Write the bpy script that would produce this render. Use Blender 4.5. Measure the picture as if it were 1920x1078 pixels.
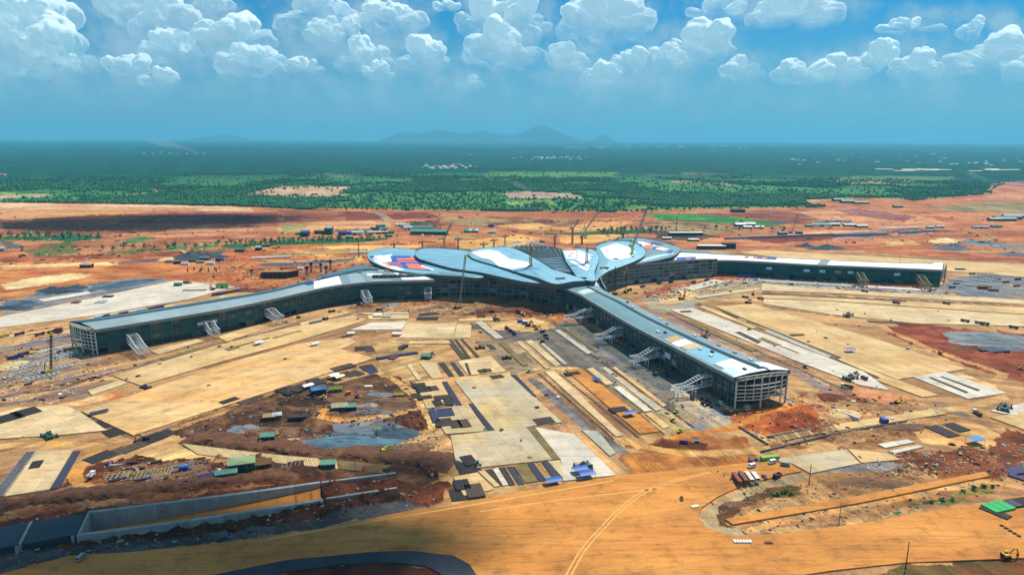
import bpy, bmesh, math, random
import numpy as np
from mathutils import Matrix, Vector
random.seed(7)
for _o in list(bpy.data.objects): bpy.data.objects.remove(_o)
SC = bpy.context.scene
COL = SC.collection

# ---- camera
F = 1280.0; CAMH = 200.0
PITCH = math.radians(12.32); ROLL = math.radians(0.22)
cam_d = bpy.data.cameras.new('camera'); cam = bpy.data.objects.new('camera', cam_d); COL.objects.link(cam)
cam_d.sensor_fit = 'HORIZONTAL'; cam_d.sensor_width = 36.0; cam_d.lens = 36.0 * F / 1920.0
cam_d.clip_start = 1.0; cam_d.clip_end = 120000.0
cam.matrix_world = Matrix.Translation((0,0, CAMH)) @ Matrix.Rotation(math.pi / 2 - PITCH, 4, 'X') @ Matrix.Rotation(ROLL, 4, 'Z')
SC.camera = cam

# ---- sun, sky, exposure
SUN_EL = math.radians(60.0); SUN_AZ = math.radians(38.0)      # azimuth from +Y (ahead) towards +X (right)
SUN_DIR = Vector((math.sin(SUN_AZ) * math.cos(SUN_EL), math.cos(SUN_AZ) * math.cos(SUN_EL), math.sin(SUN_EL)))
sun_d = bpy.data.lights.new('sun', 'SUN'); sun = bpy.data.objects.new('sun', sun_d); COL.objects.link(sun)
sun_d.energy = 5.0; sun_d.angle = math.radians(0.53); sun_d.color = (1.0,0.95,0.86)
sun.rotation_euler = SUN_DIR.to_track_quat('Z', 'Y').to_euler()
SC.view_settings.view_transform = 'Standard'; SC.view_settings.look = 'None'
SC.view_settings.exposure = 0.26; SC.view_settings.gamma = 1.0; SC.view_settings.use_curve_mapping = False
SC.cycles.max_bounces = 5; SC.cycles.diffuse_bounces = 2; SC.cycles.glossy_bounces = 2
SC.cycles.transmission_bounces = 2; SC.cycles.transparent_max_bounces = 6; SC.cycles.volume_bounces = 0
SC.cycles.caustics_reflective = False; SC.cycles.caustics_refractive = False
SC.cycles.sample_clamp_indirect = 6.0

def build_world():
    w = bpy.data.worlds.new('World'); SC.world = w; w.use_nodes = True
    nt = w.node_tree; nt.nodes.clear()
    N = nt.nodes.new; L = nt.links.new
    out = N('ShaderNodeOutputWorld'); bg = N('ShaderNodeBackground'); L(bg.outputs[0], out.inputs[0])
    sky = N('ShaderNodeTexSky'); sky.sky_type = 'NISHITA'; sky.sun_disc = False
    sky.sun_elevation = SUN_EL; sky.sun_rotation = SUN_AZ; sky.altitude = 200; sky.air_density = 1.0
    sky.dust_density = 0.6; sky.ozone_density = 1.6
    tint = N('ShaderNodeMix'); tint.data_type = 'RGBA'; tint.blend_type = 'MULTIPLY'; tint.inputs[0].default_value = 1.0
    L(sky.outputs[0], tint.inputs[6]); tint.inputs[7].default_value = SKY_TINT
    # ---- cloud density as a node group of direction (azimuth, elevation in degrees)
    g = bpy.data.node_groups.new('cloud_density', 'ShaderNodeTree')
    g.interface.new_socket('Vector', in_out='INPUT', socket_type='NodeSocketVector')
    g.interface.new_socket('Value', in_out='OUTPUT', socket_type='NodeSocketFloat')
    g.interface.new_socket('Mass', in_out='OUTPUT', socket_type='NodeSocketFloat')
    GN = g.nodes.new; GL = g.links.new
    gi = GN('NodeGroupInput'); go = GN('NodeGroupOutput')
    def M(op, a, b=None, c=None):
        n = GN('ShaderNodeMath'); n.operation = op
        for i, v in enumerate((a, b, c)):
            if v is None: continue
            if isinstance(v, (int, float)): n.inputs[i].default_value = v
            else: GL(v, n.inputs[i])
        return n.outputs[0]
    # warp
    nz = GN('ShaderNodeTexNoise'); nz.noise_dimensions = '2D'; nz.inputs['Scale'].default_value = 0.16; nz.inputs['Detail'].default_value = 4; nz.inputs['Roughness'].default_value = 0.6
    GL(gi.outputs[0], nz.inputs['Vector'])
    wv = GN('ShaderNodeVectorMath'); wv.operation = 'MULTIPLY_ADD'; GL(nz.outputs['Color'], wv.inputs[0]); wv.inputs[1].default_value = (3.0,2.4,0); GL(gi.outputs[0], wv.inputs[2])
    wo = GN('ShaderNodeVectorMath'); wo.operation = 'SUBTRACT'; GL(wv.outputs[0], wo.inputs[0]); wo.inputs[1].default_value = (1.5,1.2,0)
    P = wo.outputs[0]
    acc = None
    for (px, py, rx, ry, amp) in CLOUDS:
        az = math.degrees(math.atan2(px - 960, F)); el = math.degrees(math.atan2(262 - py, F / math.cos(math.radians(az))))
        k = 57.3 / F * math.cos(math.radians(az))
        s = GN('ShaderNodeVectorMath'); s.operation = 'SUBTRACT'; GL(P, s.inputs[0]); s.inputs[1].default_value = (az, el, 0)
        m = GN('ShaderNodeVectorMath'); m.operation = 'MULTIPLY'; GL(s.outputs[0], m.inputs[0]); m.inputs[1].default_value = (1 / (rx * k),1 / (ry * k),0)
        ln = GN('ShaderNodeVectorMath'); ln.operation = 'LENGTH'; GL(m.outputs[0], ln.inputs[0])
        v = M('MULTIPLY_ADD', ln.outputs['Value'],-amp, amp)
        acc = v if acc is None else M('SMOOTH_MAX', acc, v, 0.25)
    # unseen clouds elsewhere in the sky: scattered noise cumulus, cover added to neutralise ambient light
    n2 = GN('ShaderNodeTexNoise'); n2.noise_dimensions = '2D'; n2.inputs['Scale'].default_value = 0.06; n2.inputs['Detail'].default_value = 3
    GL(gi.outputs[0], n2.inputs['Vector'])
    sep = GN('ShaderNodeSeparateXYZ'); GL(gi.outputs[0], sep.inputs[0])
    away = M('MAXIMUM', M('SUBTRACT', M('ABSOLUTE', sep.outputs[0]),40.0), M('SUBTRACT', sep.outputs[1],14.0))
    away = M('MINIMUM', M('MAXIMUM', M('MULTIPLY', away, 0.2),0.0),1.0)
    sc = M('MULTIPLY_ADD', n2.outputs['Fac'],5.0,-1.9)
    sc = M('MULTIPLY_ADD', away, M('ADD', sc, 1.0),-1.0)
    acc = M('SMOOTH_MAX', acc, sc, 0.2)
    n3 = GN('ShaderNodeTexNoise'); n3.noise_dimensions = '2D'; n3.inputs['Scale'].default_value = 0.34; n3.inputs['Detail'].default_value = 7; n3.inputs['Roughness'].default_value = 0.64; n3.inputs['Lacunarity'].default_value = 2.1
    GL(gi.outputs[0], n3.inputs['Vector'])
    t = M('MULTIPLY_ADD', n3.outputs['Fac'],2.2,-1.05)
    d = M('ADD', acc, t)
    GL(d, go.inputs[0]); GL(acc, go.inputs[1])
    # ---- direction -> degrees
    tc = N('ShaderNodeTexCoord'); sp = N('ShaderNodeSeparateXYZ'); L(tc.outputs['Generated'], sp.inputs[0])
    def W(op, a, b=None, c=None, clamp=False):
        n = N('ShaderNodeMath'); n.operation = op; n.use_clamp = clamp
        for i, v in enumerate((a, b, c)):
            if v is None: continue
            if isinstance(v, (int, float)): n.inputs[i].default_value = v
            else: L(v, n.inputs[i])
        return n.outputs[0]
    az = W('MULTIPLY', W('ARCTAN2', sp.outputs[0], sp.outputs[1]),57.29578)
    el = W('MULTIPLY', W('ARCSINE', sp.outputs[2]),57.29578)
    cv = N('ShaderNodeCombineXYZ'); L(az, cv.inputs[0]); L(el, cv.inputs[1]); cv.inputs[2].default_value = 3.3
    ga = N('ShaderNodeGroup'); ga.node_tree = g; L(cv.outputs[0], ga.inputs[0])
    def ramp(x, lo, hi):
        m = N('ShaderNodeMapRange'); m.interpolation_type = 'SMOOTHSTEP'; L(x, m.inputs[0]); m.inputs[1].default_value = lo; m.inputs[2].default_value = hi
        return m.outputs[0]
    alpha = ramp(ga.outputs[0],-0.2,0.75)
    low = ramp(el, -0.5,6.0)                                   # clouds sink into the hazy air above the horizon
    alpha = W('MULTIPLY', alpha, W('MULTIPLY_ADD', low, 0.72,0.2))
    upw = ramp(el, -1.0,1.0); alpha = W('MULTIPLY', alpha, upw)
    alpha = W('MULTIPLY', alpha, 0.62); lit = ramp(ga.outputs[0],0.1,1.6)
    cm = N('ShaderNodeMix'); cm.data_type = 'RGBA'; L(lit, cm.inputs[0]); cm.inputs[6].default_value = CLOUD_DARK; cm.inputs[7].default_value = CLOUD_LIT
    # thin veil of vapour low over the horizon
    veil = N('ShaderNodeMix'); veil.data_type = 'RGBA'
    vf = W('MULTIPLY', W('SUBTRACT', 1.0, ramp(el, -3.0,12.5)),0.95); L(vf, veil.inputs[0])
    L(tint.outputs[2], veil.inputs[6]); veil.inputs[7].default_value = VEIL
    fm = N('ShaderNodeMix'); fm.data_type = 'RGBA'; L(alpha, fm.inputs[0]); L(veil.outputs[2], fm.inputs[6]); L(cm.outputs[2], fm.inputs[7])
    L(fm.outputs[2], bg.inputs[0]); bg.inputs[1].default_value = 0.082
    w.cycles.sampling_method = 'MANUAL'; w.cycles.sample_map_resolution = 512

SKY_TINT = (0.015,0.55,0.92,1)
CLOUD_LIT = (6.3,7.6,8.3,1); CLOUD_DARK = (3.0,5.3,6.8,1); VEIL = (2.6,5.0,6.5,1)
CLOUDS = [  # photo px centre, radii px, amount
 (40,70,130,80,1.1),(90,120,120,90,.9),(-60,150,150,110,.9),(140,185,150,70,.6),
 (280,25,110,55,1.1),(350,60,90,60,.9),(402,14,46,34,1.0),(425,72,80,52,1.25),(300,110,130,60,.8),(470,120,110,60,.8),(290,165,170,60,.6),
 (590,18,78,62,1.1),(560,90,60,60,.7),(612,70,50,40,1.1),(575,130,44,26,1.0),(660,120,110,60,.8),
 (738,38,78,46,1.25),(715,100,80,56,.9),(800,115,70,50,.85),(790,150,110,60,.7),(710,138,40,26,.9),
 (840,12,40,20,.6),(930,35,80,80,1.0),(940,100,95,52,1.2),(1000,60,44,66,.8),
 (1135,42,105,56,1.25),(1080,110,100,60,.8),(1310,90,90,46,1.2),(1250,125,110,50,.9),(1125,150,60,38,1.0),(1190,120,60,40,.8),(1390,135,50,34,.9),
 (1450,28,150,44,1.2),(1330,14,130,36,.7),
 (1500,132,60,38,1.15),(1560,145,60,34,.8),(1630,122,80,46,.9),(1710,130,80,50,.9),(1705,54,80,22,.8),(1828,62,36,28,1.15),(1850,110,100,44,1.2),(1960,130,100,60,1.1),
 (250,195,420,80,.5),(700,180,420,85,.6),(1150,180,360,80,.6),(1650,185,420,60,.45),(620,165,60,30,.8),(880,165,70,30,.8),(1000,150,60,34,.8),(1235,180,40,24,.8),(130,120,40,22,.9),(230,135,70,34,.8),(380,135,80,34,.7),
]
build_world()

# ---- photograph px -> place on the ground
_cp, _sp, _cr, _sr = math.cos(PITCH), math.sin(PITCH), math.cos(ROLL), math.sin(ROLL)
def ray(px, py):
    x = (px - 960) / F; y = -(py - 539) / F
    x2 = x * _cr - y * _sr; y2 = x * _sr + y * _cr
    return Vector((x2, _cp + y2 * _sp, -_sp + y2 * _cp))
def G(px, py, z=0.0):
    d = ray(px, py); t = (z - CAMH) / d.z
    return Vector((d.x * t, d.y * t, z))
def G2(p, z=0.0):
    v = G(p[0], p[1], z); return (v.x, v.y)
def srgb(r, g, b, k=1.0):
    f = lambda u: (u / 255 / 12.92 if u / 255 <= 0.04045 else ((u / 255 + 0.055) / 1.055) ** 2.4) * k
    return (f(r), f(g), f(b))
KA = 0.70                                    # display value -> albedo under this sun and sky
def alb(r, g, b): return srgb(r, g, b, KA)

# ---- numpy noise
_rs = np.random.RandomState(11); _tab = _rs.rand(512,512)
def vnoise(x, y):
    xi = np.floor(x).astype(np.int64); yi = np.floor(y).astype(np.int64)
    fx = x - xi; fy = y - yi; fx = fx * fx * (3 - 2 * fx); fy = fy * fy * (3 - 2 * fy)
    a = _tab[xi & 511, yi & 511]; b = _tab[(xi + 1) & 511, yi & 511]; c = _tab[xi & 511,(yi + 1) & 511]; d = _tab[(xi + 1) & 511,(yi + 1) & 511]
    return (a * (1 - fx) + b * fx) * (1 - fy) + (c * (1 - fx) + d * fx) * fy
def fbm(x, y, o=4, g=0.5):
    s = 0; a = 1; t = 0
    for i in range(o):
        s = s + a * vnoise(x * 2 ** i + 17.3 * i, y * 2 ** i + 9.1 * i); t += a; a *= g
    return s / t
def inpoly(px, py, poly):
    r = np.zeros(px.shape, bool); n = len(poly)
    for i in range(n):
        x0, y0 = poly[i]; x1, y1 = poly[(i + 1) % n]
        if y0 == y1: continue
        c = ((y0 > py) != (y1 > py)) & (px < (x1 - x0) * (py - y0) / (y1 - y0) + x0)
        r ^= c
    return r
def segdist(px, py, pts):
    d = np.full(px.shape, 1e9)
    for (x0, y0),(x1, y1) in zip(pts, pts[1:]):
        dx, dy = x1 - x0, y1 - y0; L2 = dx * dx + dy * dy + 1e-9
        t = np.clip(((px - x0) * dx + (py - y0) * dy) / L2,0,1)
        d = np.minimum(d, np.hypot(px - x0 - t * dx, py - y0 - t * dy))
    return d

# ---- objects
def props(o, label=None, cat=None, group=None, kind=None):
    if label: o['label'] = label
    if cat: o['category'] = cat
    if group: o['group'] = group
    if kind: o['kind'] = kind
    return o
def empty(name, loc=(0,0,0), rz=0.0, label=None, cat=None, group=None, kind=None, parent=None):
    o = bpy.data.objects.new(name, None); COL.objects.link(o); o.empty_display_size = 1
    o.location = loc; o.rotation_euler = (0,0, rz)
    if parent: o.parent = parent
    return props(o, label, cat, group, kind)
def link_mesh(name, me, parent=None, loc=None, rz=0.0):
    o = bpy.data.objects.new(name, me); COL.objects.link(o)
    if parent: o.parent = parent
    if loc is not None: o.location = loc
    o.rotation_euler = (0,0, rz)
    return o
def copy_tree(o, parent=None):
    c = o.copy(); COL.objects.link(c); c.parent = parent
    for ch in o.children: copy_tree(ch, c)
    return c
class MB:
    """collects shapes into one mesh"""
    def __init__(s): s.v = []; s.f = []; s.m = []; s.cur = 0
    def add(s, vs, fs):
        b = len(s.v); s.v += [tuple(v) for v in vs]
        for f in fs: s.f.append([b + i for i in f]); s.m.append(s.cur)
        return s
    def box(s, x0, y0, z0, x1, y1, z1):
        return s.add([(x0, y0, z0),(x1, y0, z0),(x1, y1, z0),(x0, y1, z0),(x0, y0, z1),(x1, y0, z1),(x1, y1, z1),(x0, y1, z1)],
                     [(3,2,1,0),(4,5,6,7),(0,1,5,4),(1,2,6,5),(2,3,7,6),(3,0,4,7)])
    def cbox(s, c, d): return s.box(c[0] - d[0] / 2, c[1] - d[1] / 2, c[2] - d[2] / 2, c[0] + d[0] / 2, c[1] + d[1] / 2, c[2] + d[2] / 2)
    def bar(s, a, b, w, h=None):
        a = Vector(a); b = Vector(b); h = h or w; d = b - a
        if d.length < 1e-6: return s
        d.normalize(); up = Vector((0,0,1)) if abs(d.z) < 0.95 else Vector((1,0,0))
        r = d.cross(up).normalized() * (w / 2); u = r.cross(d).normalized() * (h / 2)
        vs = [p + i * r + j * u for p in (a, b) for i, j in ((-1,-1),(1,-1),(1,1),(-1,1))]
        return s.add(vs, [(0,1,2,3),(7,6,5,4),(0,4,5,1),(1,5,6,2),(2,6,7,3),(3,7,4,0)])
    def cyl(s, a, b, r0, r1=None, n=10):
        a = Vector(a); b = Vector(b); r1 = r0 if r1 is None else r1; d = (b - a).normalized()
        up = Vector((0,0,1)) if abs(d.z) < 0.95 else Vector((1,0,0)); r = d.cross(up).normalized(); u = r.cross(d).normalized()
        vs = []
        for p, q in ((a, r0),(b, r1)):
            for i in range(n):
                t = 2 * math.pi * i / n; vs.append(p + q * (math.cos(t) * r + math.sin(t) * u))
        fs = [(i, (i + 1) % n, n + (i + 1) % n, n + i) for i in range(n)] + [tuple(range(n - 1,-1,-1)), tuple(range(n, 2 * n))]
        return s.add(vs, fs)
    def prism(s, pts, z0, z1):
        n = len(pts); z0s = z0 if isinstance(z0,(list, tuple)) else [z0] * n; z1s = z1 if isinstance(z1,(list, tuple)) else [z1] * n
        ar = sum(pts[i][0] * pts[(i + 1) % n][1] - pts[(i + 1) % n][0] * pts[i][1] for i in range(n))
        if ar < 0: pts = pts[::-1]; z0s = z0s[::-1]; z1s = z1s[::-1]
        vs = [(p[0], p[1], z) for p, z in zip(pts, z0s)] + [(p[0], p[1], z) for p, z in zip(pts, z1s)]
        return s.add(vs, [tuple(range(n - 1,-1,-1)), tuple(range(n, 2 * n))] + [(i, (i + 1) % n, n + (i + 1) % n, n + i) for i in range(n)])
    def truss(s, a, b, h, w, n, up=(0,0,1)):
        """a flat truss: two chords and zig-zag"""
        a = Vector(a); b = Vector(b); up = Vector(up) * h
        s.bar(a, b, w); s.bar(a + up, b + up, w)
        for i in range(n):
            p = a.lerp(b, i / n); q = a.lerp(b, (i + 1) / n)
            s.bar(p, q + up, w * .7) if i % 2 == 0 else s.bar(p + up, q, w * .7)
        return s
    def mesh(s, name, mats, smooth=False):
        me = bpy.data.meshes.new(name); me.from_pydata(s.v, [], s.f)
        mats = mats if isinstance(mats, (list, tuple)) else [mats]
        for m in mats: me.materials.append(MT(m))
        if len(mats) > 1: me.polygons.foreach_set('material_index', s.m)
        if smooth: me.polygons.foreach_set('use_smooth', [True] * len(me.polygons))
        me.update(); return me
    def build(s, name, mats, parent=None, loc=None, rz=0.0, smooth=False):
        return link_mesh(name, s.mesh(name, mats, smooth), parent, loc, rz)

def resample(pts, n):
    P = [Vector(p) for p in pts]; L = [0.0]
    for a, b in zip(P, P[1:]): L.append(L[-1] + (b - a).length)
    out = []
    for i in range(n):
        s = L[-1] * i / (n - 1); k = 0
        while k < len(L) - 2 and L[k + 1] < s: k += 1
        t = (s - L[k]) / max(1e-6, L[k + 1] - L[k])
        p0 = P[max(0, k - 1)]; p1 = P[k]; p2 = P[k + 1]; p3 = P[min(len(P) - 1, k + 2)]
        out.append(0.5 * ((2 * p1) + (p2 - p0) * t + (2 * p0 - 5 * p1 + 4 * p2 - p3) * t * t + (3 * p1 - p0 - 3 * p2 + p3) * t ** 3))
    return out
def plen(pts): return sum((Vector(b) - Vector(a)).length for a, b in zip(pts, pts[1:]))
def inset(path, d):
    """shift a plan path to its left by d"""
    out = []
    for i, p in enumerate(path):
        a = path[max(0, i - 1)]; b = path[min(len(path) - 1, i + 1)]
        t = (Vector(b) - Vector(a)).to_2d().normalized(); out.append(Vector((p[0] - t.y * d, p[1] + t.x * d)))
    return out

# ---- materials
MATS = {}; SPEC = {}
def MT(k):
    if k in MATS: return MATS[k]
    s = SPEC[k]; MATS[k] = make_mat(k, **s); return MATS[k]
def make_mat(name, col, col2=None, rough=0.7, metal=0.0, ns=0.3, amt=0.5, rnd=0.12, bump=0.0, bs=2.0, alpha=1.0, det=5, stretch=None, spec=0.3, st=0.0):
    m = bpy.data.materials.new(name); m.use_nodes = True; nt = m.node_tree; N = nt.nodes.new; L = nt.links.new
    b = nt.nodes['Principled BSDF']; b.inputs['Roughness'].default_value = rough; b.inputs['Metallic'].default_value = metal
    b.inputs['Specular IOR Level'].default_value = spec
    geo = N('ShaderNodeNewGeometry'); vec = geo.outputs['Position']
    if stretch:
        mp = N('ShaderNodeMapping'); L(vec, mp.inputs[0]); mp.inputs['Rotation'].default_value = (0,0, stretch[0]); mp.inputs['Scale'].default_value = (stretch[1], stretch[2],1); vec = mp.outputs[0]
    nz = N('ShaderNodeTexNoise'); nz.inputs['Scale'].default_value = ns; nz.inputs['Detail'].default_value = det; nz.inputs['Roughness'].default_value = 0.65; L(vec, nz.inputs['Vector'])
    cr = N('ShaderNodeValToRGB'); cr.color_ramp.elements[0].position = 0.5 - 0.32 * 0.6; cr.color_ramp.elements[1].position = 0.5 + 0.32 * 0.6
    c2 = col2 if col2 else tuple(c * (1 - amt * 0.5) for c in col)
    cr.color_ramp.elements[0].color = (*c2,1); cr.color_ramp.elements[1].color = (*col, 1)
    L(nz.outputs['Fac'], cr.inputs[0])
    base = cr.outputs[0]
    if st:
        for sc, lo, hi, k, sx in ((.11,.52,.72,.30, None),(.5,.56,.7,.16, None),(1.0,.5,.68,.22,(.25,.03,.55)),(.02,.45,.65,.2, None)):
            v2 = geo.outputs['Position']
            if sx: mq = N('ShaderNodeMapping'); L(v2, mq.inputs[0]); mq.inputs['Rotation'].default_value = (0,0, sx[0]); mq.inputs['Scale'].default_value = (sx[1], sx[2],1); v2 = mq.outputs[0]
            q = N('ShaderNodeTexNoise'); q.inputs['Scale'].default_value = sc; q.inputs['Detail'].default_value = 4; q.inputs['Roughness'].default_value = .6; L(v2, q.inputs['Vector'])
            r = N('ShaderNodeMapRange'); L(q.outputs['Fac'], r.inputs[0]); r.inputs[1].default_value = lo; r.inputs[2].default_value = hi; r.inputs[3].default_value = 1.0; r.inputs[4].default_value = 1 - k * st
            mm = N('ShaderNodeMix'); mm.data_type = 'RGBA'; mm.blend_type = 'MULTIPLY'; mm.inputs[0].default_value = 1; L(base, mm.inputs[6]); L(r.outputs[0], mm.inputs[7]); base = mm.outputs[2]
    oi = N('ShaderNodeObjectInfo'); mr = N('ShaderNodeMapRange'); L(oi.outputs['Random'], mr.inputs[0]); mr.inputs[3].default_value = 1 - rnd; mr.inputs[4].default_value = 1 + rnd
    mx = N('ShaderNodeMix'); mx.data_type = 'RGBA'; mx.blend_type = 'MULTIPLY'; mx.inputs[0].default_value = 1
    L(base, mx.inputs[6]); L(mr.outputs[0], mx.inputs[7]); L(mx.outputs[2], b.inputs['Base Color'])
    if alpha < 1: b.inputs['Alpha'].default_value = alpha
    if bump:
        n2 = N('ShaderNodeTexNoise'); n2.inputs['Scale'].default_value = bs; n2.inputs['Detail'].default_value = 6; L(geo.outputs['Position'], n2.inputs['Vector'])
        bp = N('ShaderNodeBump'); bp.inputs['Strength'].default_value = bump; bp.inputs['Distance'].default_value = 0.5; L(n2.outputs['Fac'], bp.inputs['Height']); L(bp.outputs[0], b.inputs['Normal'])
    return m
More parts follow.
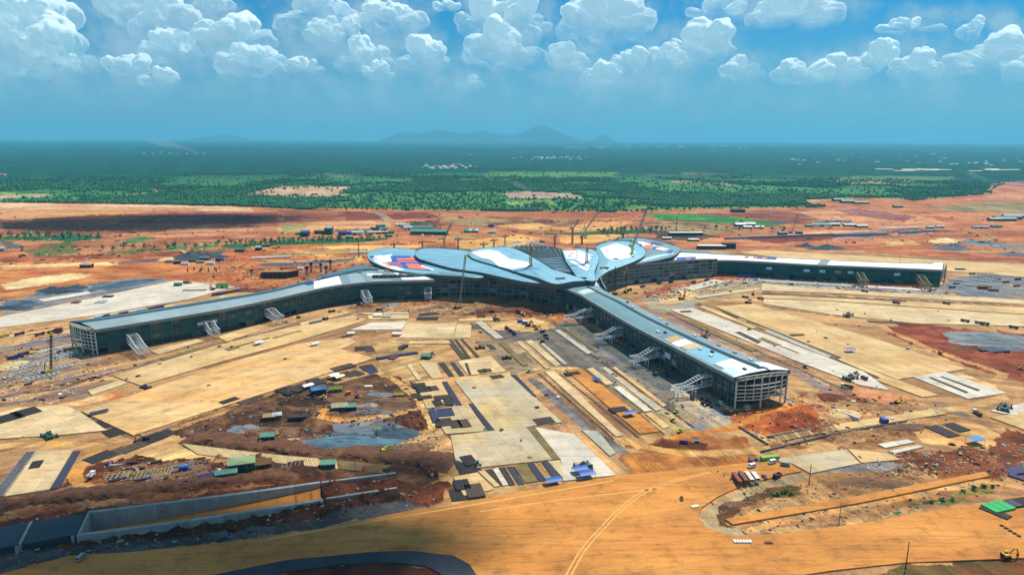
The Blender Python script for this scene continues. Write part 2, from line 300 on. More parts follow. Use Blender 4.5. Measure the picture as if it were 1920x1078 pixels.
SPEC.update(
 con_cream=dict(st=1.0, col=alb(243,217,168), col2=alb(222,186,132), rough=.9, ns=.03, rnd=.1, det=5),
 con_orange=dict(st=1.1, col=alb(250,210,148), col2=alb(238,176,102), rough=.9, ns=.022, rnd=.1, det=5, stretch=(.3,.35,1.5)),
 con_fg=dict(st=1.25, col=alb(236,162,78), col2=alb(214,136,58), rough=.9, ns=.018, rnd=.07, det=5, stretch=(.24,.4,1.6)),
 con_white=dict(st=1.0, col=alb(246,236,218), col2=alb(222,205,178), rough=.9, ns=.04, rnd=.09, det=5),
 con_grey=dict(st=1.0, col=alb(203,192,168), col2=alb(222,188,128), rough=.9, ns=.018, rnd=.1, det=5),
 con_greyblue=dict(st=1.0, col=alb(186,192,190), col2=alb(215,190,145), rough=.9, ns=.02, rnd=.09, det=5),
 con_khaki=dict(col=alb(150,128,82), col2=alb(112,92,58), rough=.95, ns=.15, rnd=.1, det=8),
 con_tan=dict(st=1.0, col=alb(242,206,146), col2=alb(224,178,114), rough=.9, ns=.02, rnd=.1, det=5, stretch=(.15,.3,1.6)),
 asphalt=dict(col=alb(70,74,80), col2=alb(52,55,62), rough=.85, ns=.08, rnd=.09, det=5),
 mat_black=dict(col=(.012,.010,.011), col2=(.03,.022,.02), rough=.8, ns=.6, rnd=.3),
 mat_brown=dict(col=(.075,.052,.038), col2=(.04,.028,.02), rough=.9, ns=.5, rnd=.3),
 mat_blue=dict(col=(.010,.022,.055), col2=(.02,.04,.08), rough=.55, ns=.25, rnd=.2),
 mat_paleblue=dict(col=alb(196,200,214), col2=alb(130,140,165), rough=.6, ns=.5, rnd=.1),
 concrete=dict(col=(.34,.35,.33), col2=(.22,.23,.22), rough=.9, ns=.25, rnd=.08, det=8),
 concrete_dark=dict(col=(.14,.14,.14), col2=(.08,.08,.085), rough=.9, ns=.25, rnd=.1, det=8),
 steel_white=dict(col=(.62,.66,.66), col2=(.5,.53,.53), rough=.5, rnd=.05),
 steel_grey=dict(col=(.30,.34,.35), col2=(.22,.25,.26), rough=.55, rnd=.08),
 steel_dark=dict(col=(.08,.115,.12), col2=(.06,.085,.09), rough=.6, rnd=.1),
 steel_mid=dict(col=(.10,.13,.135), col2=(.07,.09,.095), rough=.6, rnd=.1),
 steel_olive=dict(col=(.72,.72,.62), col2=(.58,.58,.5), rough=.6, rnd=.06),
 scaffold_yellow=dict(col=(.30,.25,.10), col2=(.2,.16,.07), rough=.6, rnd=.1),
 roof_blue=dict(col=(.21,.42,.52), col2=(.15,.33,.43), rough=.5, ns=.045, rnd=.03, det=9, metal=.15),
 roof_pale=dict(col=(.46,.62,.70), col2=(.38,.54,.62), rough=.5, ns=.05, rnd=.04, det=8),
 roof_teal=dict(col=(.16,.27,.30), col2=(.12,.21,.235), rough=.5, ns=.05, rnd=.04, det=8),
 roof_grey=dict(col=(.20,.28,.31), col2=(.155,.22,.25), rough=.5, ns=.05, rnd=.09, det=5, metal=.1),
 roof_dark=dict(col=(.022,.050,.066), col2=(.035,.075,.085), rough=.85, ns=.1, rnd=.1, spec=.1),
 membrane=dict(col=(.86,.88,.90), col2=(.74,.77,.80), rough=.7, ns=.08, rnd=.03),
 rim=dict(col=(.13,.14,.12), col2=(.06,.065,.06), rough=.8, ns=.3, rnd=.08, det=8),
 roof_navy=dict(col=(.07,.15,.20), col2=(.05,.11,.15), rough=.6, ns=.05, rnd=.08),
 roof_silver=dict(col=(.27,.35,.37), col2=(.22,.29,.31), rough=.5, ns=.05, rnd=.09, det=5, metal=.1),
 fascia=dict(col=(.25,.285,.27), col2=(.17,.19,.18), rough=.7, ns=.2, rnd=.08, det=8),
 glass=dict(col=(.02,.06,.07), col2=(.03,.09,.10), rough=.12, ns=.15, rnd=.45, spec=.5),
 net_green=dict(col=(.016,.085,.080), col2=(.03,.12,.11), rough=.9, ns=.12, rnd=.2, det=6),
 inside=dict(col=(.05,.06,.06), col2=(.03,.035,.035), rough=.9),  # dark tone stands in for the shade inside open bays
 earth_red=dict(col=(.20,.062,.028), col2=(.12,.036,.018), rough=1, ns=.08, rnd=.1, det=9, bump=1.0, bs=.5),
 earth_brown=dict(col=(.20,.105,.055), col2=(.12,.06,.034), rough=1, ns=.08, rnd=.1, det=9, bump=1.0, bs=.5),
 earth_tan=dict(col=(.45,.27,.11), col2=(.32,.17,.07), rough=1, ns=.08, rnd=.1, det=9, bump=.5, bs=.6),
 gravel=dict(col=(.16,.18,.20), col2=(.10,.12,.14), rough=1, ns=.15, rnd=.1, det=10, bump=.8, bs=.8),
 gravel_dark=dict(col=(.055,.085,.105), col2=(.035,.055,.075), rough=1, ns=.15, rnd=.1, det=10, bump=.8, bs=.8),
 gravel_blue=dict(col=(.10,.17,.21), col2=(.055,.10,.14), rough=1, ns=.1, rnd=.1, det=10, bump=.8, bs=.8),
 yellow=dict(col=(.62,.40,.02), col2=(.45,.28,.02), rough=.5, rnd=.08),
 lime=dict(col=(.42,.62,.02), col2=(.32,.5,.02), rough=.5, rnd=.06),
 orange=dict(col=(.55,.16,.02), col2=(.42,.11,.02), rough=.5, rnd=.08),
 rust=dict(col=(.22,.075,.03), col2=(.14,.05,.025), rough=.7, rnd=.15),
 mast_brown=dict(col=(.20,.10,.045), col2=(.13,.065,.03), rough=.7, rnd=.15),
 white=dict(col=(.78,.78,.76), col2=(.66,.66,.64), rough=.45, rnd=.05),
 cream=dict(col=(.70,.60,.40), col2=(.58,.48,.3), rough=.6, rnd=.06),
 green=dict(col=(.20,.42,.03), col2=(.15,.33,.03), rough=.5, rnd=.08),
 green_roof=dict(col=(.22,.50,.36), col2=(.16,.40,.29), rough=.5, rnd=.12),
 green_dark=dict(col=(.02,.12,.08), col2=(.015,.08,.06), rough=.6, rnd=.1),
 green_net=dict(col=(.02,.42,.10), col2=(.015,.30,.08), rough=.7, rnd=.1),
 blue=dict(col=(.02,.09,.38), col2=(.015,.06,.26), rough=.5, rnd=.15),
 blue_sky=dict(col=(.05,.25,.55), col2=(.04,.2,.45), rough=.5, rnd=.1),
 navy=dict(col=(.025,.02,.10), col2=(.015,.015,.06), rough=.6, rnd=.2),
 purple=dict(col=(.14,.05,.16), col2=(.09,.03,.10), rough=.6, rnd=.2),
 red=dict(col=(.55,.05,.03), col2=(.42,.04,.02), rough=.5, rnd=.1),
 coral=dict(col=(.75,.18,.07), col2=(.62,.13,.05), rough=.6, rnd=.05),
 maroon=dict(col=(.18,.045,.03), col2=(.12,.03,.02), rough=.6, rnd=.1),
 dark=dict(col=(.018,.018,.02), col2=(.03,.03,.03), rough=.7, rnd=.1),
 tyre=dict(col=(.012,.012,.012), rough=.9, rnd=.05),
 window=dict(col=(.015,.02,.03), rough=.1, rnd=.1, spec=.6),
 timber=dict(col=(.34,.2,.08), col2=(.24,.13,.05), rough=.8, rnd=.15),
 timber_pale=dict(col=(.55,.40,.2), col2=(.42,.3,.14), rough=.8, rnd=.15),
 leaf=dict(col=(.07,.27,.11), col2=(.035,.17,.085), rough=.8, ns=.02, rnd=.4),
 leaf_light=dict(col=(.10,.24,.045), col2=(.06,.15,.03), rough=.8, ns=.2, rnd=.35),
 bark=dict(col=(.08,.05,.03), rough=.9),
 mountain=dict(col=(.03,.06,.035), col2=(.05,.07,.04), rough=1, ns=.0012, det=8),
 floor_orange=dict(col=alb(226,150,66), col2=alb(196,116,48), rough=.95, ns=.08, rnd=.05),
 deck_blue=dict(col=(.012,.03,.042), col2=(.02,.045,.06), rough=.6, ns=.08, rnd=.1),
 earth_dark=dict(col=(.05,.024,.015), col2=(.03,.014,.01), rough=1, ns=.1, rnd=.1, det=9, bump=1.0, bs=.5),
 earth_bankc=dict(col=alb(132,88,58), col2=alb(74,46,32), rough=1, ns=.25, rnd=.1, det=9, bump=1.0, bs=.7),
 white_rubble=dict(col=(.4,.36,.3), col2=(.22,.18,.14), rough=1, ns=.5, rnd=.1, det=9, bump=.8, bs=1.2),
 sand=dict(col=(.62,.46,.22), col2=(.5,.34,.14), rough=1, ns=.1, rnd=.08, det=8, bump=.4, bs=.6),
 roof_lime=dict(col=(.5,.6,.3), col2=(.4,.52,.3), rough=.5, rnd=.08),
 navy_dark=dict(col=(.012,.018,.032), col2=(.02,.03,.045), rough=.7, rnd=.2),
 mast_orange=dict(col=(.42,.17,.05), col2=(.3,.12,.04), rough=.6, rnd=.1),
 cloud=dict(col=(.8,.8,.82), rough=1, rnd=0),
 track_pale=dict(col=alb(240,186,112), col2=alb(228,162,80), rough=.95, ns=.3, rnd=.05),
 track_dark=dict(col=alb(206,140,66), col2=alb(226,160,78), rough=.95, ns=.3, rnd=.05),
 seam=dict(col=(.19,.39,.48), rough=.6, rnd=.1),
 banner=dict(col=(.55,.72,.85), col2=(.45,.62,.78), rough=.6, rnd=.1),
)

# ---- concrete pavements: structure > slab
def clip(poly, x0, x1, y0, y1):
    for ax, lim, sg in ((0, x0,1),(0, x1,-1),(1, y0,1),(1, y1,-1)):
        out = []; n = len(poly)
        for i in range(n):
            a = poly[i]; b = poly[(i + 1) % n]; da = (a[ax] - lim) * sg; db = (b[ax] - lim) * sg
            if da >= 0: out.append(a)
            if (da >= 0) != (db >= 0):
                t = da / (da - db); out.append((a[0] + t * (b[0] - a[0]), a[1] + t * (b[1] - a[1])))
        poly = out
        if len(poly) < 3: return []
    return poly
PADS = []
def pad(name, pts, d, lane, slab, mat, top=0.42, gap=0.09):
    """a pavement of slabs: outline in photo px, d = two px giving the lane direction"""
    w = [G2(p) for p in pts]; a = Vector(G2(d[0])); b = Vector(G2(d[1])); u = (b - a).normalized(); v = Vector((-u.y, u.x))
    uv = [((x * u.x + y * u.y),(x * v.x + y * v.y)) for x, y in w]
    PADS.append(w)
    us = [p[0] for p in uv]; vs = [p[1] for p in uv]
    nl = max(1, round((max(vs) - min(vs)) / lane)); lw = (max(vs) - min(vs)) / nl
    nsb = max(1, round((max(us) - min(us)) / slab)); sl = (max(us) - min(us)) / nsb
    cx = sum(p[0] for p in w) / len(w); cy = sum(p[1] for p in w) / len(w)
    root = empty(name, (cx, cy, 0), kind='structure')
    k = 0
    for i in range(nl):
        sh = (i % 2) * 0.0
        for j in range(nsb):
            c = clip(uv, min(us) + j * sl + gap / 2, min(us) + (j + 1) * sl - gap / 2, min(vs) + i * lw + gap / 2, min(vs) + (i + 1) * lw - gap / 2)
            if len(c) < 3: continue
            ar = abs(sum(c[q][0] * c[(q + 1) % len(c)][1] - c[(q + 1) % len(c)][0] * c[q][1] for q in range(len(c)))) / 2
            if ar < 2.0: continue
            P = [(p[0] * u.x + p[1] * v.x - cx, p[0] * u.y + p[1] * v.y - cy) for p in c]
            dz = random.uniform(-.012,.012)
            MB().prism(P, -0.3, top + dz).build('slab', mat, root); k += 1
    return root

# ---- pavements (photo px outlines)
pad('taxiway', [(-60,1096),(0,1077),(132,1042),(240,1036),(380,1022),(480,1010),(600,992),(742,963),(863,945),(960,925),(1150,893),(1310,878),(1400,868),(1450,866),(1484,871),(1502,884),(1470,890),(1395,909),(1345,932),(1316,952),(1308,970),(1322,990),(1368,1004),(1450,1003),(1600,984),(1750,958),(1935,926),(2150,890),(2150,1040),(1935,1046),(1700,1055),(1560,1070),(1430,1090),(1300,1200),(930,1200),(896,1082),(880,1058),(850,1042),(770,1033),(700,1035),(540,1050),(400,1078),(300,1110),(0,1190),(-60,1200)],
    ((960,988),(1500,905)),9.0,95, 'con_fg')
pad('asphalt_fillet', [(400,1078),(540,1050.5),(700,1035.5),(770,1033.5),(850,1042.5),(880,1058.5),(896,1082),(880,1110),(850,1090),(800,1062),(740,1055),(640,1058),(520,1075),(420,1110),(300,1150),(300,1112)],((540,1060),(740,1044)),60,45, 'asphalt')
# apron squares in the middle
pad('concrete_apron', [(852,713),(955,702.5),(1054,792),(928,808)],((852,713),(928,808)),7.5,22, 'con_grey')
pad('concrete_apron', [(845,817.5),(986,800.5),(1036,862),(896,877),(854,863)],((845,817),(890,880)),7.5,22, 'con_grey')
pad('concrete_apron', [(1003,801),(1077,815),(1155,891),(1056,902),(1051,861)],((1077,815),(1155,891)),7.5,25, 'con_white')
pad('khaki_strip', [(986.7,800.5),(1002,800),(1051,861),(1036.8,862)],((986,800),(1036,862)),6,9, 'con_khaki')
pad('concrete_apron', [(858,678),(920,668),(949,697),(878,704)],((858,678),(878,704)),7.5,16, 'con_cream')
pad('concrete_apron', [(787,681),(816,679),(831,708.5),(811,710.5)],((787,680),(811,710)),7.5,20, 'con_cream')
pad('concrete_strip', [(763,684),(770,683),(791,712),(783,713.5)],((763,684),(783,713)),7.5,24, 'con_cream')
pad('concrete_apron', [(762,606),(856,606.5),(849,635),(748,634)],((762,606),(856,606)),8,16, 'con_cream')
pad('concrete_apron', [(857,608),(884,609),(882,634),(851,634.5)],((857,608),(851,634)),8,16, 'con_cream')
pad('concrete_apron', [(698,605),(763,603),(754,618),(656,619)],((656,619),(754,618)),7,22, 'con_white')
pad('concrete_apron', [(690,592),(767,589),(766,598),(691,598.6)],((690,598),(767,597)),8,22, 'con_cream')
pad('concrete_strip', [(668,587),(769,585.5),(769,588),(690,590)],((668,587),(769,586)),7,22, 'con_tan')
# long apron beside the west wing
pad('west_apron', [(154,772),(250,816.5),(420,762),(560,717),(702,672),(640,655),(668,641),(655,633),(560,645),(420,683),(288,727),(200,757)],((250,816),(702,672)),7.5,36, 'con_orange')
pad('west_apron', [(212,705),(264,723),(420,677),(560,639),(688,600),(662,592),(540,615),(400,650)],((264,723),(688,600)),7.5,36, 'con_tan')
pad('concrete_strip', [(282,658),(370,637),(382,640),(297,665)],((282,658),(370,637)),9,24, 'con_cream')
pad('concrete_strip', [(408,632),(470,613),(489,620),(425,641)],((408,632),(470,613)),9,24, 'con_tan')
pad('concrete_strip', [(165,733),(225,713),(240,718),(172,741)],((165,733),(225,713)),7,24, 'con_cream')
pad('west_back_apron', [(-60,606),(60,583),(330,526),(438,538),(352,562),(210,586),(100,602),(-60,622)],((210,586),(436,538)),9,45, 'con_white')
pad('concrete_strip', [(70,562),(165,547),(172,551),(84,566)],((70,562),(165,547)),12,30, 'con_white')
pad('west_yard', [(-60,792),(36,764),(122,760),(152,774),(200,807),(110,816),(0,823),(-60,832)],((-60,810),(120,764)),8,14, 'con_cream')
pad('concrete_strip', [(69,846),(137,844),(93,918),(8,931)],((69,846),(8,931)),7,20, 'con_cream')
# strips beside the south wing
pad('orange_strip', [(1060,693),(1090,691),(1237,809),(1200,814)],((1060,693),(1200,814)),7.5,18, 'con_fg')
pad('concrete_strip', [(1021,697),(1039,695.6),(1168,817),(1155,818.7)],((1021,697),(1155,818)),7.5,22, 'con_cream')
pad('grey_strip', [(1090,806),(1122,809),(1155,850),(1143,855)],((1122,809),(1155,850)),8,24, 'con_greyblue')
pad('khaki_strip', [(1137,729),(1144,727),(1203,773),(1193,774.5)],((1137,729),(1193,774)),6,10, 'con_khaki')
# aprons east of the south wing
pad('east_apron', [(1257,581),(1300,578),(1470,640),(1620,697),(1668,732),(1612,722),(1480,672)],((1300,578),(1620,697)),7.5,34, 'con_white')
pad('east_apron', [(1340,575),(1412,570),(1500,595),(1640,635),(1812,692),(1683,712),(1500,640)],((1340,575),(1683,712)),7.5,38, 'con_tan')
pad('east_apron', [(1430,560.5),(1560,566),(1920,591),(2060,602),(2060,622),(1920,612),(1720,607),(1560,590),(1432,570)],((1430,561),(1920,591)),9,45, 'con_cream')
pad('east_apron', [(1430,553),(1560,557),(1920,577),(2060,586),(2060,600),(1920,589.5),(1560,564.5),(1430,559)],((1430,559),(1920,589)),9,45, 'con_tan')
pad('east_strip', [(1428,532),(1560,543),(1920,563),(2060,571),(2060,578),(1920,571),(1560,550),(1428,545)],((1428,545),(1920,571)),9,45, 'con_cream')
pad('east_back_apron', [(1385,474),(1425,469),(1717,486),(1930,496),(2000,515),(1920,520),(1776,508),(1560,492),(1450,482)],((1425,470),(1920,500)),12,60, 'con_tan')
pad('concrete_strip', [(1280,540),(1340,524),(1362,528),(1300,545)],((1280,540),(1340,524)),9,30, 'con_white')
pad('concrete_strip', [(1322,543),(1378,536),(1392,534),(1336,545)],((1322,543),(1378,536)),9,30, 'con_cream')
pad('concrete_panel', [(1712,707),(1770,697),(1888,737),(1815,748)],((1712,707),(1815,748)),7,24, 'con_white')
pad('concrete_strip', [(1640,712),(1664,706),(1760,741),(1730,745)],((1640,712),(1730,745)),7,24, 'con_tan')
pad('concrete_panel', [(1856,770),(1920,755),(1960,765),(1960,782),(1882,776)],((1856,770),(1960,790)),9,20, 'con_white')
pad('concrete_panel', [(1857,783),(1930,772),(1980,792),(1950,816)],((1857,783),(1950,816)),9,20, 'con_tan')
pad('concrete_strip', [(1562,797),(1745,767.5),(1776,775.6),(1571,808)],((1562,797),(1745,767)),9,20, 'con_tan')
pad('concrete_strip', [(1645,833),(1700,824),(1716,829),(1660,840)],((1645,833),(1700,824)),6,14, 'con_white')
pad('concrete_strip', [(1665,846),(1722,835),(1732,838),(1680,850)],((1665,846),(1722,835)),6,14, 'con_white')
pad('concrete_panel', [(1590,842),(1660,850),(1690,862),(1615,868)],((1590,842),(1615,868)),8,16, 'con_tan')
pad('concrete_panel', [(1446,862),(1585,843),(1612,869),(1520,888),(1486,870)],((1446,862),(1585,843)),8,22, 'con_grey')
pad('orange_strip', [(1359,974),(1374,984),(1610,944),(1856,893),(1846,885),(1606,931)],((1374,984),(1610,944)),9,30, 'con_fg', top=.6)

# narrower strips packed between the aprons
for q, d_, lw, sl, m_ in (
  ([(968,641),(976,640),(1032,690),(1024,692)],((968,641),(1024,692)),6,24, 'con_tan'),([(985,640),(997,638),(1052,684),(1042,688)],((985,640),(1042,688)),6,24, 'con_cream'),([(935,643),(945,641),(990,684),(981,687)],((935,643),(981,687)),6,20, 'con_khaki'),([(1008,640),(1014,639),(1064,682),(1057,684)],((1008,640),(1057,684)),6,24, 'con_greyblue'),
  ([(1100,692),(1112,690),(1150,720),(1136,722)],((1100,692),(1136,722)),6,12, 'con_cream'),([(1150,726),(1162,724),(1222,770),(1208,772)],((1150,726),(1208,772)),6,10, 'con_white'),([(1128,690),(1136,688),(1240,768),(1230,771)],((1128,690),(1230,771)),6,26, 'con_greyblue'),([(1148,690),(1154,688),(1250,760),(1243,763)],((1148,690),(1243,763)),6,26, 'con_tan'),([(1210,776),(1222,773),(1256,800),(1244,804)],((1210,776),(1244,804)),6,12, 'con_tan'),
  ([(1040,620),(1048,618),(1110,662),(1101,664)],((1040,620),(1101,664)),6,22, 'con_greyblue'),([(1056,616),(1061,614),(1122,658),(1116,660)],((1056,616),(1116,660)),6,22, 'con_khaki'),
  ([(1310,575),(1318,573),(1420,614),(1412,617)],((1310,575),(1412,617)),6,30, 'con_tan'),([(1432,621),(1440,618),(1560,668),(1552,671)],((1432,621),(1552,671)),6,30, 'con_greyblue'),([(1420,636),(1430,633),(1500,662),(1490,665)],((1420,636),(1490,665)),6,26, 'con_khaki'),([(1570,674),(1580,671),(1668,708),(1656,711)],((1570,674),(1656,711)),6,26, 'con_tan'),([(1286,604),(1296,602),(1420,656),(1408,659)],((1286,604),(1408,659)),6,30, 'con_khaki'),
  ([(1346,549),(1420,540),(1426,544),(1356,553)],((1346,549),(1420,540)),9,30, 'con_tan'),([(1300,556),(1390,545),(1396,548),(1310,560)],((1300,556),(1390,545)),9,30, 'con_greyblue'),([(1430,524),(1600,535),(1600,538),(1430,528)],((1430,524),(1600,535)),9,30, 'con_greyblue'),([(1620,535),(1740,543),(1740,546),(1620,539)],((1620,535),(1740,543)),9,30, 'con_white'),
  ([(0,632),(130,612),(130,615),(0,637)],((0,634),(130,613)),9,40, 'con_tan'),([(60,660),(135,645),(135,648),(60,664)],((60,662),(135,646)),9,30, 'con_greyblue'),([(420,655),(560,618),(566,621),(428,659)],((420,655),(560,618)),6,30, 'con_khaki'),([(560,606),(650,584),(656,587),(566,610)],((560,606),(650,584)),6,30, 'con_tan'),([(300,672),(420,640),(425,643),(306,676)],((300,672),(420,640)),5,30, 'con_khaki'),
  ([(770,640),(840,639),(846,644),(765,645)],((770,642),(840,641)),8,20, 'con_tan'),([(890,604),(904,602),(944,634),(930,636)],((890,604),(930,636)),7,24, 'con_greyblue'),([(862,598),(930,596),(936,601),(858,603)],((862,600),(930,598)),8,24, 'con_tan'),
  ([(896,884),(908,882),(938,911),(928,913)],((896,884),(928,913)),6,12, 'con_cream'),([(924,880),(934,878),(953,909),(943,911)],((924,880),(943,911)),6,12, 'con_white'),([(962,874),(987,869),(1009,902),(985,906)],((962,874),(985,906)),7,14, 'con_khaki'),([(1027,865),(1050,863),(1058,894),(1054,895)],((1027,865),(1054,895)),7,14, 'con_cream'),([(778,716),(826,713),(850,760),(800,766)],((778,716),(800,766)),9,14, 'con_tan'),([(806,768),(878,760),(914,808),(836,814)],((806,768),(836,814)),9,14, 'con_grey'),([(850,895),(895,886),(925,918),(870,930)],((850,895),(870,930)),9,14, 'con_tan')):
    pad('concrete_strip', q, d_, lw, sl, m_)
def ribbon(pts, w, mat, name='tyre_track', z=.45):
    P = resample([G(*p) for p in pts],24); I = inset([(p.x, p.y) for p in P], w / 2); J = inset([(p.x, p.y) for p in P],-w / 2); mb = MB()
    for k in range(23): mb.add([(J[k].x, J[k].y, z),(J[k + 1].x, J[k + 1].y, z),(I[k + 1].x, I[k + 1].y, z),(I[k].x, I[k].y, z)],[(0,1,2,3)])
    o = mb.build(name, mat); o['kind'] = 'structure'
for pts, w, m_ in (([(1058,1085),(1090,1030),(1130,985),(1160,955),(1200,925),(1260,902),(1330,885)],.9, 'track_pale'),([(1068,1085),(1098,1032),(1138,986),(1167,957),(1206,927),(1266,904),(1334,887)],.9, 'track_pale'),
   ([(900,960),(1050,938),(1250,915)],1.2, 'track_pale'),([(960,1010),(1150,985),(1310,968)],.5, 'track_dark'),([(500,1012),(700,978),(900,945),(1150,902)],1.6, 'track_pale'),([(280,800),(450,745),(660,678)],1.0, 'track_pale'),([(260,770),(420,722),(600,668)],.6, 'track_dark'),([(1400,595),(1560,640),(1760,694)],.8, 'track_pale')):
    ribbon(pts, w, m_)

# ---- the ground: one sheet out to the horizon
PAINT = []
def zone(pts, c1, c2=None, ns=30, warp=1.0, h=None, hs=14): PAINT.append(('p', pts, c1, c2 or tuple(.75 * q for q in c1), ns, warp, h, hs))
def track(pts, w, c1, c2=None, ns=12, warp=.6, h=None): PAINT.append(('l', pts, c1, c2 or tuple(.8 * q for q in c1), ns, warp, h, w))
RED = alb(176,102,66); DKRED = alb(132,70,50); PINK = alb(218,152,108); OCH = alb(212,158,92); TAN = alb(236,198,136); SAND = alb(246,218,160)
BRN = alb(166,122,84); DKBRN = alb(92,50,32); DIRT = alb(208,162,108); ORG = alb(214,128,56); GRY = alb(150,148,146); BLUG = alb(98,116,126); DBLU = alb(62,84,98)
GRN = alb(62,118,62); LGRN = alb(120,160,80); KHA = alb(176,150,102); UMB = alb(116,84,62); PURP = alb(142,122,116)
SITE = [(-900,372),(0,379),(300,383),(510,388),(560,392),(900,395),(1150,397),(1240,394),(1350,391),(1500,389),(1545,387),(1508,380),(1506,374),(1600,371),(1660,371),(1710,375.5),(1770,370),(1860,363),(1850,356),(1868,350),(1900,341),(2300,332),(4200,300),(4200,1500),(2300,1600),(-400,1600),(-3000,1200)]
zone(SITE, DIRT, BRN, 60,.6)
# far half of the site
zone([(-900,372),(0,379),(300,383),(510,388),(900,395),(1240,394),(1545,387),(1508,380),(1600,371),(1710,375),(1860,363),(1868,350),(1900,341),(2300,332),(4200,300),(4200,470),(1900,470),(1300,470),(900,470),(500,485),(0,500),(-900,520)], RED, alb(204,136,90),60,.3)
zone([(-400,378),(0,380),(300,384),(470,389),(470,396),(250,392),(0,400),(-400,400)], alb(236,196,150), PINK, 120,1)
zone([(0,396),(120,392),(300,394),(250,402),(100,412),(0,414)], PINK, OCH, 90,1)
zone([(0,416),(140,405),(320,398),(480,400),(500,418),(300,436),(140,440),(0,436)], DKRED, RED, 80,1)
zone([(300,404),(520,398),(560,414),(420,424)], alb(158,96,90), DKRED, 90,.5)
zone([(340,420),(520,418),(560,440),(400,450),(280,446)], PINK, RED, 50,1)
zone([(520,394),(640,396),(690,397),(640,414),(560,416),(520,412)], alb(186,116,84), DKRED, 70,.4)
zone([(533,405),(563,403),(566,415),(534,416)], DKRED, None, 60,.2)
zone([(645,402),(700,400),(728,412),(650,414)], DKRED, alb(140,70,58),60,.3)
zone([(720,402),(800,398),(830,408),(740,412)], DKRED, alb(140,66,50),60,.4)
zone([(520,418),(700,414),(740,424),(620,432),(520,436)], alb(224,168,110), PINK, 50,1)
zone([(525,424),(575,422),(580,428),(535,432)], KHA, LGRN, 30,1)
zone([(700,396),(712,397),(735,415),(723,416)], GRY, KHA, 40,.3)
zone([(740,417),(830,413),(832,428),(760,431)], alb(44,78,62), DKRED, 22,1)
zone([(900,396),(1200,398),(1350,392),(1420,396),(1250,410),(900,406)], alb(206,132,92), RED, 110,.5)
zone([(830,408),(960,406),(1100,414),(1080,424),(900,426),(830,420)], KHA, DKRED, 40,1)
zone([(930,424),(1000,416),(1060,428),(990,432)], alb(240,188,108), OCH, 40,1)
zone([(1040,430),(1100,418),(1190,414),(1170,428),(1090,438)], alb(236,176,100), PINK, 40,1)
zone([(860,452),(980,440),(1010,446),(980,462),(860,470)], alb(240,184,98), OCH, 40,1)
zone([(1050,445),(1130,438),(1200,442),(1150,455),(1060,458)], alb(232,172,96), OCH, 40,1)
zone([(840,448),(900,444),(960,438),(900,442),(850,440)], GRN, KHA, 25,1)
zone([(1000,440),(1100,434),(1220,430),(1220,437),(1100,441)], alb(52,96,56), GRN, 18,.8)
zone([(1210,400),(1300,400),(1400,408),(1480,420),(1440,424),(1330,418),(1230,412)], GRN, alb(84,140,66),40,.7)
zone([(1300,400),(1500,392),(1570,404),(1500,418),(1400,408)], alb(172,112,86), DKRED, 80,.4)
zone([(1220,416),(1340,420),(1420,432),(1300,440),(1200,432)], UMB, KHA, 30,1)
zone([(1215,432),(1300,434),(1350,444),(1290,452),(1230,446)], alb(40,48,60), UMB, 20,1)
zone([(1450,413),(1478,416),(1486,421),(1455,419)], BLUG, None, 20,.6)
zone([(1490,398),(1600,388),(1740,408),(1800,424),(1680,428),(1560,416)], alb(216,146,102), PINK, 90,.6)
zone([(1560,394),(1610,391),(1720,406),(1700,416),(1640,410)], alb(140,84,76), alb(170,110,96),80,.3)
zone([(1520,414),(1590,412),(1600,418),(1525,418)], BLUG, DBLU, 20,.6)
zone([(1740,390),(1870,378),(1935,381),(2100,392),(1935,400),(1800,396)], alb(120,116,84), KHA, 40,.8)
zone([(1860,344),(2000,336),(2100,350),(1940,356),(1850,352)], alb(128,84,96), PINK, 60,.3)
zone([(1800,374),(1900,360),(2100,360),(2100,374),(1900,376)], alb(182,116,88), PINK, 80,.3)
zone([(1380,446),(1560,436),(1740,430),(1800,434),(1600,446),(1450,456)], alb(128,66,56), DKRED, 40,.8)
zone([(1380,444),(1560,433),(1700,428),(1700,431),(1560,438),(1380,449)], alb(224,160,122), PINK, 30,.3)
zone([(1560,446),(1640,438),(1750,434),(1750,437),(1640,444),(1560,451)], alb(206,150,130), BLUG, 30,.3)
zone([(1735,452),(1790,447),(1800,454),(1750,457)], SAND, alb(236,190,140),30,1)
zone([(1660,454),(1730,450),(1720,458),(1650,462)], alb(232,176,116), OCH, 30,1)
zone([(1800,448),(1935,462),(1935,470),(1820,458)], GRY, BLUG, 30,.7)
zone([(1380,470),(1480,462),(1600,470),(1800,486),(1935,494),(1935,480),(1700,466),(1500,456)], alb(164,92,62), alb(206,128,84),30,1)
# scrub at the back left
zone([(0,443),(130,440),(220,444),(140,452),(0,452)], alb(42,92,60), GRN, 20,1)
zone([(40,476),(90,458),(140,452),(120,470),(160,466),(150,474),(60,482)], GRN, alb(150,90,60),26,1.2)
zone([(240,446),(286,442),(288,448),(262,454),(240,453)], GRN, LGRN, 25,.8)
zone([(190,473),(300,464),(312,470),(240,475)], GRN, alb(130,120,60),25,.8)
zone([(312,462),(345,457),(346,466),(320,468)], GRN, LGRN, 25,.5)
zone([(352,464),(410,457),(408,464),(356,470)], GRN, LGRN, 25,.5)
zone([(415,460),(520,452),(620,448),(730,446),(700,453),(560,460),(430,466)], GRN, alb(40,96,60),20,.8)
zone([(0,482),(200,476),(420,468),(400,476),(180,487),(0,494)], DKRED, RED, 40,.6)
zone([(0,450),(28,456),(40,466),(0,468)], BLUG, UMB, 20,.8)
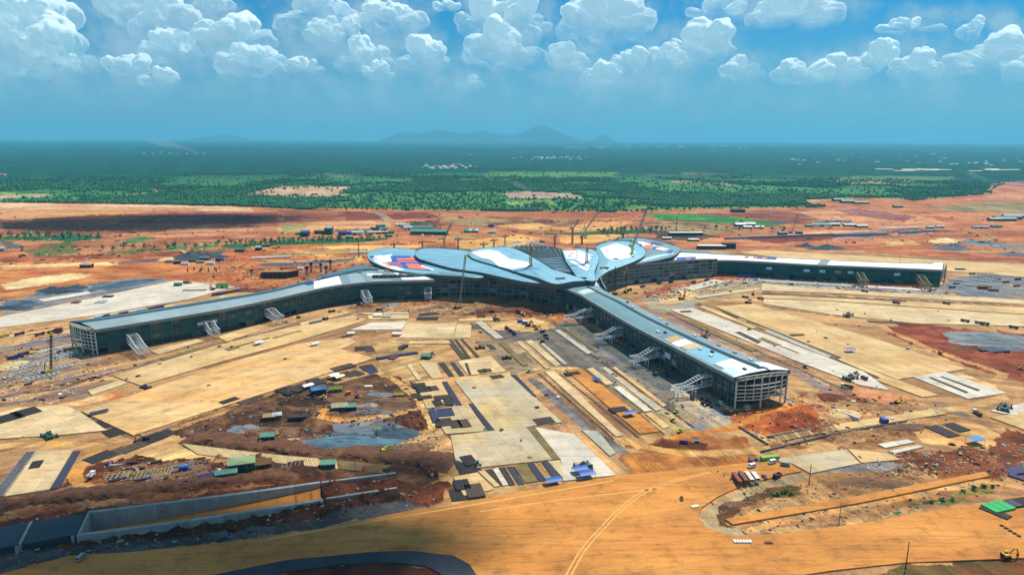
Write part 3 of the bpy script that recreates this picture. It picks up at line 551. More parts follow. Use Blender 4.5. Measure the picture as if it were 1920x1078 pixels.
# ochre earthworks behind the west wing
zone([(-300,496),(0,493),(300,482),(420,474),(520,460),(700,456),(860,455),(860,472),(700,476),(690,500),(600,530),(440,540),(330,525),(150,545),(0,560),(-300,590)], alb(214,140,80), alb(176,96,54),36,.7)
zone([(0,497),(250,490),(330,482),(340,486),(200,497),(0,506)], alb(238,188,128), TAN, 60,.6)
zone([(0,532),(60,520),(130,512),(170,515),(120,528),(0,546)], SAND, TAN, 30,.8)
zone([(540,470),(640,460),(760,458),(800,464),(700,470),(600,480)], alb(240,186,110), OCH, 30,1)
zone([(470,494),(560,488),(680,480),(680,488),(560,496)], alb(244,186,116), OCH, 40,.6)
zone([(200,493),(260,488),(300,485),(296,489),(240,494)], DBLU, BLUG, 20,.5)
zone([(480,494),(560,491),(660,484),(668,488),(560,497),(490,498)], DBLU, BLUG, 20,.4)
zone([(340,480),(380,474),(420,470),(420,480),(360,488)], BLUG, DBLU, 14,.6)
zone([(440,500),(600,500),(690,500),(640,520),(560,540),(480,545),(420,535)], alb(160,84,50), alb(206,128,74),22,1)
zone([(0,572),(90,545),(240,522),(300,520),(320,526),(60,580),(0,590)], GRY, BLUG, 40,.8)
zone([(80,552),(140,532),(160,540),(110,552)], DBLU, None, 16,.8)
zone([(160,534),(240,524),(310,522),(240,538),(170,546)], BLUG, DBLU, 26,1)
zone([(0,560),(60,565),(80,570),(40,578),(0,577)], DBLU, BLUG, 20,1)
zone([(330,525),(400,530),(500,545),(430,560),(400,555),(440,540)], GRY, KHA, 30,.8)
zone([(-200,625),(210,588),(350,566),(440,545),(500,548),(330,580),(140,606),(130,640),(0,660),(-200,680)], alb(222,176,116), alb(190,140,88),24,1)
zone([(0,650),(80,632),(140,622),(140,640),(60,652),(0,668)], GRY, PURP, 30,.7)
zone([(0,700),(60,680),(140,668),(180,672),(220,690),(120,720),(0,745)], BRN, PURP, 22,1)
track([(0,690),(40,682),(160,668)],7, alb(220,150,70))
track([(-40,740),(60,718),(160,698),(300,668),(420,640),(560,600)],9, DIRT)
track([(-20,752),(110,722),(200,700),(330,668)],4, DKBRN, BRN, 9,1.2)
zone([(60,745),(180,715),(230,715),(180,735),(150,755),(90,758)], PURP, BRN, 18,1)
zone([(100,760),(220,735),(240,742),(160,760)], alb(212,120,66), TAN, 14,.8)
# ground between the hall and the centre
zone([(640,580),(700,566),(900,562),(1040,576),(1080,590),(1090,610),(1000,600),(900,590),(760,584)], alb(196,138,78), alb(150,96,60),16,1)
zone([(870,590),(905,577),(950,575),(948,584),(905,590)], alb(140,66,34), DKBRN, 14,.7,.8)
zone([(955,578),(1000,576),(1050,577),(1072,584),(1062,592),(1010,592),(965,586)], alb(150,66,30), DKBRN, 14,.7,.8)
zone([(1042,594),(1078,590),(1082,602),(1046,604)], ORG, None, 14,.7)
zone([(862,577),(895,576),(898,584),(866,585)], GRY, None, 14,.7)
zone([(720,566),(755,566),(750,575),(715,575)], GRY, PURP, 14,.7)
zone([(885,608),(950,600),(1010,606),(1080,600),(1180,650),(1300,720),(1390,790),(1260,800),(1080,690),(1000,690),(940,650)], alb(134,122,108), alb(108,100,96),16,.8)
zone([(905,605),(1000,595),(1050,612),(1000,622),(930,618)], alb(216,160,94), TAN, 18,.8)
zone([(1040,612),(1080,604),(1260,690),(1330,760),(1270,745),(1140,668)], alb(92,102,106), alb(124,116,102),14,.8)
zone([(1260,720),(1330,740),(1380,790),(1330,812),(1270,790)], GRY, alb(196,170,128),18,1)
zone([(1130,690),(1180,700),(1290,800),(1240,812)], alb(210,176,120), alb(160,136,104),14,.7)
zone([(960,640),(1010,636),(1060,690),(1000,700)], alb(156,134,104), KHA, 12,.7)
track([(1060,615),(1128,672)],5, alb(110,100,70), GRY)
track([(1000,640),(1062,698)],4, alb(204,182,136), KHA, 10,.1)
track([(985,645),(1040,700)],5, alb(180,160,126), KHA, 10,.1)
track([(970,650),(1012,690)],3, alb(92,76,64), KHA, 10,.1)
track([(1110,690),(1170,745),(1270,820)],3, alb(96,84,78), KHA, 10,.1)
track([(1128,688),(1200,748),(1290,800)],4, alb(210,190,150), KHA, 10,.1)
track([(1040,708),(1130,790),(1180,830)],5, alb(150,104,62), BRN, 10,.3)
track([(1000,712),(1100,800),(1200,870)],9, alb(136,128,122), alb(104,98,96),14,.6)
track([(1090,690),(1240,815)],5, alb(150,104,62), BRN, 10,.3)
# spoil and service area left of the centre
zone([(320,800),(420,762),(560,725),(640,700),(740,700),(800,740),(830,830),(820,900),(700,930),(560,900),(400,850)], alb(132,94,64), alb(76,50,38),9,1.2,1.0,9)
zone([(560,740),(640,720),(740,735),(780,770),(700,775),(600,765)], alb(146,98,62), alb(104,82,66),8,1)
zone([(440,790),(520,770),(590,775),(560,800),(470,812)], alb(92,64,48), alb(64,44,34),8,1,1.2,7)
zone([(430,800),(470,795),(500,805),(450,812)], GRY, PURP, 10,.8)
zone([(570,830),(620,812),(760,805),(780,850),(600,846)], BLUG, alb(84,106,120),14,.8)
zone([(620,795),(720,785),(760,800),(700,815),(630,812)], alb(124,112,108), GRY, 12,.8)
zone([(740,780),(800,770),(836,850),(830,900),(770,880),(780,830)], DKBRN, alb(110,66,44),9,1,1.6,6)
track([(560,735),(600,722),(700,697),(760,690)],8, alb(196,156,104))
track([(690,690),(745,715),(780,740),(810,790),(826,860),(836,900),(820,930),(780,945)],7, alb(212,156,84), TAN)
track([(790,765),(720,780),(640,788),(600,780),(605,768),(640,760)],7, alb(206,136,62), DIRT)
track([(800,715),(950,700),(1000,690),(1080,690)],8, alb(214,164,92), TAN)
track([(740,690),(770,660),(720,650),(690,640)],10, alb(206,168,112), TAN)
zone([(650,640),(760,640),(860,680),(780,715),(720,700),(700,660)], alb(206,166,110), alb(180,138,90),16,1)
# lower left cutting
zone([(160,880),(260,850),(360,845),(420,870),(560,890),(760,905),(840,905),(830,940),(700,965),(460,1005),(240,1040),(0,1070),(-100,1060),(-100,960),(60,940)], alb(120,66,40), alb(82,44,28),14,1.2,1.2,8)
zone([(190,895),(250,870),(380,862),(400,895),(300,915),(200,915)], alb(112,92,82), alb(140,100,72),9,1)
zone([(260,850),(350,838),(420,850),(400,858),(300,862)], alb(226,186,120), TAN, 14,.8)
zone([(0,938),(90,925),(180,900),(330,925),(480,908),(560,906),(160,955),(0,980)], alb(132,76,44), alb(180,128,82),14,1,.8,10)
track([(420,770),(330,800),(250,830),(170,850),(140,890),(160,915),(260,912),(400,890)],8, alb(210,142,66), DIRT)
track([(0,835),(90,830),(180,835),(170,860)],9, alb(224,168,88), DIRT)
track([(150,910),(90,935),(0,955)],7, alb(206,160,100), DIRT)
zone([(-60,1020),(60,1030),(260,1010),(420,985),(600,960),(740,935),(800,945),(740,962),(480,1008),(240,1036),(132,1041),(0,1076),(-60,1090)], alb(104,100,98), alb(78,72,70),16,1.2,.5,6)
zone([(0,1010),(240,985),(480,965),(740,920),(770,930),(520,985),(280,1010),(60,1035)], alb(98,58,40), alb(70,40,28),10,1,1.5,6)
zone([(400,1015),(430,1003),(440,1008),(415,1018)], DBLU, None, 10,1)
zone([(640,830),(900,900),(850,940),(860,945),(960,922),(1150,890),(1060,900),(1050,905),(900,915),(860,870),(830,800)], alb(214,170,112), alb(186,140,88),14,.8)
# lower right
zone([(1160,850),(1240,840),(1340,855),(1420,850),(1420,866),(1310,877),(1180,888)], alb(196,128,64), alb(150,90,52),12,1)
zone([(1170,838),(1260,820),(1400,820),(1420,845),(1330,850),(1220,845)], alb(132,74,42), alb(178,116,64),12,1,.8)
zone([(1205,832),(1280,825),(1330,832),(1320,842),(1240,842)], alb(110,62,36), DKBRN, 9,.8,.8)
zone([(1370,770),(1480,755),(1560,770),(1540,800),(1440,815),(1380,800)], alb(164,84,44), alb(196,108,52),12,1,.8)
zone([(1440,800),(1470,775),(1500,772),(1560,795),(1530,815),(1450,820)], alb(136,66,38), alb(150,70,36),9,1,.8)
track([(1260,820),(1380,800),(1430,772),(1500,757),(1560,752)],6, alb(222,148,66), ORG)
track([(1150,815),(1200,835),(1290,850),(1400,845),(1480,830)],8, alb(222,164,82), DIRT)
zone([(1480,740),(1560,720),(1720,750),(1760,770),(1640,795),(1560,800),(1520,770)], alb(206,160,108), alb(150,88,54),11,1.2,.6)
for a_, b_, w_ in (((1262,592),(1590,742),3),((1290,582),(1470,652),2),((1352,583),(1500,640),4),((1075,640),(1300,800),2.5),((1050,700),(1196,818),2),((1096,696),(1244,812),2),((1010,700),(1150,822),2.5),((660,622),(760,621),3),((745,637),(850,637),2.5),((150,772),(252,820),2),((1430,572),(1560,592),3),((1560,592),(1935,614),3),((1430,546),(1930,574),3),((205,705),(400,652),3),((400,652),(660,592),3),((840,814),(896,882),2),((770,714),(838,812),2)): track([a_, ((a_[0] + b_[0]) / 2,(a_[1] + b_[1]) / 2 + .6), b_], w_, alb(84,66,58), alb(112,90,76),8,.15)  # dark lines painted along slab edges stand in for formwork shadows
zone([(1530,742),(1570,734),(1600,740),(1580,752),(1545,755)], alb(140,62,32), DKBRN, 9,.8,1.6)
zone([(1600,720),(1660,733),(1720,745),(1680,755),(1600,745)], alb(200,130,76), PINK, 14,.8)
zone([(1440,830),(1560,808),(1780,775),(1800,790),(1680,815),(1560,830),(1450,845)], alb(136,88,54), alb(190,150,98),12,1,.8)
zone([(1560,845),(1640,815),(1770,792),(1830,795),(1780,820),(1640,840)], alb(176,132,86), alb(126,76,46),12,1,.8)
zone([(1700,800),(1800,770),(1900,800),(1960,830),(1800,840),(1730,830)], alb(222,172,108), alb(196,142,86),18,.8)
track([(1960,850),(1860,800),(1800,775),(1760,755)],10, alb(190,140,96), PURP)
track([(1800,700),(1850,720),(1880,745),(1800,765),(1700,775)],9, alb(220,160,100), TAN)
zone([(1600,870),(1700,850),(1920,835),(1980,860),(1920,890),(1760,900),(1640,900)], alb(120,66,40), alb(152,92,58),12,1,1.2,8)
zone([(1500,890),(1640,862),(1700,868),(1640,885),(1540,900)], GRY, alb(120,116,116),10,.8)
zone([(1500,890),(1640,880),(1760,890),(1740,905),(1560,930),(1400,955),(1360,965),(1330,955),(1400,915)], alb(196,146,92), alb(150,104,66),9,.8,.5)
zone([(1310,970),(1330,945),(1400,912),(1500,890),(1510,898),(1420,922),(1360,950),(1340,968),(1350,985),(1420,997),(1370,1003),(1322,990)], alb(160,142,112), alb(188,160,112),10,.7)
zone([(1338,966),(1360,945),(1420,922),(1480,908),(1500,915),(1440,935),(1390,955),(1360,975),(1380,990),(1350,985)], alb(92,60,42), alb(120,80,52),7,.8,.6)
zone([(1440,925),(1480,919),(1495,922),(1480,932),(1450,935)], alb(72,84,34), alb(110,100,46),7,.8,.5)
zone([(1440,940),(1490,932),(1494,940),(1450,948)], alb(176,110,44), DIRT, 7,.8,.8)
zone([(1380,990),(1440,975),(1600,958),(1740,930),(1800,900),(1870,900),(1920,905),(1920,915),(1700,950),(1500,985),(1430,997)], alb(200,142,88), alb(150,104,66),9,1,.5)
zone([(1700,948),(1760,934),(1800,932),(1820,940),(1740,948)], alb(96,98,46), alb(150,120,66),8,.8)
zone([(1780,925),(1840,908),(1880,910),(1850,922),(1800,930)], alb(84,104,40), alb(150,120,66),8,.8)
zone([(1380,1004),(1450,997),(1600,975),(1740,950),(1740,955),(1600,982),(1450,1002)], alb(130,100,70), alb(200,160,100),6,1)
track([(1410,992),(1480,972),(1600,950),(1740,922),(1850,900),(1935,918)],5, alb(222,156,84), DIRT)
zone([(1640,1078),(1700,1055),(1920,1046),(2200,1040),(2200,1200),(1400,1200)], alb(130,82,48), alb(96,88,50),9,.8,.4)
zone([(420,1100),(520,1075),(640,1058),(740,1055),(800,1062),(850,1090),(860,1200),(300,1200)], alb(82,44,28), alb(110,62,38),9,.8,.6)
zone([(1655,615),(1720,607),(1935,628),(1935,720),(1870,705),(1800,680),(1700,640)], alb(132,66,44), alb(166,92,62),14,1.2,1.0,10)
zone([(1770,624),(1860,622),(1935,632),(1935,655),(1850,655),(1790,645)], GRY, BLUG, 16,1)
track([(1655,612),(1670,620),(1760,660),(1880,700),(1870,712)],8, alb(206,140,92), DIRT)
# strips between the east aprons
zone([(1200,560),(1260,540),(1330,520),(1440,520),(1430,550),(1340,560),(1280,580),(1230,590)], alb(170,160,146), KHA, 24,.8)
zone([(1230,555),(1280,545),(1320,548),(1300,560),(1250,570)], alb(206,168,110), TAN, 20,.8)
zone([(1185,560),(1250,535),(1330,522),(1400,516),(1560,525),(1760,543),(1760,548),(1560,535),(1400,524),(1300,532),(1220,555)], alb(164,82,50), alb(200,120,76),16,.8)
zone([(1400,522),(1440,521),(1560,530),(1900,552),(1930,560),(1560,540),(1420,532)], alb(164,166,168), alb(130,134,140),24,.7)
zone([(1750,540),(1800,520),(1935,505),(2100,515),(2100,560),(1935,560),(1800,555)], alb(110,118,124), alb(150,132,118),26,.8)
track([(1225,585),(1300,615),(1420,665),(1500,705),(1570,740)],14, alb(182,140,98), PURP, 20)
track([(1310,570),(1420,612),(1560,668),(1680,722)],9, alb(104,86,82), alb(132,110,102),14,.3)
track([(1252,587),(1360,632),(1480,684),(1600,738)],5, alb(112,92,84), PURP, 14,.3)
track([(1395,583),(1500,628),(1690,705)],3, alb(100,84,80), PURP, 14,.2)
track([(1430,549),(1700,563),(1930,577)],5, alb(112,92,92), PURP, 14,.2)
track([(150,778),(252,822),(420,768),(706,677)],3, alb(120,84,56), BRN, 10,.4)
track([(0,745),(120,725),(205,700),(400,645),(560,606)],6, alb(110,84,70), PURP, 12,.6)
track([(0,760),(100,742),(200,728)],9, alb(124,100,88), PURP, 12,1)
zone([(0,655),(130,640),(190,672),(150,700),(0,730)], alb(140,118,104), alb(176,140,96),10,1)
zone([(560,600),(690,578),(860,566),(930,570),(860,590),(700,586),(600,612)], alb(150,116,92), alb(190,146,96),9,1)
zone([(890,640),(960,636),(1010,690),(955,700),(925,668)], alb(128,112,98), alb(166,140,106),9,.6)
track([(1330,575),(1440,618),(1560,662),(1690,715)],4, alb(196,160,100), KHA, 20,.2)
zone([(1880,800),(1960,830),(1960,900),(1900,890),(1850,850)], alb(140,78,48), alb(96,60,40),12,1,.6)

def build_ground():
    ang = np.concatenate([np.linspace(80,36,14)[:-1], np.linspace(36.0,0.9,640), np.geomspace(0.88,0.26,26)])
    rr = CAMH / np.tan(np.radians(ang))
    az = np.concatenate([np.linspace(-180,-45,40)[:-1], np.linspace(-45,45,980), np.linspace(45,180,40)[1:-1]])
    R, A = np.meshgrid(rr, np.radians(az), indexing='ij')
    X = R * np.sin(A); Y = R * np.cos(A)
    sh = X.shape; x = X.ravel(); y = Y.ravel(); r = R.ravel()
    # land outside the site: plantations, woods, fields
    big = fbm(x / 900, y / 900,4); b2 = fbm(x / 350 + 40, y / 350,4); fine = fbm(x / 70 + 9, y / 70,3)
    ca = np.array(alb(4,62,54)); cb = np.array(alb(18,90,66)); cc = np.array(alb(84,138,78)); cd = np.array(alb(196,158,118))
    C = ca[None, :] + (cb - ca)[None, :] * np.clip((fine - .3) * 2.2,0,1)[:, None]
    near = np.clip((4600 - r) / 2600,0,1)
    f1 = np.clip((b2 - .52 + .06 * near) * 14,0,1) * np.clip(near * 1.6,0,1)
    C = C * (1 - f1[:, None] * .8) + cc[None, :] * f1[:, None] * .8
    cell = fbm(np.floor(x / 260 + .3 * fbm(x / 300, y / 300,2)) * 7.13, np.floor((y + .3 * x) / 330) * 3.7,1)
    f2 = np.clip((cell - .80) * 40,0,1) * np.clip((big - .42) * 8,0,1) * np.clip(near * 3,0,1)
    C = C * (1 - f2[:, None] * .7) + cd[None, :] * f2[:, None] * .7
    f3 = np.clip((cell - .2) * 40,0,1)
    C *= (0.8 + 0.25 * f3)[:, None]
    green = np.ones(len(x), bool)
    for kind, pts, c1, c2, ns, warp, h, ex in [('p', [(455,367),(490,357),(530,349),(664,350),(640,358),(625,371),(560,372)], alb(214,176,140), alb(190,150,112),80,.4, None, 0),
                ('p', [(945,363),(985,358),(1080,364),(1095,371),(960,372)], alb(206,168,146), alb(170,140,120),60,.8, None, 0),
                ('p', [(0,360),(92,358),(92,368),(0,373)], alb(206,176,126), alb(120,150,84),60,.8, None, 0),
                ('p', [(945,377),(1030,375),(1060,384),(960,388)], alb(140,170,96), alb(100,140,70),60,.5, None, 0),
                ('p', [(1180,386),(1330,388),(1540,384),(1500,391),(1240,396),(1150,398)], alb(120,146,84), alb(80,120,62),60,.5, None, 0),
                ('p', [(920,322),(1160,323),(1150,334),(900,336)], alb(96,146,74), alb(60,120,60),120,.6, None, 0),
                ('p', [(0,343),(250,340),(250,366),(0,362)], alb(80,136,70), alb(50,104,56),90,.8, None, 0),
                ('p', [(1600,330),(1790,331),(1780,338),(1560,338)], alb(110,140,90), alb(84,120,76),90,.8, None, 0)] + PAINT:
        w = [G2(p) if p[1] > 285 else (0,0) for p in pts]
        wx = np.array([p[0] for p in w]); wy = np.array([p[1] for p in w])
        m = 60 + (ex if kind == 'l' else 0)
        sel = np.nonzero((x > wx.min() - m) & (x < wx.max() + m) & (y > wy.min() - m) & (y < wy.max() + m))[0]
        if not len(sel): continue
        xs = x[sel]; ys = y[sel]; rs = r[sel]
        amp = warp * np.clip(rs / 620,.6,8) * 9; sc = np.clip(rs / 620,.7,3) * 16
        sc = np.median(sc)
        dx = (fbm(xs / sc, ys / sc, 4,.6) - .5) * 2 * amp; dy = (fbm(xs / sc + 50, ys / sc + 31,4,.6) - .5) * 2 * amp
        if kind == 'p': hit = inpoly(xs + dx, ys + dy, w)
        else: hit = segdist(xs + dx * .4, ys + dy * .4, w) < ex / 2
        s = sel[hit]
        if not len(s): continue
        t = np.clip((fbm(x[s] / ns + 3, y[s] / ns + 7,5,.6) - .34) * 3.1,0,1)[:, None]
        C[s] = np.array(c1)[None] * t + np.array(c2)[None] * (1 - t)
        green[s] = False
        if kind == 'l' or True: HM[0] = HM[0] if HM[0] is not None else np.zeros(len(x))
        if kind == 'l': HM[0][s] = 0
        elif h:
            q = fbm(x[s] / ex + 5, y[s] / ex + 2,4,.55); HM[0][s] = h * 2.6 * np.clip(q - .42,0,1) * 2.2
        elif pts is not SITE: HM[0][s] *= .3
    # graded and driven ground: streaks along the lanes of each part of the site
    for m_, (ca_, sa_), L1, L2 in (((x < 40) & (r < 1150),(.707,.707),70,6),((x >= 40) & (x < 230) & (y < 800),(.31,-.95),70,5),((x >= 230) & (r < 1100),(.93,-.36),80,7),((y >= 800) & (r < 1150) & (x > -250) & (x < 500),(1,0),70,10),((r >= 1100) & (r < 2400),(1,0.05),260,28)):
        s_ = np.nonzero(m_ & ~green)[0]; u_ = x[s_] * ca_ + y[s_] * sa_; v_ = -x[s_] * sa_ + y[s_] * ca_
        n_ = fbm(u_ / L1 + 3, v_ / L2,4,.6); d_ = np.clip((n_ - .53) * 6,0,1)[:, None]; l_ = np.clip((.43 - n_) * 6,0,1)[:, None]
        pu = C[s_] * .55 + np.array(alb(96,78,76))[None] * .18; C[s_] = C[s_] * (1 - d_ * .75) + pu * d_ * .75; C[s_] = C[s_] * (1 + l_ * .28)
    rt = random.Random(4)
    for k in range(230):
        zx = rt.choice(((0,700,590,760,-.28),(560,1000,570,720,.0),(860,1400,600,860,.75),(1180,1900,520,720,.28),(1250,1900,740,900,-.15),(0,900,760,960,-.1),(0,1900,400,520,-.03),(780,1160,690,920,.8)))
        px0, py0 = rt.uniform(zx[0], zx[1]), rt.uniform(zx[2], zx[3]); ln = rt.uniform(60,200); sl = zx[4] + rt.uniform(-.12,.12); cv = rt.uniform(-.0016,.0016)
        ex = rt.uniform(1.0,3.2) * (1 if py0 > 560 else 3); pts = [(px0 + ln * q / 4, py0 + sl * ln * q / 4 + cv * (ln * q / 4) ** 2) for q in range(5)]
        if min(p[1] for p in pts) < 396: continue
        w = [G2(p) for p in pts]; wx = [p[0] for p in w]; wy = [p[1] for p in w]
        sel = np.nonzero((x > min(wx) - 6) & (x < max(wx) + 6) & (y > min(wy) - 6) & (y < max(wy) + 6))[0]
        if not len(sel): continue
        dd = segdist(x[sel] + 3 * (vnoise(x[sel] / 9, y[sel] / 9) - .5), y[sel] + 3 * (vnoise(x[sel] / 9 + 5, y[sel] / 9) - .5), w); s_ = sel[(dd < ex / 2) | ((dd > ex * .9) & (dd < ex * 1.3))]
        f = rt.choice((1.16,1.1,.84,.78,.88)); C[s_] = np.minimum(C[s_] * f, .72)
    hm = HM[0]
    rel = fbm(x / 22, y / 22,4)
    Z = np.where(green, -0.3,-0.12 - 0.5 * np.clip(rel, 0,1) + hm)
    # fade the mounds under the pavements
    for w in PADS + FOOT:
        wx = [p[0] for p in w]; wy = [p[1] for p in w]
        sel = np.nonzero((x > min(wx) - 8) & (x < max(wx) + 8) & (y > min(wy) - 8) & (y < max(wy) + 8))[0]
        if not len(sel): continue
        ins = inpoly(x[sel], y[sel], w) | (segdist(x[sel], y[sel], w + [w[0]]) < 4.0)
        Z[sel[ins]] = np.minimum(Z[sel[ins]],-0.06)
    Z[r > 2600] = -0.3
    for w, dz in DIG:
        Z[inpoly(x, y, w)] = dz
    # small-scale mottling of the soil
    mot = .72 + .56 * fbm(x / 5.5, y / 5.5,4,.65); mot2 = .8 + .4 * fbm(x / 45 + 77, y / 45,4)
    str_ = .84 + .32 * fbm((x * .35 + y) / 3.0,(y * .3 - x) / 40,3)
    C *= np.where(green, .7 + .6 * fbm(x / 25, y / 25,3), mot * mot2 * str_)[:, None]
    Zg = Z.reshape(sh)
    nr, nc = sh
    V = np.stack([x, y, Z],1); V = np.vstack([V, [[0,0,-0.3]]])
    i = np.arange(nr - 1)[:, None]; j = np.arange(nc)[None, :]; j2 = (j + 1) % nc
    Q = np.stack([i * nc + j + 0 * j2, i * nc + j2,(i + 1) * nc + j2,(i + 1) * nc + j],-1).reshape(-1,4)[:, ::-1]
    T = np.stack([np.full(nc, nr * nc),(np.arange(nc) + 1) % nc, np.arange(nc)],1)
    me = bpy.data.meshes.new('ground')
    me.vertices.add(len(V)); me.vertices.foreach_set('co', V.astype(np.float32).ravel())
    nl = Q.size + T.size; me.loops.add(nl); me.loops.foreach_set('vertex_index', np.concatenate([Q.ravel(), T.ravel()]).astype(np.int32))
    me.polygons.add(len(Q) + len(T)); me.polygons.foreach_set('loop_start', np.concatenate([np.arange(len(Q)) * 4, Q.size + np.arange(len(T)) * 3]).astype(np.int32))
    me.polygons.foreach_set('use_smooth', np.ones(len(Q) + len(T), bool))
    me.update(calc_edges=True); me.validate()
    at = me.attributes.new('soil', 'FLOAT_COLOR', 'POINT')
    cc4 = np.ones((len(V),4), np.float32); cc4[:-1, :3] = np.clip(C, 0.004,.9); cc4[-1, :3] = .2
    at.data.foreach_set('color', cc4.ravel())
    m = bpy.data.materials.new('ground_soil'); m.use_nodes = True; nt = m.node_tree; N = nt.nodes.new; L = nt.links.new
    b = nt.nodes['Principled BSDF']; b.inputs['Roughness'].default_value = 1.0; b.inputs['Specular IOR Level'].default_value = 0.1
    a = N('ShaderNodeAttribute'); a.attribute_name = 'soil'
    geo = N('ShaderNodeNewGeometry')
    n1 = N('ShaderNodeTexNoise'); n1.inputs['Scale'].default_value = .9; n1.inputs['Detail'].default_value = 6; n1.inputs['Roughness'].default_value = .7; L(geo.outputs['Position'], n1.inputs['Vector'])
    mr = N('ShaderNodeMapRange'); L(n1.outputs['Fac'], mr.inputs[0]); mr.inputs[1].default_value = .25; mr.inputs[2].default_value = .75; mr.inputs[3].default_value = .62; mr.inputs[4].default_value = 1.38
    mx = N('ShaderNodeMix'); mx.data_type = 'RGBA'; mx.blend_type = 'MULTIPLY'; mx.inputs[0].default_value = 1; L(a.outputs['Color'], mx.inputs[6]); L(mr.outputs[0], mx.inputs[7]); L(mx.outputs[2], b.inputs['Base Color'])
    n2 = N('ShaderNodeTexNoise'); n2.inputs['Scale'].default_value = .35; n2.inputs['Detail'].default_value = 6; L(geo.outputs['Position'], n2.inputs['Vector'])
    bp = N('ShaderNodeBump'); bp.inputs['Strength'].default_value = .8; bp.inputs['Distance'].default_value = .9; L(n2.outputs['Fac'], bp.inputs['Height']); L(bp.outputs[0], b.inputs['Normal'])
    me.materials.append(m)
    o = link_mesh('ground', me); o['kind'] = 'structure'
    GRID.update(ang=ang, az=az, Z=Zg)
HM = [None]; FOOT = []; GRID = {}
def gz(x, y):
    a = math.degrees(math.atan2(CAMH, math.hypot(x, y))); z = math.degrees(math.atan2(x, y))
    i = int(np.argmin(np.abs(GRID['ang'] - a))); j = int(np.argmin(np.abs(GRID['az'] - z)))
    return float(GRID['Z'][i, j])

# ==== THE TERMINAL
def facade(root, path, levels, styles, bay, colw=0.9, colmat='steel_grey', beam=0.9, beammat='steel_grey', mull=1):
    """columns, edge beams and panes along a plan path (outside is on the right of the path)"""
    n = max(2, int(round(plen(path) / bay)) + 1); P = resample([Vector((p[0], p[1])) for p in path], n)
    ztop = levels[-1]
    for p in P:
        MB().box(-colw / 2,-colw / 2,-0.3, colw / 2, colw / 2, ztop).build('column', colmat, root, (p.x, p.y, 0), math.atan2((P[-1] - P[0]).y, (P[-1] - P[0]).x))
    for li in range(len(levels)):
        z = levels[li]
        if z > 0.5:
            for a, b in zip(P, P[1:]):
                c = (a + b) / 2; d = b - a
                MB().box(-d.length / 2 + colw * .5,-0.45,-beam / 2, d.length / 2 - colw * .5,0.45, beam / 2).build('edge_beam', beammat, root, (c.x, c.y, z), math.atan2(d.y, d.x))
        if li == len(levels) - 1: break
        z1 = levels[li + 1] - beam / 2; z0 = z + (beam / 2 if z > .5 else 0); st = styles[li]
        for k, (a, b) in enumerate(zip(P, P[1:])):
            m = st(k, n - 1) if callable(st) else st
            if m is None: continue
            c = (a + b) / 2; d = b - a; nn = Vector((-d.y, d.x)).normalized(); c = c + nn * 0.35
            hl = d.length / 2 - colw * .5
            pane = MB().box(-hl, -0.06,0, hl, 0.06, z1 - z0).build('glass_pane' if m in ('glass',) else 'wall_panel', m, root, (c.x, c.y, z0), math.atan2(d.y, d.x))  # panels in the inside material imitate the shaded opening of a missing pane
            if m == 'glass' and mull:
                mb = MB()
                for q in range(1, mull + 1):
                    x = -hl + 2 * hl * q / (mull + 1); mb.box(x - .12,-0.18,0, x + .12,-0.07, z1 - z0)
                mb.build('mullion', 'steel_grey', pane)
    return P

def roof_strip(root, name, Fp, Bp, t0, t1, mat, prof, thick=0.7, i0=0, i1=None, lift=0.0, m=5):
    i1 = len(Fp) - 1 if i1 is None else i1; vs = []; fs = []
    for i in range(i0, i1 + 1):
        for j in range(m + 1):
            t = t0 + (t1 - t0) * j / m; p = Fp[i].lerp(Bp[i], t); vs.append((p.x, p.y, p.z + prof(t) + lift))
    k = m + 1; ni = i1 - i0 + 1
    nb = len(vs); vs += [(x, y, z - thick) for x, y, z in vs]
    for i in range(ni - 1):
        for j in range(m):
            a = i * k + j; q = (a, a + 1, a + k + 1, a + k); fs.append(q[::-1]); fs.append(tuple(nb + w for w in q))
    rim = [j for j in range(k)] + [i * k + m for i in range(1, ni)] + [(ni - 1) * k + j for j in range(m - 1,-1,-1)] + [i * k for i in range(ni - 2,0,-1)]
    for a, b in zip(rim, rim[1:] + rim[:1]): fs.append((a, b, nb + b, nb + a))
    mb = MB(); mb.add(vs, fs); o = mb.build(name, mat, root)
    o.data.update()
    return o

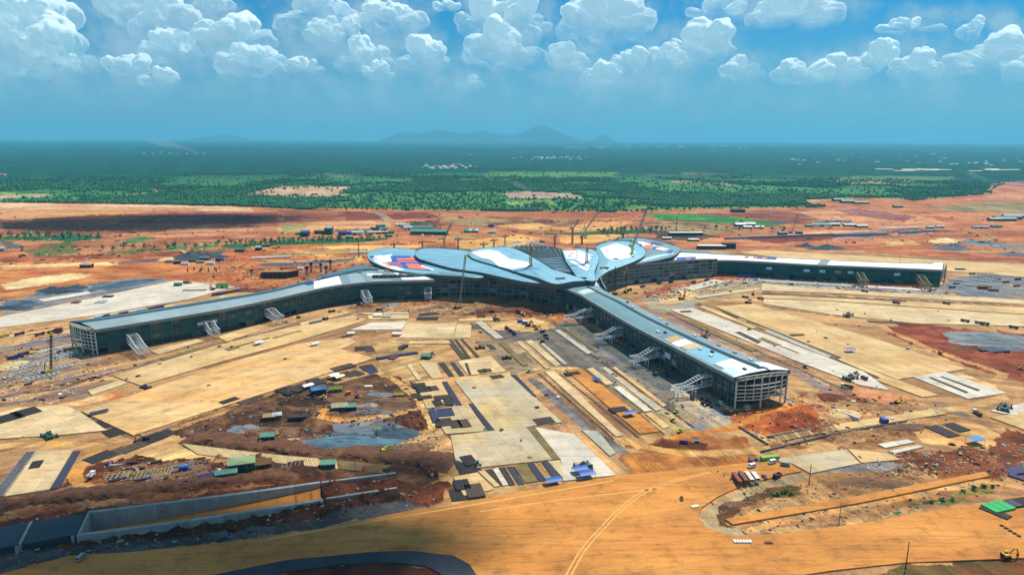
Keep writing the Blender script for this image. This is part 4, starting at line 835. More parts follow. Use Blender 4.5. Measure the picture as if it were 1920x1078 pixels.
def wing(name, label, front, back, zf, rise, nsec, strips, levels, styles, bay, base=None, colmat='steel_grey', facade_from=0.0, facade_to=1.0, fasc=3.0, back_facade=True):
    """front/back eaves as photo px; seen from above the front edge runs so that the inside is on its left"""
    root = empty(name, (0,0,0), label=label, cat='terminal wing', group='terminal wings')
    fw = [G(p[0], p[1], zf) for p in front]; bw = [G(p[0], p[1], zf) for p in back]
    Fp = resample(fw, nsec); Bp = resample(bw, nsec)
    prof = lambda t: rise * 4 * t * (1 - t)
    for (nm, t0, t1, mat, nseg, lift) in strips:
        cuts = [round(q * (nsec - 1) / nseg) for q in range(nseg + 1)]
        for a, b in zip(cuts, cuts[1:]):
            if b > a: roof_strip(root, nm, Fp, Bp, t0, t1, mat, prof, .7, a, b, lift)
    # fascias
    for E, sgn in ((Fp, 1),(Bp, -1)):
        nseg = 10; cuts = [round(q * (nsec - 1) / nseg) for q in range(nseg + 1)]
        for a, b in zip(cuts, cuts[1:]):
            mb = MB(); pts = E[a:b + 1]
            I = inset([(p.x, p.y) for p in pts],0.8 * sgn)
            for k in range(len(pts) - 1):
                p, q = pts[k], pts[k + 1]; pi, qi = I[k], I[k + 1]
                mb.add([(p.x, p.y, p.z - .72),(q.x, q.y, q.z - .72),(q.x, q.y, q.z - fasc),(p.x, p.y, p.z - fasc),(pi.x, pi.y, p.z - .72),(qi.x, qi.y, q.z - .72),(qi.x, qi.y, q.z - fasc),(pi.x, pi.y, p.z - fasc)],
                       [(0,1,2,3),(7,6,5,4),(0,4,5,1),(3,2,6,7)])
            mb.build('fascia', 'fascia', root)
    # edge gutter catching the light
    mb = MB()
    for p, q in zip(Fp, Fp[1:]): mb.bar((p.x, p.y, p.z + .1),(q.x, q.y, q.z + .1),.5,.45)
    mb.build('gutter', 'steel_white', root)
    # floors, core
    for z in levels[1:-1]:
        mb = MB(); fi = inset([(p.x, p.y) for p in Fp],4.2); bi = inset([(p.x, p.y) for p in Bp],-4.2)
        for k in range(nsec - 1):
            mb.prism([tuple(fi[k]), tuple(fi[k + 1]), tuple(bi[k + 1]), tuple(bi[k])], z - .5, z + .1)
        mb.build('floor_slab', 'concrete_dark', root)
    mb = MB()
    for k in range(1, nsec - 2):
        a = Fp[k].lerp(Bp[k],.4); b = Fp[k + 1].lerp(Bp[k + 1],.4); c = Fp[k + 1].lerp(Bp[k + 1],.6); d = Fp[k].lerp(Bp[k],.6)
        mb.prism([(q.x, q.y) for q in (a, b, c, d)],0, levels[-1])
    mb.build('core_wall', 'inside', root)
    fpath = inset([(p.x, p.y) for p in Fp],3.2)
    i0 = int(facade_from * (nsec - 1)); i1 = int(facade_to * (nsec - 1))
    facade(root, fpath[i0:i1 + 1], levels, styles, bay, colmat=colmat, beammat=colmat)
    if back_facade:
        bpath = inset([(p.x, p.y) for p in Bp],-3.2)[::-1]
        facade(root, bpath[int((1 - facade_to) * (nsec - 1)):], levels[:1] + levels[2:],[None] + ['glass'] * (len(levels) - 3), bay * 1.6, mull=0)
    FOOT.append([(p.x, p.y) for p in Fp] + [(p.x, p.y) for p in Bp[::-1]])
    return root, Fp, Bp, prof

def end_wall(root, a, b, zeave, rise, levels, nv, bow, mat, truss=True):
    """open steel frame across the end of a wing from front corner a to back corner b"""
    a = Vector((a[0], a[1],0)); b = Vector((b[0], b[1],0)); d = b - a; nrm = Vector((d.y, -d.x, 0)).normalized()
    pt = lambda t: a.lerp(b, t) + nrm * (bow * 4 * t * (1 - t))
    zt = lambda t: zeave + rise * 4 * t * (1 - t)
    for i in range(nv + 1):
        t = i / nv; p = pt(t); w = .9 if i in (0, nv) or i % 3 == 0 else .45
        z0 = 0 if (i in (0, nv) or i % 3 == 0) else levels[0]
        MB().box(-w / 2,-w / 2, z0 - .3, w / 2, w / 2, zt(t) - (3.2 if truss else 1)).build('mullion', mat, root, (p.x, p.y, 0), math.atan2(d.y, d.x))
    for z in levels:
        for i in range(nv):
            p = pt(i / nv); q = pt((i + 1) / nv); MB().bar((p.x, p.y, z),(q.x, q.y, z),.5,.7).build('transom', mat, root)
    if truss:
        mb = MB()
        for i in range(nv * 2):
            t, u = i / (nv * 2),(i + 1) / (nv * 2); p, q = pt(t), pt(u)
            mb.bar((p.x, p.y, zt(t) - .9),(q.x, q.y, zt(u) - .9),.5); mb.bar((p.x, p.y, zt(t) - 3.4),(q.x, q.y, zt(u) - 3.4),.5)
            if i % 2: mb.bar((p.x, p.y, zt(t) - .9),(q.x, q.y, zt(u) - 3.4),.35)
            else: mb.bar((p.x, p.y, zt(t) - 3.4),(q.x, q.y, zt(u) - .9),.35)
            mb.bar((p.x, p.y, zt(t) - .9),(p.x, p.y, zt(t) - 3.4),.35)
        mb.build('end_truss', mat, root)

rnd = random.Random(5)
def mixed(*w):
    opts = [k for k, n in w for _ in range(n)]
    return lambda k, n: rnd.choice(opts)

# ---- south wing: nearest, running towards the lower right
S_F = [(1376,708),(1300,669),(1188,611),(1114,568),(1089,553),(1059,541),(1043,534.5)][::-1]
S_B = [(1482,694),(1400,666),(1310,629),(1231,593),(1182,566),(1150,553),(1128,541),(1118,527)][::-1]
south, SF, SB, Sprof = wing('terminal_wing', 'long grey roofed terminal wing ending in an open steel frame at the lower right', S_F, S_B, 25,2.6,61,
    [('roof_panel', 0.0,.50, 'roof_teal', 10,0),('skylight', .50,.64, 'roof_dark', 10,.12),('roof_panel', .64,1.0, 'roof_grey', 10,0)],
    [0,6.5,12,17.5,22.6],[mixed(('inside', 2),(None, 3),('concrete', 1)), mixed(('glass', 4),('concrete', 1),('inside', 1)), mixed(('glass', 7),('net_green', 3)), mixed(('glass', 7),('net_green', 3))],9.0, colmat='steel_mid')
end_wall(south, inset([(p.x, p.y) for p in SF],3)[-1], inset([(p.x, p.y) for p in SB],-3)[-1],25,2.6,[6.5,9.2,12,15,18],7,4.0, 'steel_olive')
# ---- west wing: long bar to the left
W_F = [(178,618),(260,605),(420,579),(509,561),(600,541),(650,533),(700,528),(760,526.5),(815,525)]
W_B = [(130,602),(208,592),(380,564),(500,545),(556,531),(629,509.5),(663,499.5),(694,497.5),(760,510)]
west, WF, WB, Wprof = wing('terminal_wing', 'long blue-grey roofed terminal wing with dark glass stretching to the left', W_F, W_B, 25,2.4,61,
    [('roof_panel', 0.0,.50, 'roof_silver', 10,0),('skylight', .50,.66, 'roof_dark', 10,.3),('roof_panel', .66,1.0, 'roof_navy', 10,0)],
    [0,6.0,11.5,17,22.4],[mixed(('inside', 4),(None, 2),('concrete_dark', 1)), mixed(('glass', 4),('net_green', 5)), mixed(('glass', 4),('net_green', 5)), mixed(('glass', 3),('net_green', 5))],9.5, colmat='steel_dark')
end_wall(west, inset([(p.x, p.y) for p in WB],-3)[0], inset([(p.x, p.y) for p in WF],3)[0],25,2.4,[5,8.5,12,15.5,18.5],10,4.0, 'steel_olive')
# ---- east wing: far right
E_F = [(1262,492),(1300,489),(1380,488),(1517,495.5),(1655,501),(1767,506)]
E_B = [(1275,467),(1320,471),(1380,478),(1563,488.5),(1687,493),(1767,493.5)]
east, EF, EB, Eprof = wing('terminal_wing', 'white topped terminal wing wrapped in dark green netting at the far right', E_F, E_B, 23,2.4,61,
    [('roof_panel', 0.0,.58, 'membrane', 10,0),('skylight', .58,.74, 'green_dark', 10,-.2),('roof_panel', .74,1.0, 'roof_teal', 10,0)],
    [0,5.5,10,15,20.5],[mixed(('inside', 3),(None, 1),('concrete_dark', 3)), 'net_green', 'net_green', lambda k, n: 'net_green' if k > 6 else 'glass'],9.5, colmat='net_green')
end_wall(east, inset([(p.x, p.y) for p in EF],3)[-1], inset([(p.x, p.y) for p in EB],-3)[-1],23,2.4,[5.5,10,15],8,5.0, 'steel_grey', False)

def roof_patch(root, name, Fp, Bp, prof, s0, s1, t0, t1, mat, lift=.25):
    n = len(Fp) - 1; i0 = max(0, round(s0 * n)); i1 = min(n, round(s1 * n))
    return roof_strip(root, name, Fp, Bp, t0, t1, mat, prof, .2, i0, max(i0 + 1, i1), lift, 4)
# membranes and loose sheets fixed on the wing roofs
for a in ((.985,1.0,.02,.98),(.90,.985,.10,.48),(.93,.985,.68,.97)): roof_patch(south, 'roof_membrane', SF, SB, Sprof, *a, 'membrane')
roof_patch(south, 'roof_panel', SF, SB, Sprof, .93,.98,.02,.2, 'roof_pale')
for k, a in enumerate(((.70,.73,.06,.40),(.735,.76,.06,.42),(.77,.80,.1,.45))): roof_patch(south, 'deck_sheet', SF, SB, Sprof, *a, ('timber_pale', 'membrane', 'timber_pale')[k])
roof_patch(south, 'roof_panel', SF, SB, Sprof, .80,.90,.04,.48, 'roof_blue', .12)
roof_patch(south, 'roof_panel', SF, SB, Sprof, 0.0,.08,.02,.98, 'roof_pale', .2)
roof_patch(south, 'roof_panel', SF, SB, Sprof, .125,.165,.06,.5, 'roof_pale', .2)
roof_patch(south, 'deck_sheet', SF, SB, Sprof, .17,.19,.06,.5, 'timber_pale', .2)
for a in ((.60,.66,.04,.5),(.665,.70,.04,.5)): roof_patch(west, 'roof_membrane', WF, WB, Wprof, *a, 'membrane')
for k, a in enumerate(((.70,.74,.04,.5),(.78,.80,.04,.5),(.84,.88,.3,.75),(.86,.92,.04,.25))): roof_patch(west, 'roof_panel', WF, WB, Wprof, *a, ('roof_grey', 'roof_teal', 'roof_grey', 'roof_teal')[k])
for a in ((.80,.85,.25,.33),(.90,.99,.04,.7),(.85,.93,.52,.56)): roof_patch(west, 'roof_membrane', WF, WB, Wprof, *a, 'membrane', .4)
for a in ((.02,.10,.02,.25, 'blue'),(.06,.08,.02,.2, 'coral')): roof_patch(east, 'roof_sheet', EF, EB, Eprof, *a[:4], a[4],.4)
for a in ((.30,.315,.25,.5, 'coral'),(.335,.345,.25,.5, 'coral'),(.35,.37,.25,.5, 'blue'),(.372,.385,.25,.5, 'coral'),(.39,.42,.25,.5, 'blue'),(.56,.60,.05,.5, 'roof_teal')): roof_patch(east, 'roof_sheet', EF, EB, Eprof, *a[:4], a[4],.5)
roof_patch(east, 'roof_membrane', EF, EB, Eprof, .95,1.0,.5,.98, 'membrane', .3)

# ---- main hall: six overlapping petal roofs
hall = empty('terminal_hall', (0,0,0), label='main terminal hall under six overlapping pale blue petal roofs', cat='terminal')
class Petal:
    def __init__(s, px, z0, k, y0, rise, mat, depth=4.6, n=64):
        pts = []
        for p in px:
            z = z0
            for _ in range(5): v = G(p[0], p[1], z); z = min(z0 + k * (v.y - y0), z0 + 16)
            pts.append(G(p[0], p[1], z))
        P = resample(pts + [pts[0]], n + 1)[:-1]
        ar = sum(P[i].x * P[(i + 1) % n].y - P[(i + 1) % n].x * P[i].y for i in range(n))
        if ar < 0: P = P[::-1]
        s.P = P; s.c = sum(P, Vector()) / n; s.rise = rise
        vs = []; fs = []; NR = 8
        for r in range(NR):
            f = 1 - r / NR
            for p in P: q = s.c.lerp(p, f); vs.append((q.x, q.y, q.z + rise * (1 - f * f)))
        vs.append((s.c.x, s.c.y, s.c.z + rise)); ci = len(vs) - 1
        for r in range(NR - 1):
            for i in range(n): j = (i + 1) % n; fs.append((r * n + i, r * n + j, (r + 1) * n + j, (r + 1) * n + i))
        for i in range(n): fs.append(((NR - 1) * n + i, (NR - 1) * n + (i + 1) % n, ci))
        mb = MB(); mb.add(vs, fs); s.o = mb.build('petal_roof', mat, hall, smooth=True)
        for i in range(0, n if mat != 'roof_dark' else 0,5):
            mb = MB(); pr = None
            for k in range(7):
                f = .98 - .13 * k; q = s.c.lerp(P[i], f); q = Vector((q.x, q.y, q.z + rise * (1 - f * f) + .06))
                if pr: mb.bar(pr, q, .22,.2)
                pr = q
            mb.build('roof_seam', 'seam', s.o)
        # rim: an outward leaning fascia with a bright lip
        mb = MB()
        for i in range(n):
            p, q = P[i], P[(i + 1) % n]; pi = p.lerp(s.c, .012); qi = q.lerp(s.c, .012)
            mb.add([(p.x, p.y, p.z + .02),(q.x, q.y, q.z + .02),(qi.x, qi.y, q.z - depth),(pi.x, pi.y, p.z - depth)],[(3,2,1,0)])
        mb.build('rim', 'rim', s.o)
        mb = MB()
        for i in range(n): mb.bar(P[i] + Vector((0,0,.25)), P[(i + 1) % n] + Vector((0,0,.25)),.4,.4)
        mb.build('rim_lip', 'rim', s.o)
    def z(s, x, y):
        dx, dy = x - s.c.x, y - s.c.y; best = None; n = len(s.P)
        if dx * dx + dy * dy < 1e-6: return s.c.z + s.rise
        for i in range(n):
            a, b = s.P[i], s.P[(i + 1) % n]; ex, ey = b.x - a.x, b.y - a.y; den = dx * ey - dy * ex
            if abs(den) < 1e-9: continue
            ax, ay = a.x - s.c.x, a.y - s.c.y; t = (ax * ey - ay * ex) / den; u = (ax * dy - ay * dx) / den
            if t > 0 and -1e-6 <= u <= 1 + 1e-6 and (best is None or t > best[0]): best = (t, a.z + (b.z - a.z) * u)
        if best is None: return s.c.z
        f = min(1.0,1 / best[0]); return s.c.z + (best[1] - s.c.z) * f + s.rise * (1 - f * f)
    def at(s, px, py, lift=0.0):
        z = s.c.z
        for _ in range(6): v = G(px, py, z); z = s.z(v.x, v.y)
        v = G(px, py, z); return Vector((v.x, v.y, z + lift))
    def patch(s, px, name, mat, lift=.25, rings=4, sub=4):
        pts = []
        for a, b in zip(px, px[1:] + px[:1]):
            for k in range(sub): pts.append((a[0] + (b[0] - a[0]) * k / sub, a[1] + (b[1] - a[1]) * k / sub))
        P = [s.at(*p) for p in pts]; n = len(P); c = sum(P, Vector()) / n; vs = []; fs = []
        ar = sum(P[i].x * P[(i + 1) % n].y - P[(i + 1) % n].x * P[i].y for i in range(n))
        if ar < 0: P = P[::-1]
        for r in range(rings):
            for p in P: q = c.lerp(p, 1 - r / rings); vs.append((q.x, q.y, s.z(q.x, q.y) + lift))
        vs.append((c.x, c.y, s.z(c.x, c.y) + lift))
        for r in range(rings - 1):
            for i in range(n): j = (i + 1) % n; fs.append((r * n + i, r * n + j, (r + 1) * n + j, (r + 1) * n + i))
        for i in range(n): fs.append(((rings - 1) * n + i, (rings - 1) * n + (i + 1) % n, rings * n))
        nb = len(vs); vs += [(p.x, p.y, s.z(p.x, p.y) - .1) for p in P]
        for i in range(n): fs.append((i, nb + i, nb + (i + 1) % n, (i + 1) % n))
        mb = MB(); mb.add(vs, fs); return mb.build(name, mat, s.o)

P1 = Petal([(688,478),(692,487),(700,492.5),(712,498),(740,507),(779,512.5),(816,515.5),(860,518.5),(905,521),(890,505),(820,478),(770,467),(728,465),(706,467.5),(693,472)],30,.02,880,2.5, 'roof_blue')
P6 = Petal([(1160,448),(1190,446),(1216,448.5),(1250,456),(1274,464),(1275.5,469),(1264,480),(1236,488),(1189,496.5),(1150,505),(1135,490),(1140,465)],28,.03,960,2.5, 'roof_teal')
P2 = Petal([(778,474),(784,484.5),(809,493),(844,502.6),(870,507),(900,511),(918,515),(977,527.5),(1020,533),(1043,537),(1040,528),(1000,510),(950,492),(900,476),(865,469),(830,466),(800,465),(783,469)],34.5,.06,880,3.6, 'roof_blue')
P5 = Petal([(1113,472),(1118,462),(1135,455),(1155,452),(1185,454),(1203,462),(1210,471),(1208,480),(1195,488),(1174,497),(1142,508.5),(1124,521),(1117,528),(1113,515)],31,.06,930,4.0, 'roof_blue')
P3 = Petal([(877,476),(884,483.5),(900,490),(918,495),(977,513),(1006,521),(1041,533),(1075,528),(1100,526),(1070,516),(1042,508),(1015,492),(985,475),(955,464),(920,463.5),(889,468)],39.5,.07,880,3.6, 'roof_blue', 5.5)
P4 = Petal([(1053,468),(1060,488),(1072,506),(1085,522),(1104,527),(1117,526),(1115,510),(1122,490),(1122,476),(1108,467),(1080,463)],38,.07,880,2.6, 'roof_blue')
# glazed valley with its stepped beams between the third and fourth petals
VA = Petal([(955,465),(985,474),(1015,491),(1043,508),(1072,518),(1086,521),(1072,504),(1060,486),(1052,468),(1015,460),(980,460)],33.5,.07,880,.8, 'roof_dark')
for k in range(9):
    t = k / 8; a = VA.at(1009 + 34 * t, 489 + 20 * t, 1.2); b = VA.at(1055 + 18 * t, 486 + 26 * t, 1.2)
    MB().bar(a, b, 1.6,1.4).build('skylight_beam', 'roof_pale', VA.o)
for k in range(10):
    t = k / 9; a = VA.at(962 + 86 * t, 469 - 2 * t, .6); b = VA.at(1008 + 46 * t, 488 - 2 * t, .9)
    MB().bar(a, b, .5,.5).build('glazing_bar', 'steel_grey', VA.o)
# open steel dome over the back of the valley
dome = MB(); cx = G(986,464,44); R0 = 34.0
for k in range(14):
    t = math.pi * k / 13; a0 = None
    for j in range(9):
        u = j / 8; rr = R0 * math.cos(u * 1.3); p = Vector((cx.x + rr * math.cos(t) * 1.0, cx.y + rr * math.sin(t) * .9 * -1 + 12,42 + 9 * math.sin(u * 1.45)))
        if a0: dome.bar(a0, p, .5)
        a0 = p
for j in range(0,8,2):
    u = j / 8; rr = R0 * math.cos(u * 1.3); z = 42 + 9 * math.sin(u * 1.45); pp = None
    for k in range(14):
        t = math.pi * k / 13; p = Vector((cx.x + rr * math.cos(t), cx.y - rr * math.sin(t) * .9 + 12, z))
        if pp: dome.bar(pp, p, .5)
        pp = p
dome.build('dome_frame', 'steel_white', hall)
# scaffolding and unfinished steel along the back rims
for pet, y0 in ((P2,968),(P3,985),(P5,1030),(P4,985),(P6,1090)):
    mb = MB(); n = len(pet.P)
    for i in range(n):
        p, q = pet.P[i], pet.P[(i + 1) % n]
        if p.y < y0 or q.y < y0: continue
        for k in range(7):
            a = p.lerp(q, k / 7); b = p.lerp(q, (k + 1) / 7); h = 1.5 + 3.5 * rnd.random(); mb.bar(a, a + Vector((rnd.uniform(-1,1),1.5 * rnd.random(), h)),.45); mb.bar(a + Vector((0,.5, h * .5)), b + Vector((0,.8, h * .7)),.4)
    if mb.v: mb.build('edge_scaffold', 'steel_grey', pet.o)
# membranes, coloured sheets and panels on the petals
P1.patch([(715,480),(735,477),(736,490),(722,492),(712,488)], 'roof_membrane', 'membrane')
P1.patch([(700,480),(714,478),(726,498),(760,506),(745,507),(716,498),(702,490)], 'roof_membrane', 'membrane', .2)
P1.patch([(731,480),(776,480),(785,490),(800,500),(815,508),(770,505),(742,500),(725,495),(735,490)], 'roof_sheet', 'blue', .3)
for q in ([(742,485),(776,484),(779,488),(744,488)],[(745,490),(782,490),(784,492),(746,492)],[(718,493),(750,493),(751,495),(716,495)],[(722,497),(755,498),(757,500),(724,499)],[(762,499),(795,498),(800,506),(768,504)],[(760,495),(785,495),(787,498),(762,498)],[(770,480.5),(777,480.5),(778,484),(770,484)]):
    P1.patch(q, 'roof_sheet', 'coral', .5,2,2)
P1.patch([(790,498),(815,507),(812,508),(788,500)], 'roof_sheet', 'membrane', .7,2,2)
P1.patch([(820,509),(895,518),(860,517.5),(825,514)], 'roof_sheet', 'roof_teal', .3,2,3)
P3.patch([(884,474),(900,470),(918,469),(934,471.5),(945,479),(957,486),(990,492),(994,496),(985,502),(962,503),(935,498),(910,488)], 'roof_membrane', 'membrane')
P4.patch([(1056,471),(1085,470),(1100,474),(1112,480),(1105,488),(1095,491),(1078,486),(1063,486)], 'roof_membrane', 'membrane')
P4.patch([(1066,490),(1074,489),(1104,506),(1100,508)], 'roof_membrane', 'membrane', .3)
P4.patch([(1078,486),(1086,485),(1106,498),(1104,504)], 'roof_membrane', 'membrane', .4)
P4.patch([(1058,468),(1078,465.5),(1083,469),(1062,471)], 'roof_membrane', 'coral', .5)
P5.patch([(1125,466),(1155,456.5),(1178,463),(1192,475),(1180,484),(1150,489),(1136,483)], 'roof_membrane', 'membrane')
P6.patch([(1182,454),(1204,453),(1222,459),(1255,467),(1245,470),(1215,464),(1195,460)], 'roof_membrane', 'membrane')
for q in ([(1205,460),(1222,459),(1226,462),(1212,464)],[(1228,462),(1238,461),(1240,464),(1230,465)],[(1207,464),(1220,463),(1222,466),(1209,467)],[(1217,452),(1223,452),(1226,455),(1219,455)]):
    P6.patch(q, 'roof_sheet', 'coral', .5,2,2)
for q in ([(1219,453),(1230,454),(1245,459),(1238,460),(1224,457)],[(1252,472),(1262,470),(1260,475),(1250,476)],[(1222,463),(1230,463),(1232,466),(1224,467)]):
    P6.patch(q, 'roof_sheet', 'blue', .6,2,2)
P6.patch([(1196,489),(1225,480),(1262,474),(1264,476),(1228,485),(1200,492)], 'roof_sheet', 'roof_pale', .3,2,3)
# walls of the hall
HL = [G2(p) for p in ((700,559),(760,558),(816,556),(860,554),(905,554.5),(947,557),(985,561),(1020,567),(1046,572),(1064,577))]
g_ = mixed(('glass', 7),('inside', 3),('concrete_dark', 2),('concrete', 1))
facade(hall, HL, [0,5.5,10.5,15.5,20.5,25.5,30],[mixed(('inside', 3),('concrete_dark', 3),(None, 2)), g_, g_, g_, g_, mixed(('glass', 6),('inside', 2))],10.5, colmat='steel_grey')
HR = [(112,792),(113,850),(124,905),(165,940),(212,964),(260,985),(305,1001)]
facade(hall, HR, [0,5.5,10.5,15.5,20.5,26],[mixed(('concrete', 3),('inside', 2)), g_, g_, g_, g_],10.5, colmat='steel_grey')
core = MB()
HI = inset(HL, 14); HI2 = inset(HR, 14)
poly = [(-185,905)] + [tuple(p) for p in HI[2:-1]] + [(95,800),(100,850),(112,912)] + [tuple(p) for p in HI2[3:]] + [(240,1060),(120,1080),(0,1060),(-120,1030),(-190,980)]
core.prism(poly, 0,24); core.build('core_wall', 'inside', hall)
for z in (5.5,10.5,15.5,20.5):
    mb = MB()
    for Pth in (resample([Vector(p) for p in HL],30), resample([Vector(p) for p in HR],24)):
        I = inset(Pth, 13)
        for k in range(len(Pth) - 1):
            o0 = inset(Pth, .9); mb.prism([tuple(o0[k]), tuple(o0[k + 1]), tuple(I[k + 1]), tuple(I[k])], z - .4, z + .1)
    mb.build('floor_slab', 'concrete_dark', hall)
FOOT.append(HL + HR[::-1]); FOOT.append(poly)

# ---- boarding bridge frames
def near_path(path, q):
    best = None
    for a, b in zip(path, path[1:]):
        a, b = Vector((a[0], a[1])), Vector((b[0], b[1])); d = b - a; t = max(0, min(1,(q - a).dot(d) / d.length_squared)); p = a + d * t
        if best is None or (p - q).length < best[0]: best = ((p - q).length, p)
    return best[1]
def bridge(foot, path, label, mat, lattice, kind=0):
    f = Vector(G2(foot)); r = near_path(path, f); d = f - r; L = d.length + 3; ang = math.atan2(d.y, d.x)
    o = empty('boarding_bridge_frame', (r.x, r.y, 0), ang, label, 'boarding bridge', 'boarding bridge frames')
    w = 3.0 if kind == 0 else 4.0
    if kind == 0: top = [(0,15.5),(L * .28,15.5),(L * .68,10.2),(L, 9.8)]; bot = [(0,8.2),(L * .5,6.6),(L, 5.2)]
    else: top = [(0,15),(L * .3,15),(L * .68,10.6),(L * .85,9.8),(L, 9.6)]; bot = [(0,6.5),(L * .4,5.5),(L * .8,4.2),(L, 4.2)]
    def zat(pr, x):
        for (x0, z0),(x1, z1) in zip(pr, pr[1:]):
            if x <= x1 + 1e-6: return z0 + (z1 - z0) * (x - x0) / (x1 - x0)
        return pr[-1][1]
    for s in (-1,1):
        for pr, nm in ((top, 'top_rail'),(bot, 'deck_rail')):
            mb = MB()
            for (x0, z0),(x1, z1) in zip(pr, pr[1:]): mb.bar((x0, s * w, z0),(x1, s * w, z1),.55,.6)
            mb.build(nm, mat, o)
    n = max(8, int(L / 2.4)) if kind == 0 else max(6, int(L / 3.4))
    for k in range(n + 1):
        x = L * k / n
        MB().bar((x, -w, zat(top, x)),(x, w, zat(top, x)),.4).build('roof_rib', mat, o)
        MB().bar((x, -w, zat(bot, x)),(x, w, zat(bot, x)),.45).build('deck_beam', mat, o)
        if k % (1 if lattice else 4) == 0:
            for s in (-1,1): MB().bar((x, s * w, zat(bot, x)),(x, s * w, zat(top, x)),.32).build('side_post', mat, o)
    if lattice:
        for s in (-1,1):
            mb = MB()
            for q in (.5,):
                for k in range(n):
                    x0, x1 = L * k / n, L * (k + 1) / n; zz = lambda x: zat(bot, x) + (zat(top, x) - zat(bot, x)) * q
                    mb.bar((x0, s * w, zz(x0)),(x1, s * w, zz(x1)),.25)
            for k in range(0, n):
                x0, x1 = L * k / n, L * (k + 1) / n; mb.bar((x0, s * w, zat(bot, x0)),(x1, s * w, zat(top, x1)),.2)
            mb.build('side_lattice', mat, o)
    else:
        for x0, z0 in ((0,12.0),):
            for s in (-1,1): MB().bar((0, s * w, 12),(L * .3, s * w, 12),.4).build('mid_rail', mat, o)
    for x in (L * .42, L - 3):
        for s in (-1,1):
            mb = MB(); mb.bar((x, s * w * .9,-.3),(x, s * w * .9, zat(bot, x)),.7); mb.build('leg', mat, o)
        MB().bar((x, -w * .9, zat(bot, x) * .55),(x, w * .9, zat(bot, x) * .55),.35).build('leg_brace', mat, o)
    return o
Sp = inset([(p.x, p.y) for p in SF],3.2); Wp = inset([(p.x, p.y) for p in WF],3.2); Ep = inset([(p.x, p.y) for p in EF],3.2)
for i, f in enumerate(((1062,608),(1121,645),(1188,688),(1267,746))):
    bridge(f, Sp, ('white steel boarding bridge frame nearest the hall on the lower right wing', 'second white boarding bridge frame from the hall on the lower right wing', 'third white boarding bridge frame from the hall on the lower right wing', 'white boarding bridge frame closest to the open end of the lower right wing')[i], 'steel_white', False)
for i, f in enumerate(((269,670),(404,634),(525,608))):
    bridge(f, Wp, ('pale lattice boarding bridge beside the open left end of the long wing', 'lattice boarding bridge with a silver wrapped head on the left wing', 'pale clad boarding bridge halfway along the left wing')[i], 'steel_white', True, 1)
for i, f in enumerate(((692,573),(803,564))):
    bridge(f, Wp + [Vector(p) for p in HL],('white stepped boarding bridge where the left wing meets the hall', 'white boarding bridge standing in front of the hall facade')[i], 'steel_white', True, 1)
for i, f in enumerate(((1621,538),(1739,546))):
    bridge(f, Ep, ('yellow scaffolded boarding bridge midway on the green netted wing', 'yellow scaffolded boarding bridge near the end of the green netted wing')[i], 'scaffold_yellow', True, 1)
# site banners hung on the netted walls
def banner(path, s, z, w, h, label, mat='banner'):
    P = resample([Vector(p) for p in path],200); i = int(s * 198); a, b = P[i], P[i + 1]; d = (b - a).normalized(); n = Vector((d.y, -d.x)); c = a + n * .75
    o = MB().box(-w / 2,-.06,-h / 2, w / 2,.06, h / 2).build('banner', mat, None, (c.x, c.y, z), math.atan2(d.y, d.x))
    props(o, label, 'banner', 'banners hung on the terminal walls')
for s, l, m in ((.405, 'pale banner alone on the hall side of the green netted wing', 'banner'),(.545, 'first of four pale banners in a row on the green netted wing', 'banner'),(.60, 'second of four banners in a row on the green netted wing', 'banner'),(.655, 'pink toned third of four banners on the green netted wing', 'coral'),(.70, 'last of four pale banners in a row on the green netted wing', 'banner'),(.86, 'pale banner between the two yellow boarding bridges', 'banner')):
    banner(Ep, s, 13,8,4, l, m)
for s, l, m in ((.245, 'long pale banner first of three on the left wing', 'banner'),(.262, 'small yellow banner between two pale ones on the left wing', 'yellow'),(.28, 'large pale banner last of three on the left wing', 'banner')):
    banner(Wp, s, 13,6 if m == 'banner' else 3.5,3.2, l, m)
banner(Sp, .245,14,5,5, 'white banner on the lower right wing where it leaves the hall'); banner(Sp, .735,13,9,5, 'large white banner beside the last boarding bridge of the lower right wing')

# ---- petal heights for things on the roofs; ground first
DIG = []      # (outline, depth function) cut into the ground
CH_TOP = [4.6,3.2,1.8]; CH_FLR = [-6.0,-3.6,-1.2]
ch_far = [G(164,961,4.6), G(330,941,3.9), G(480,922,3.2), G(600,905,1.8)]
ch_near = [G(145,1000,4.6), G(320,977,3.9), G(480,954,3.2), G(605,934,1.8)]
DIG.append(([(p.x, p.y + 1.3) for p in ch_far] + [(p.x + (1 if k == 0 else 0), p.y - 1.3) for k, p in enumerate(ch_near[::-1])],-7.5))
build_ground()
GROUPS = {}
PADB = [(min(p[0] for p in w), max(p[0] for p in w), min(p[1] for p in w), max(p[1] for p in w), w) for w in PADS]
def onz(x, y):
    for x0, x1, y0, y1, w in PADB:
        if x0 <= x <= x1 and y0 <= y <= y1 and bool(inpoly(np.array([x]), np.array([y]), w)[0]): return 0.43
    return gz(x, y)
def at(px, py):
    v = G(px, py); return Vector((v.x, v.y, onz(v.x, v.y)))
def head(px, py, qx, qy):
    a = G(px, py); b = G(qx, qy); return math.atan2(b.y - a.y, b.x - a.x)

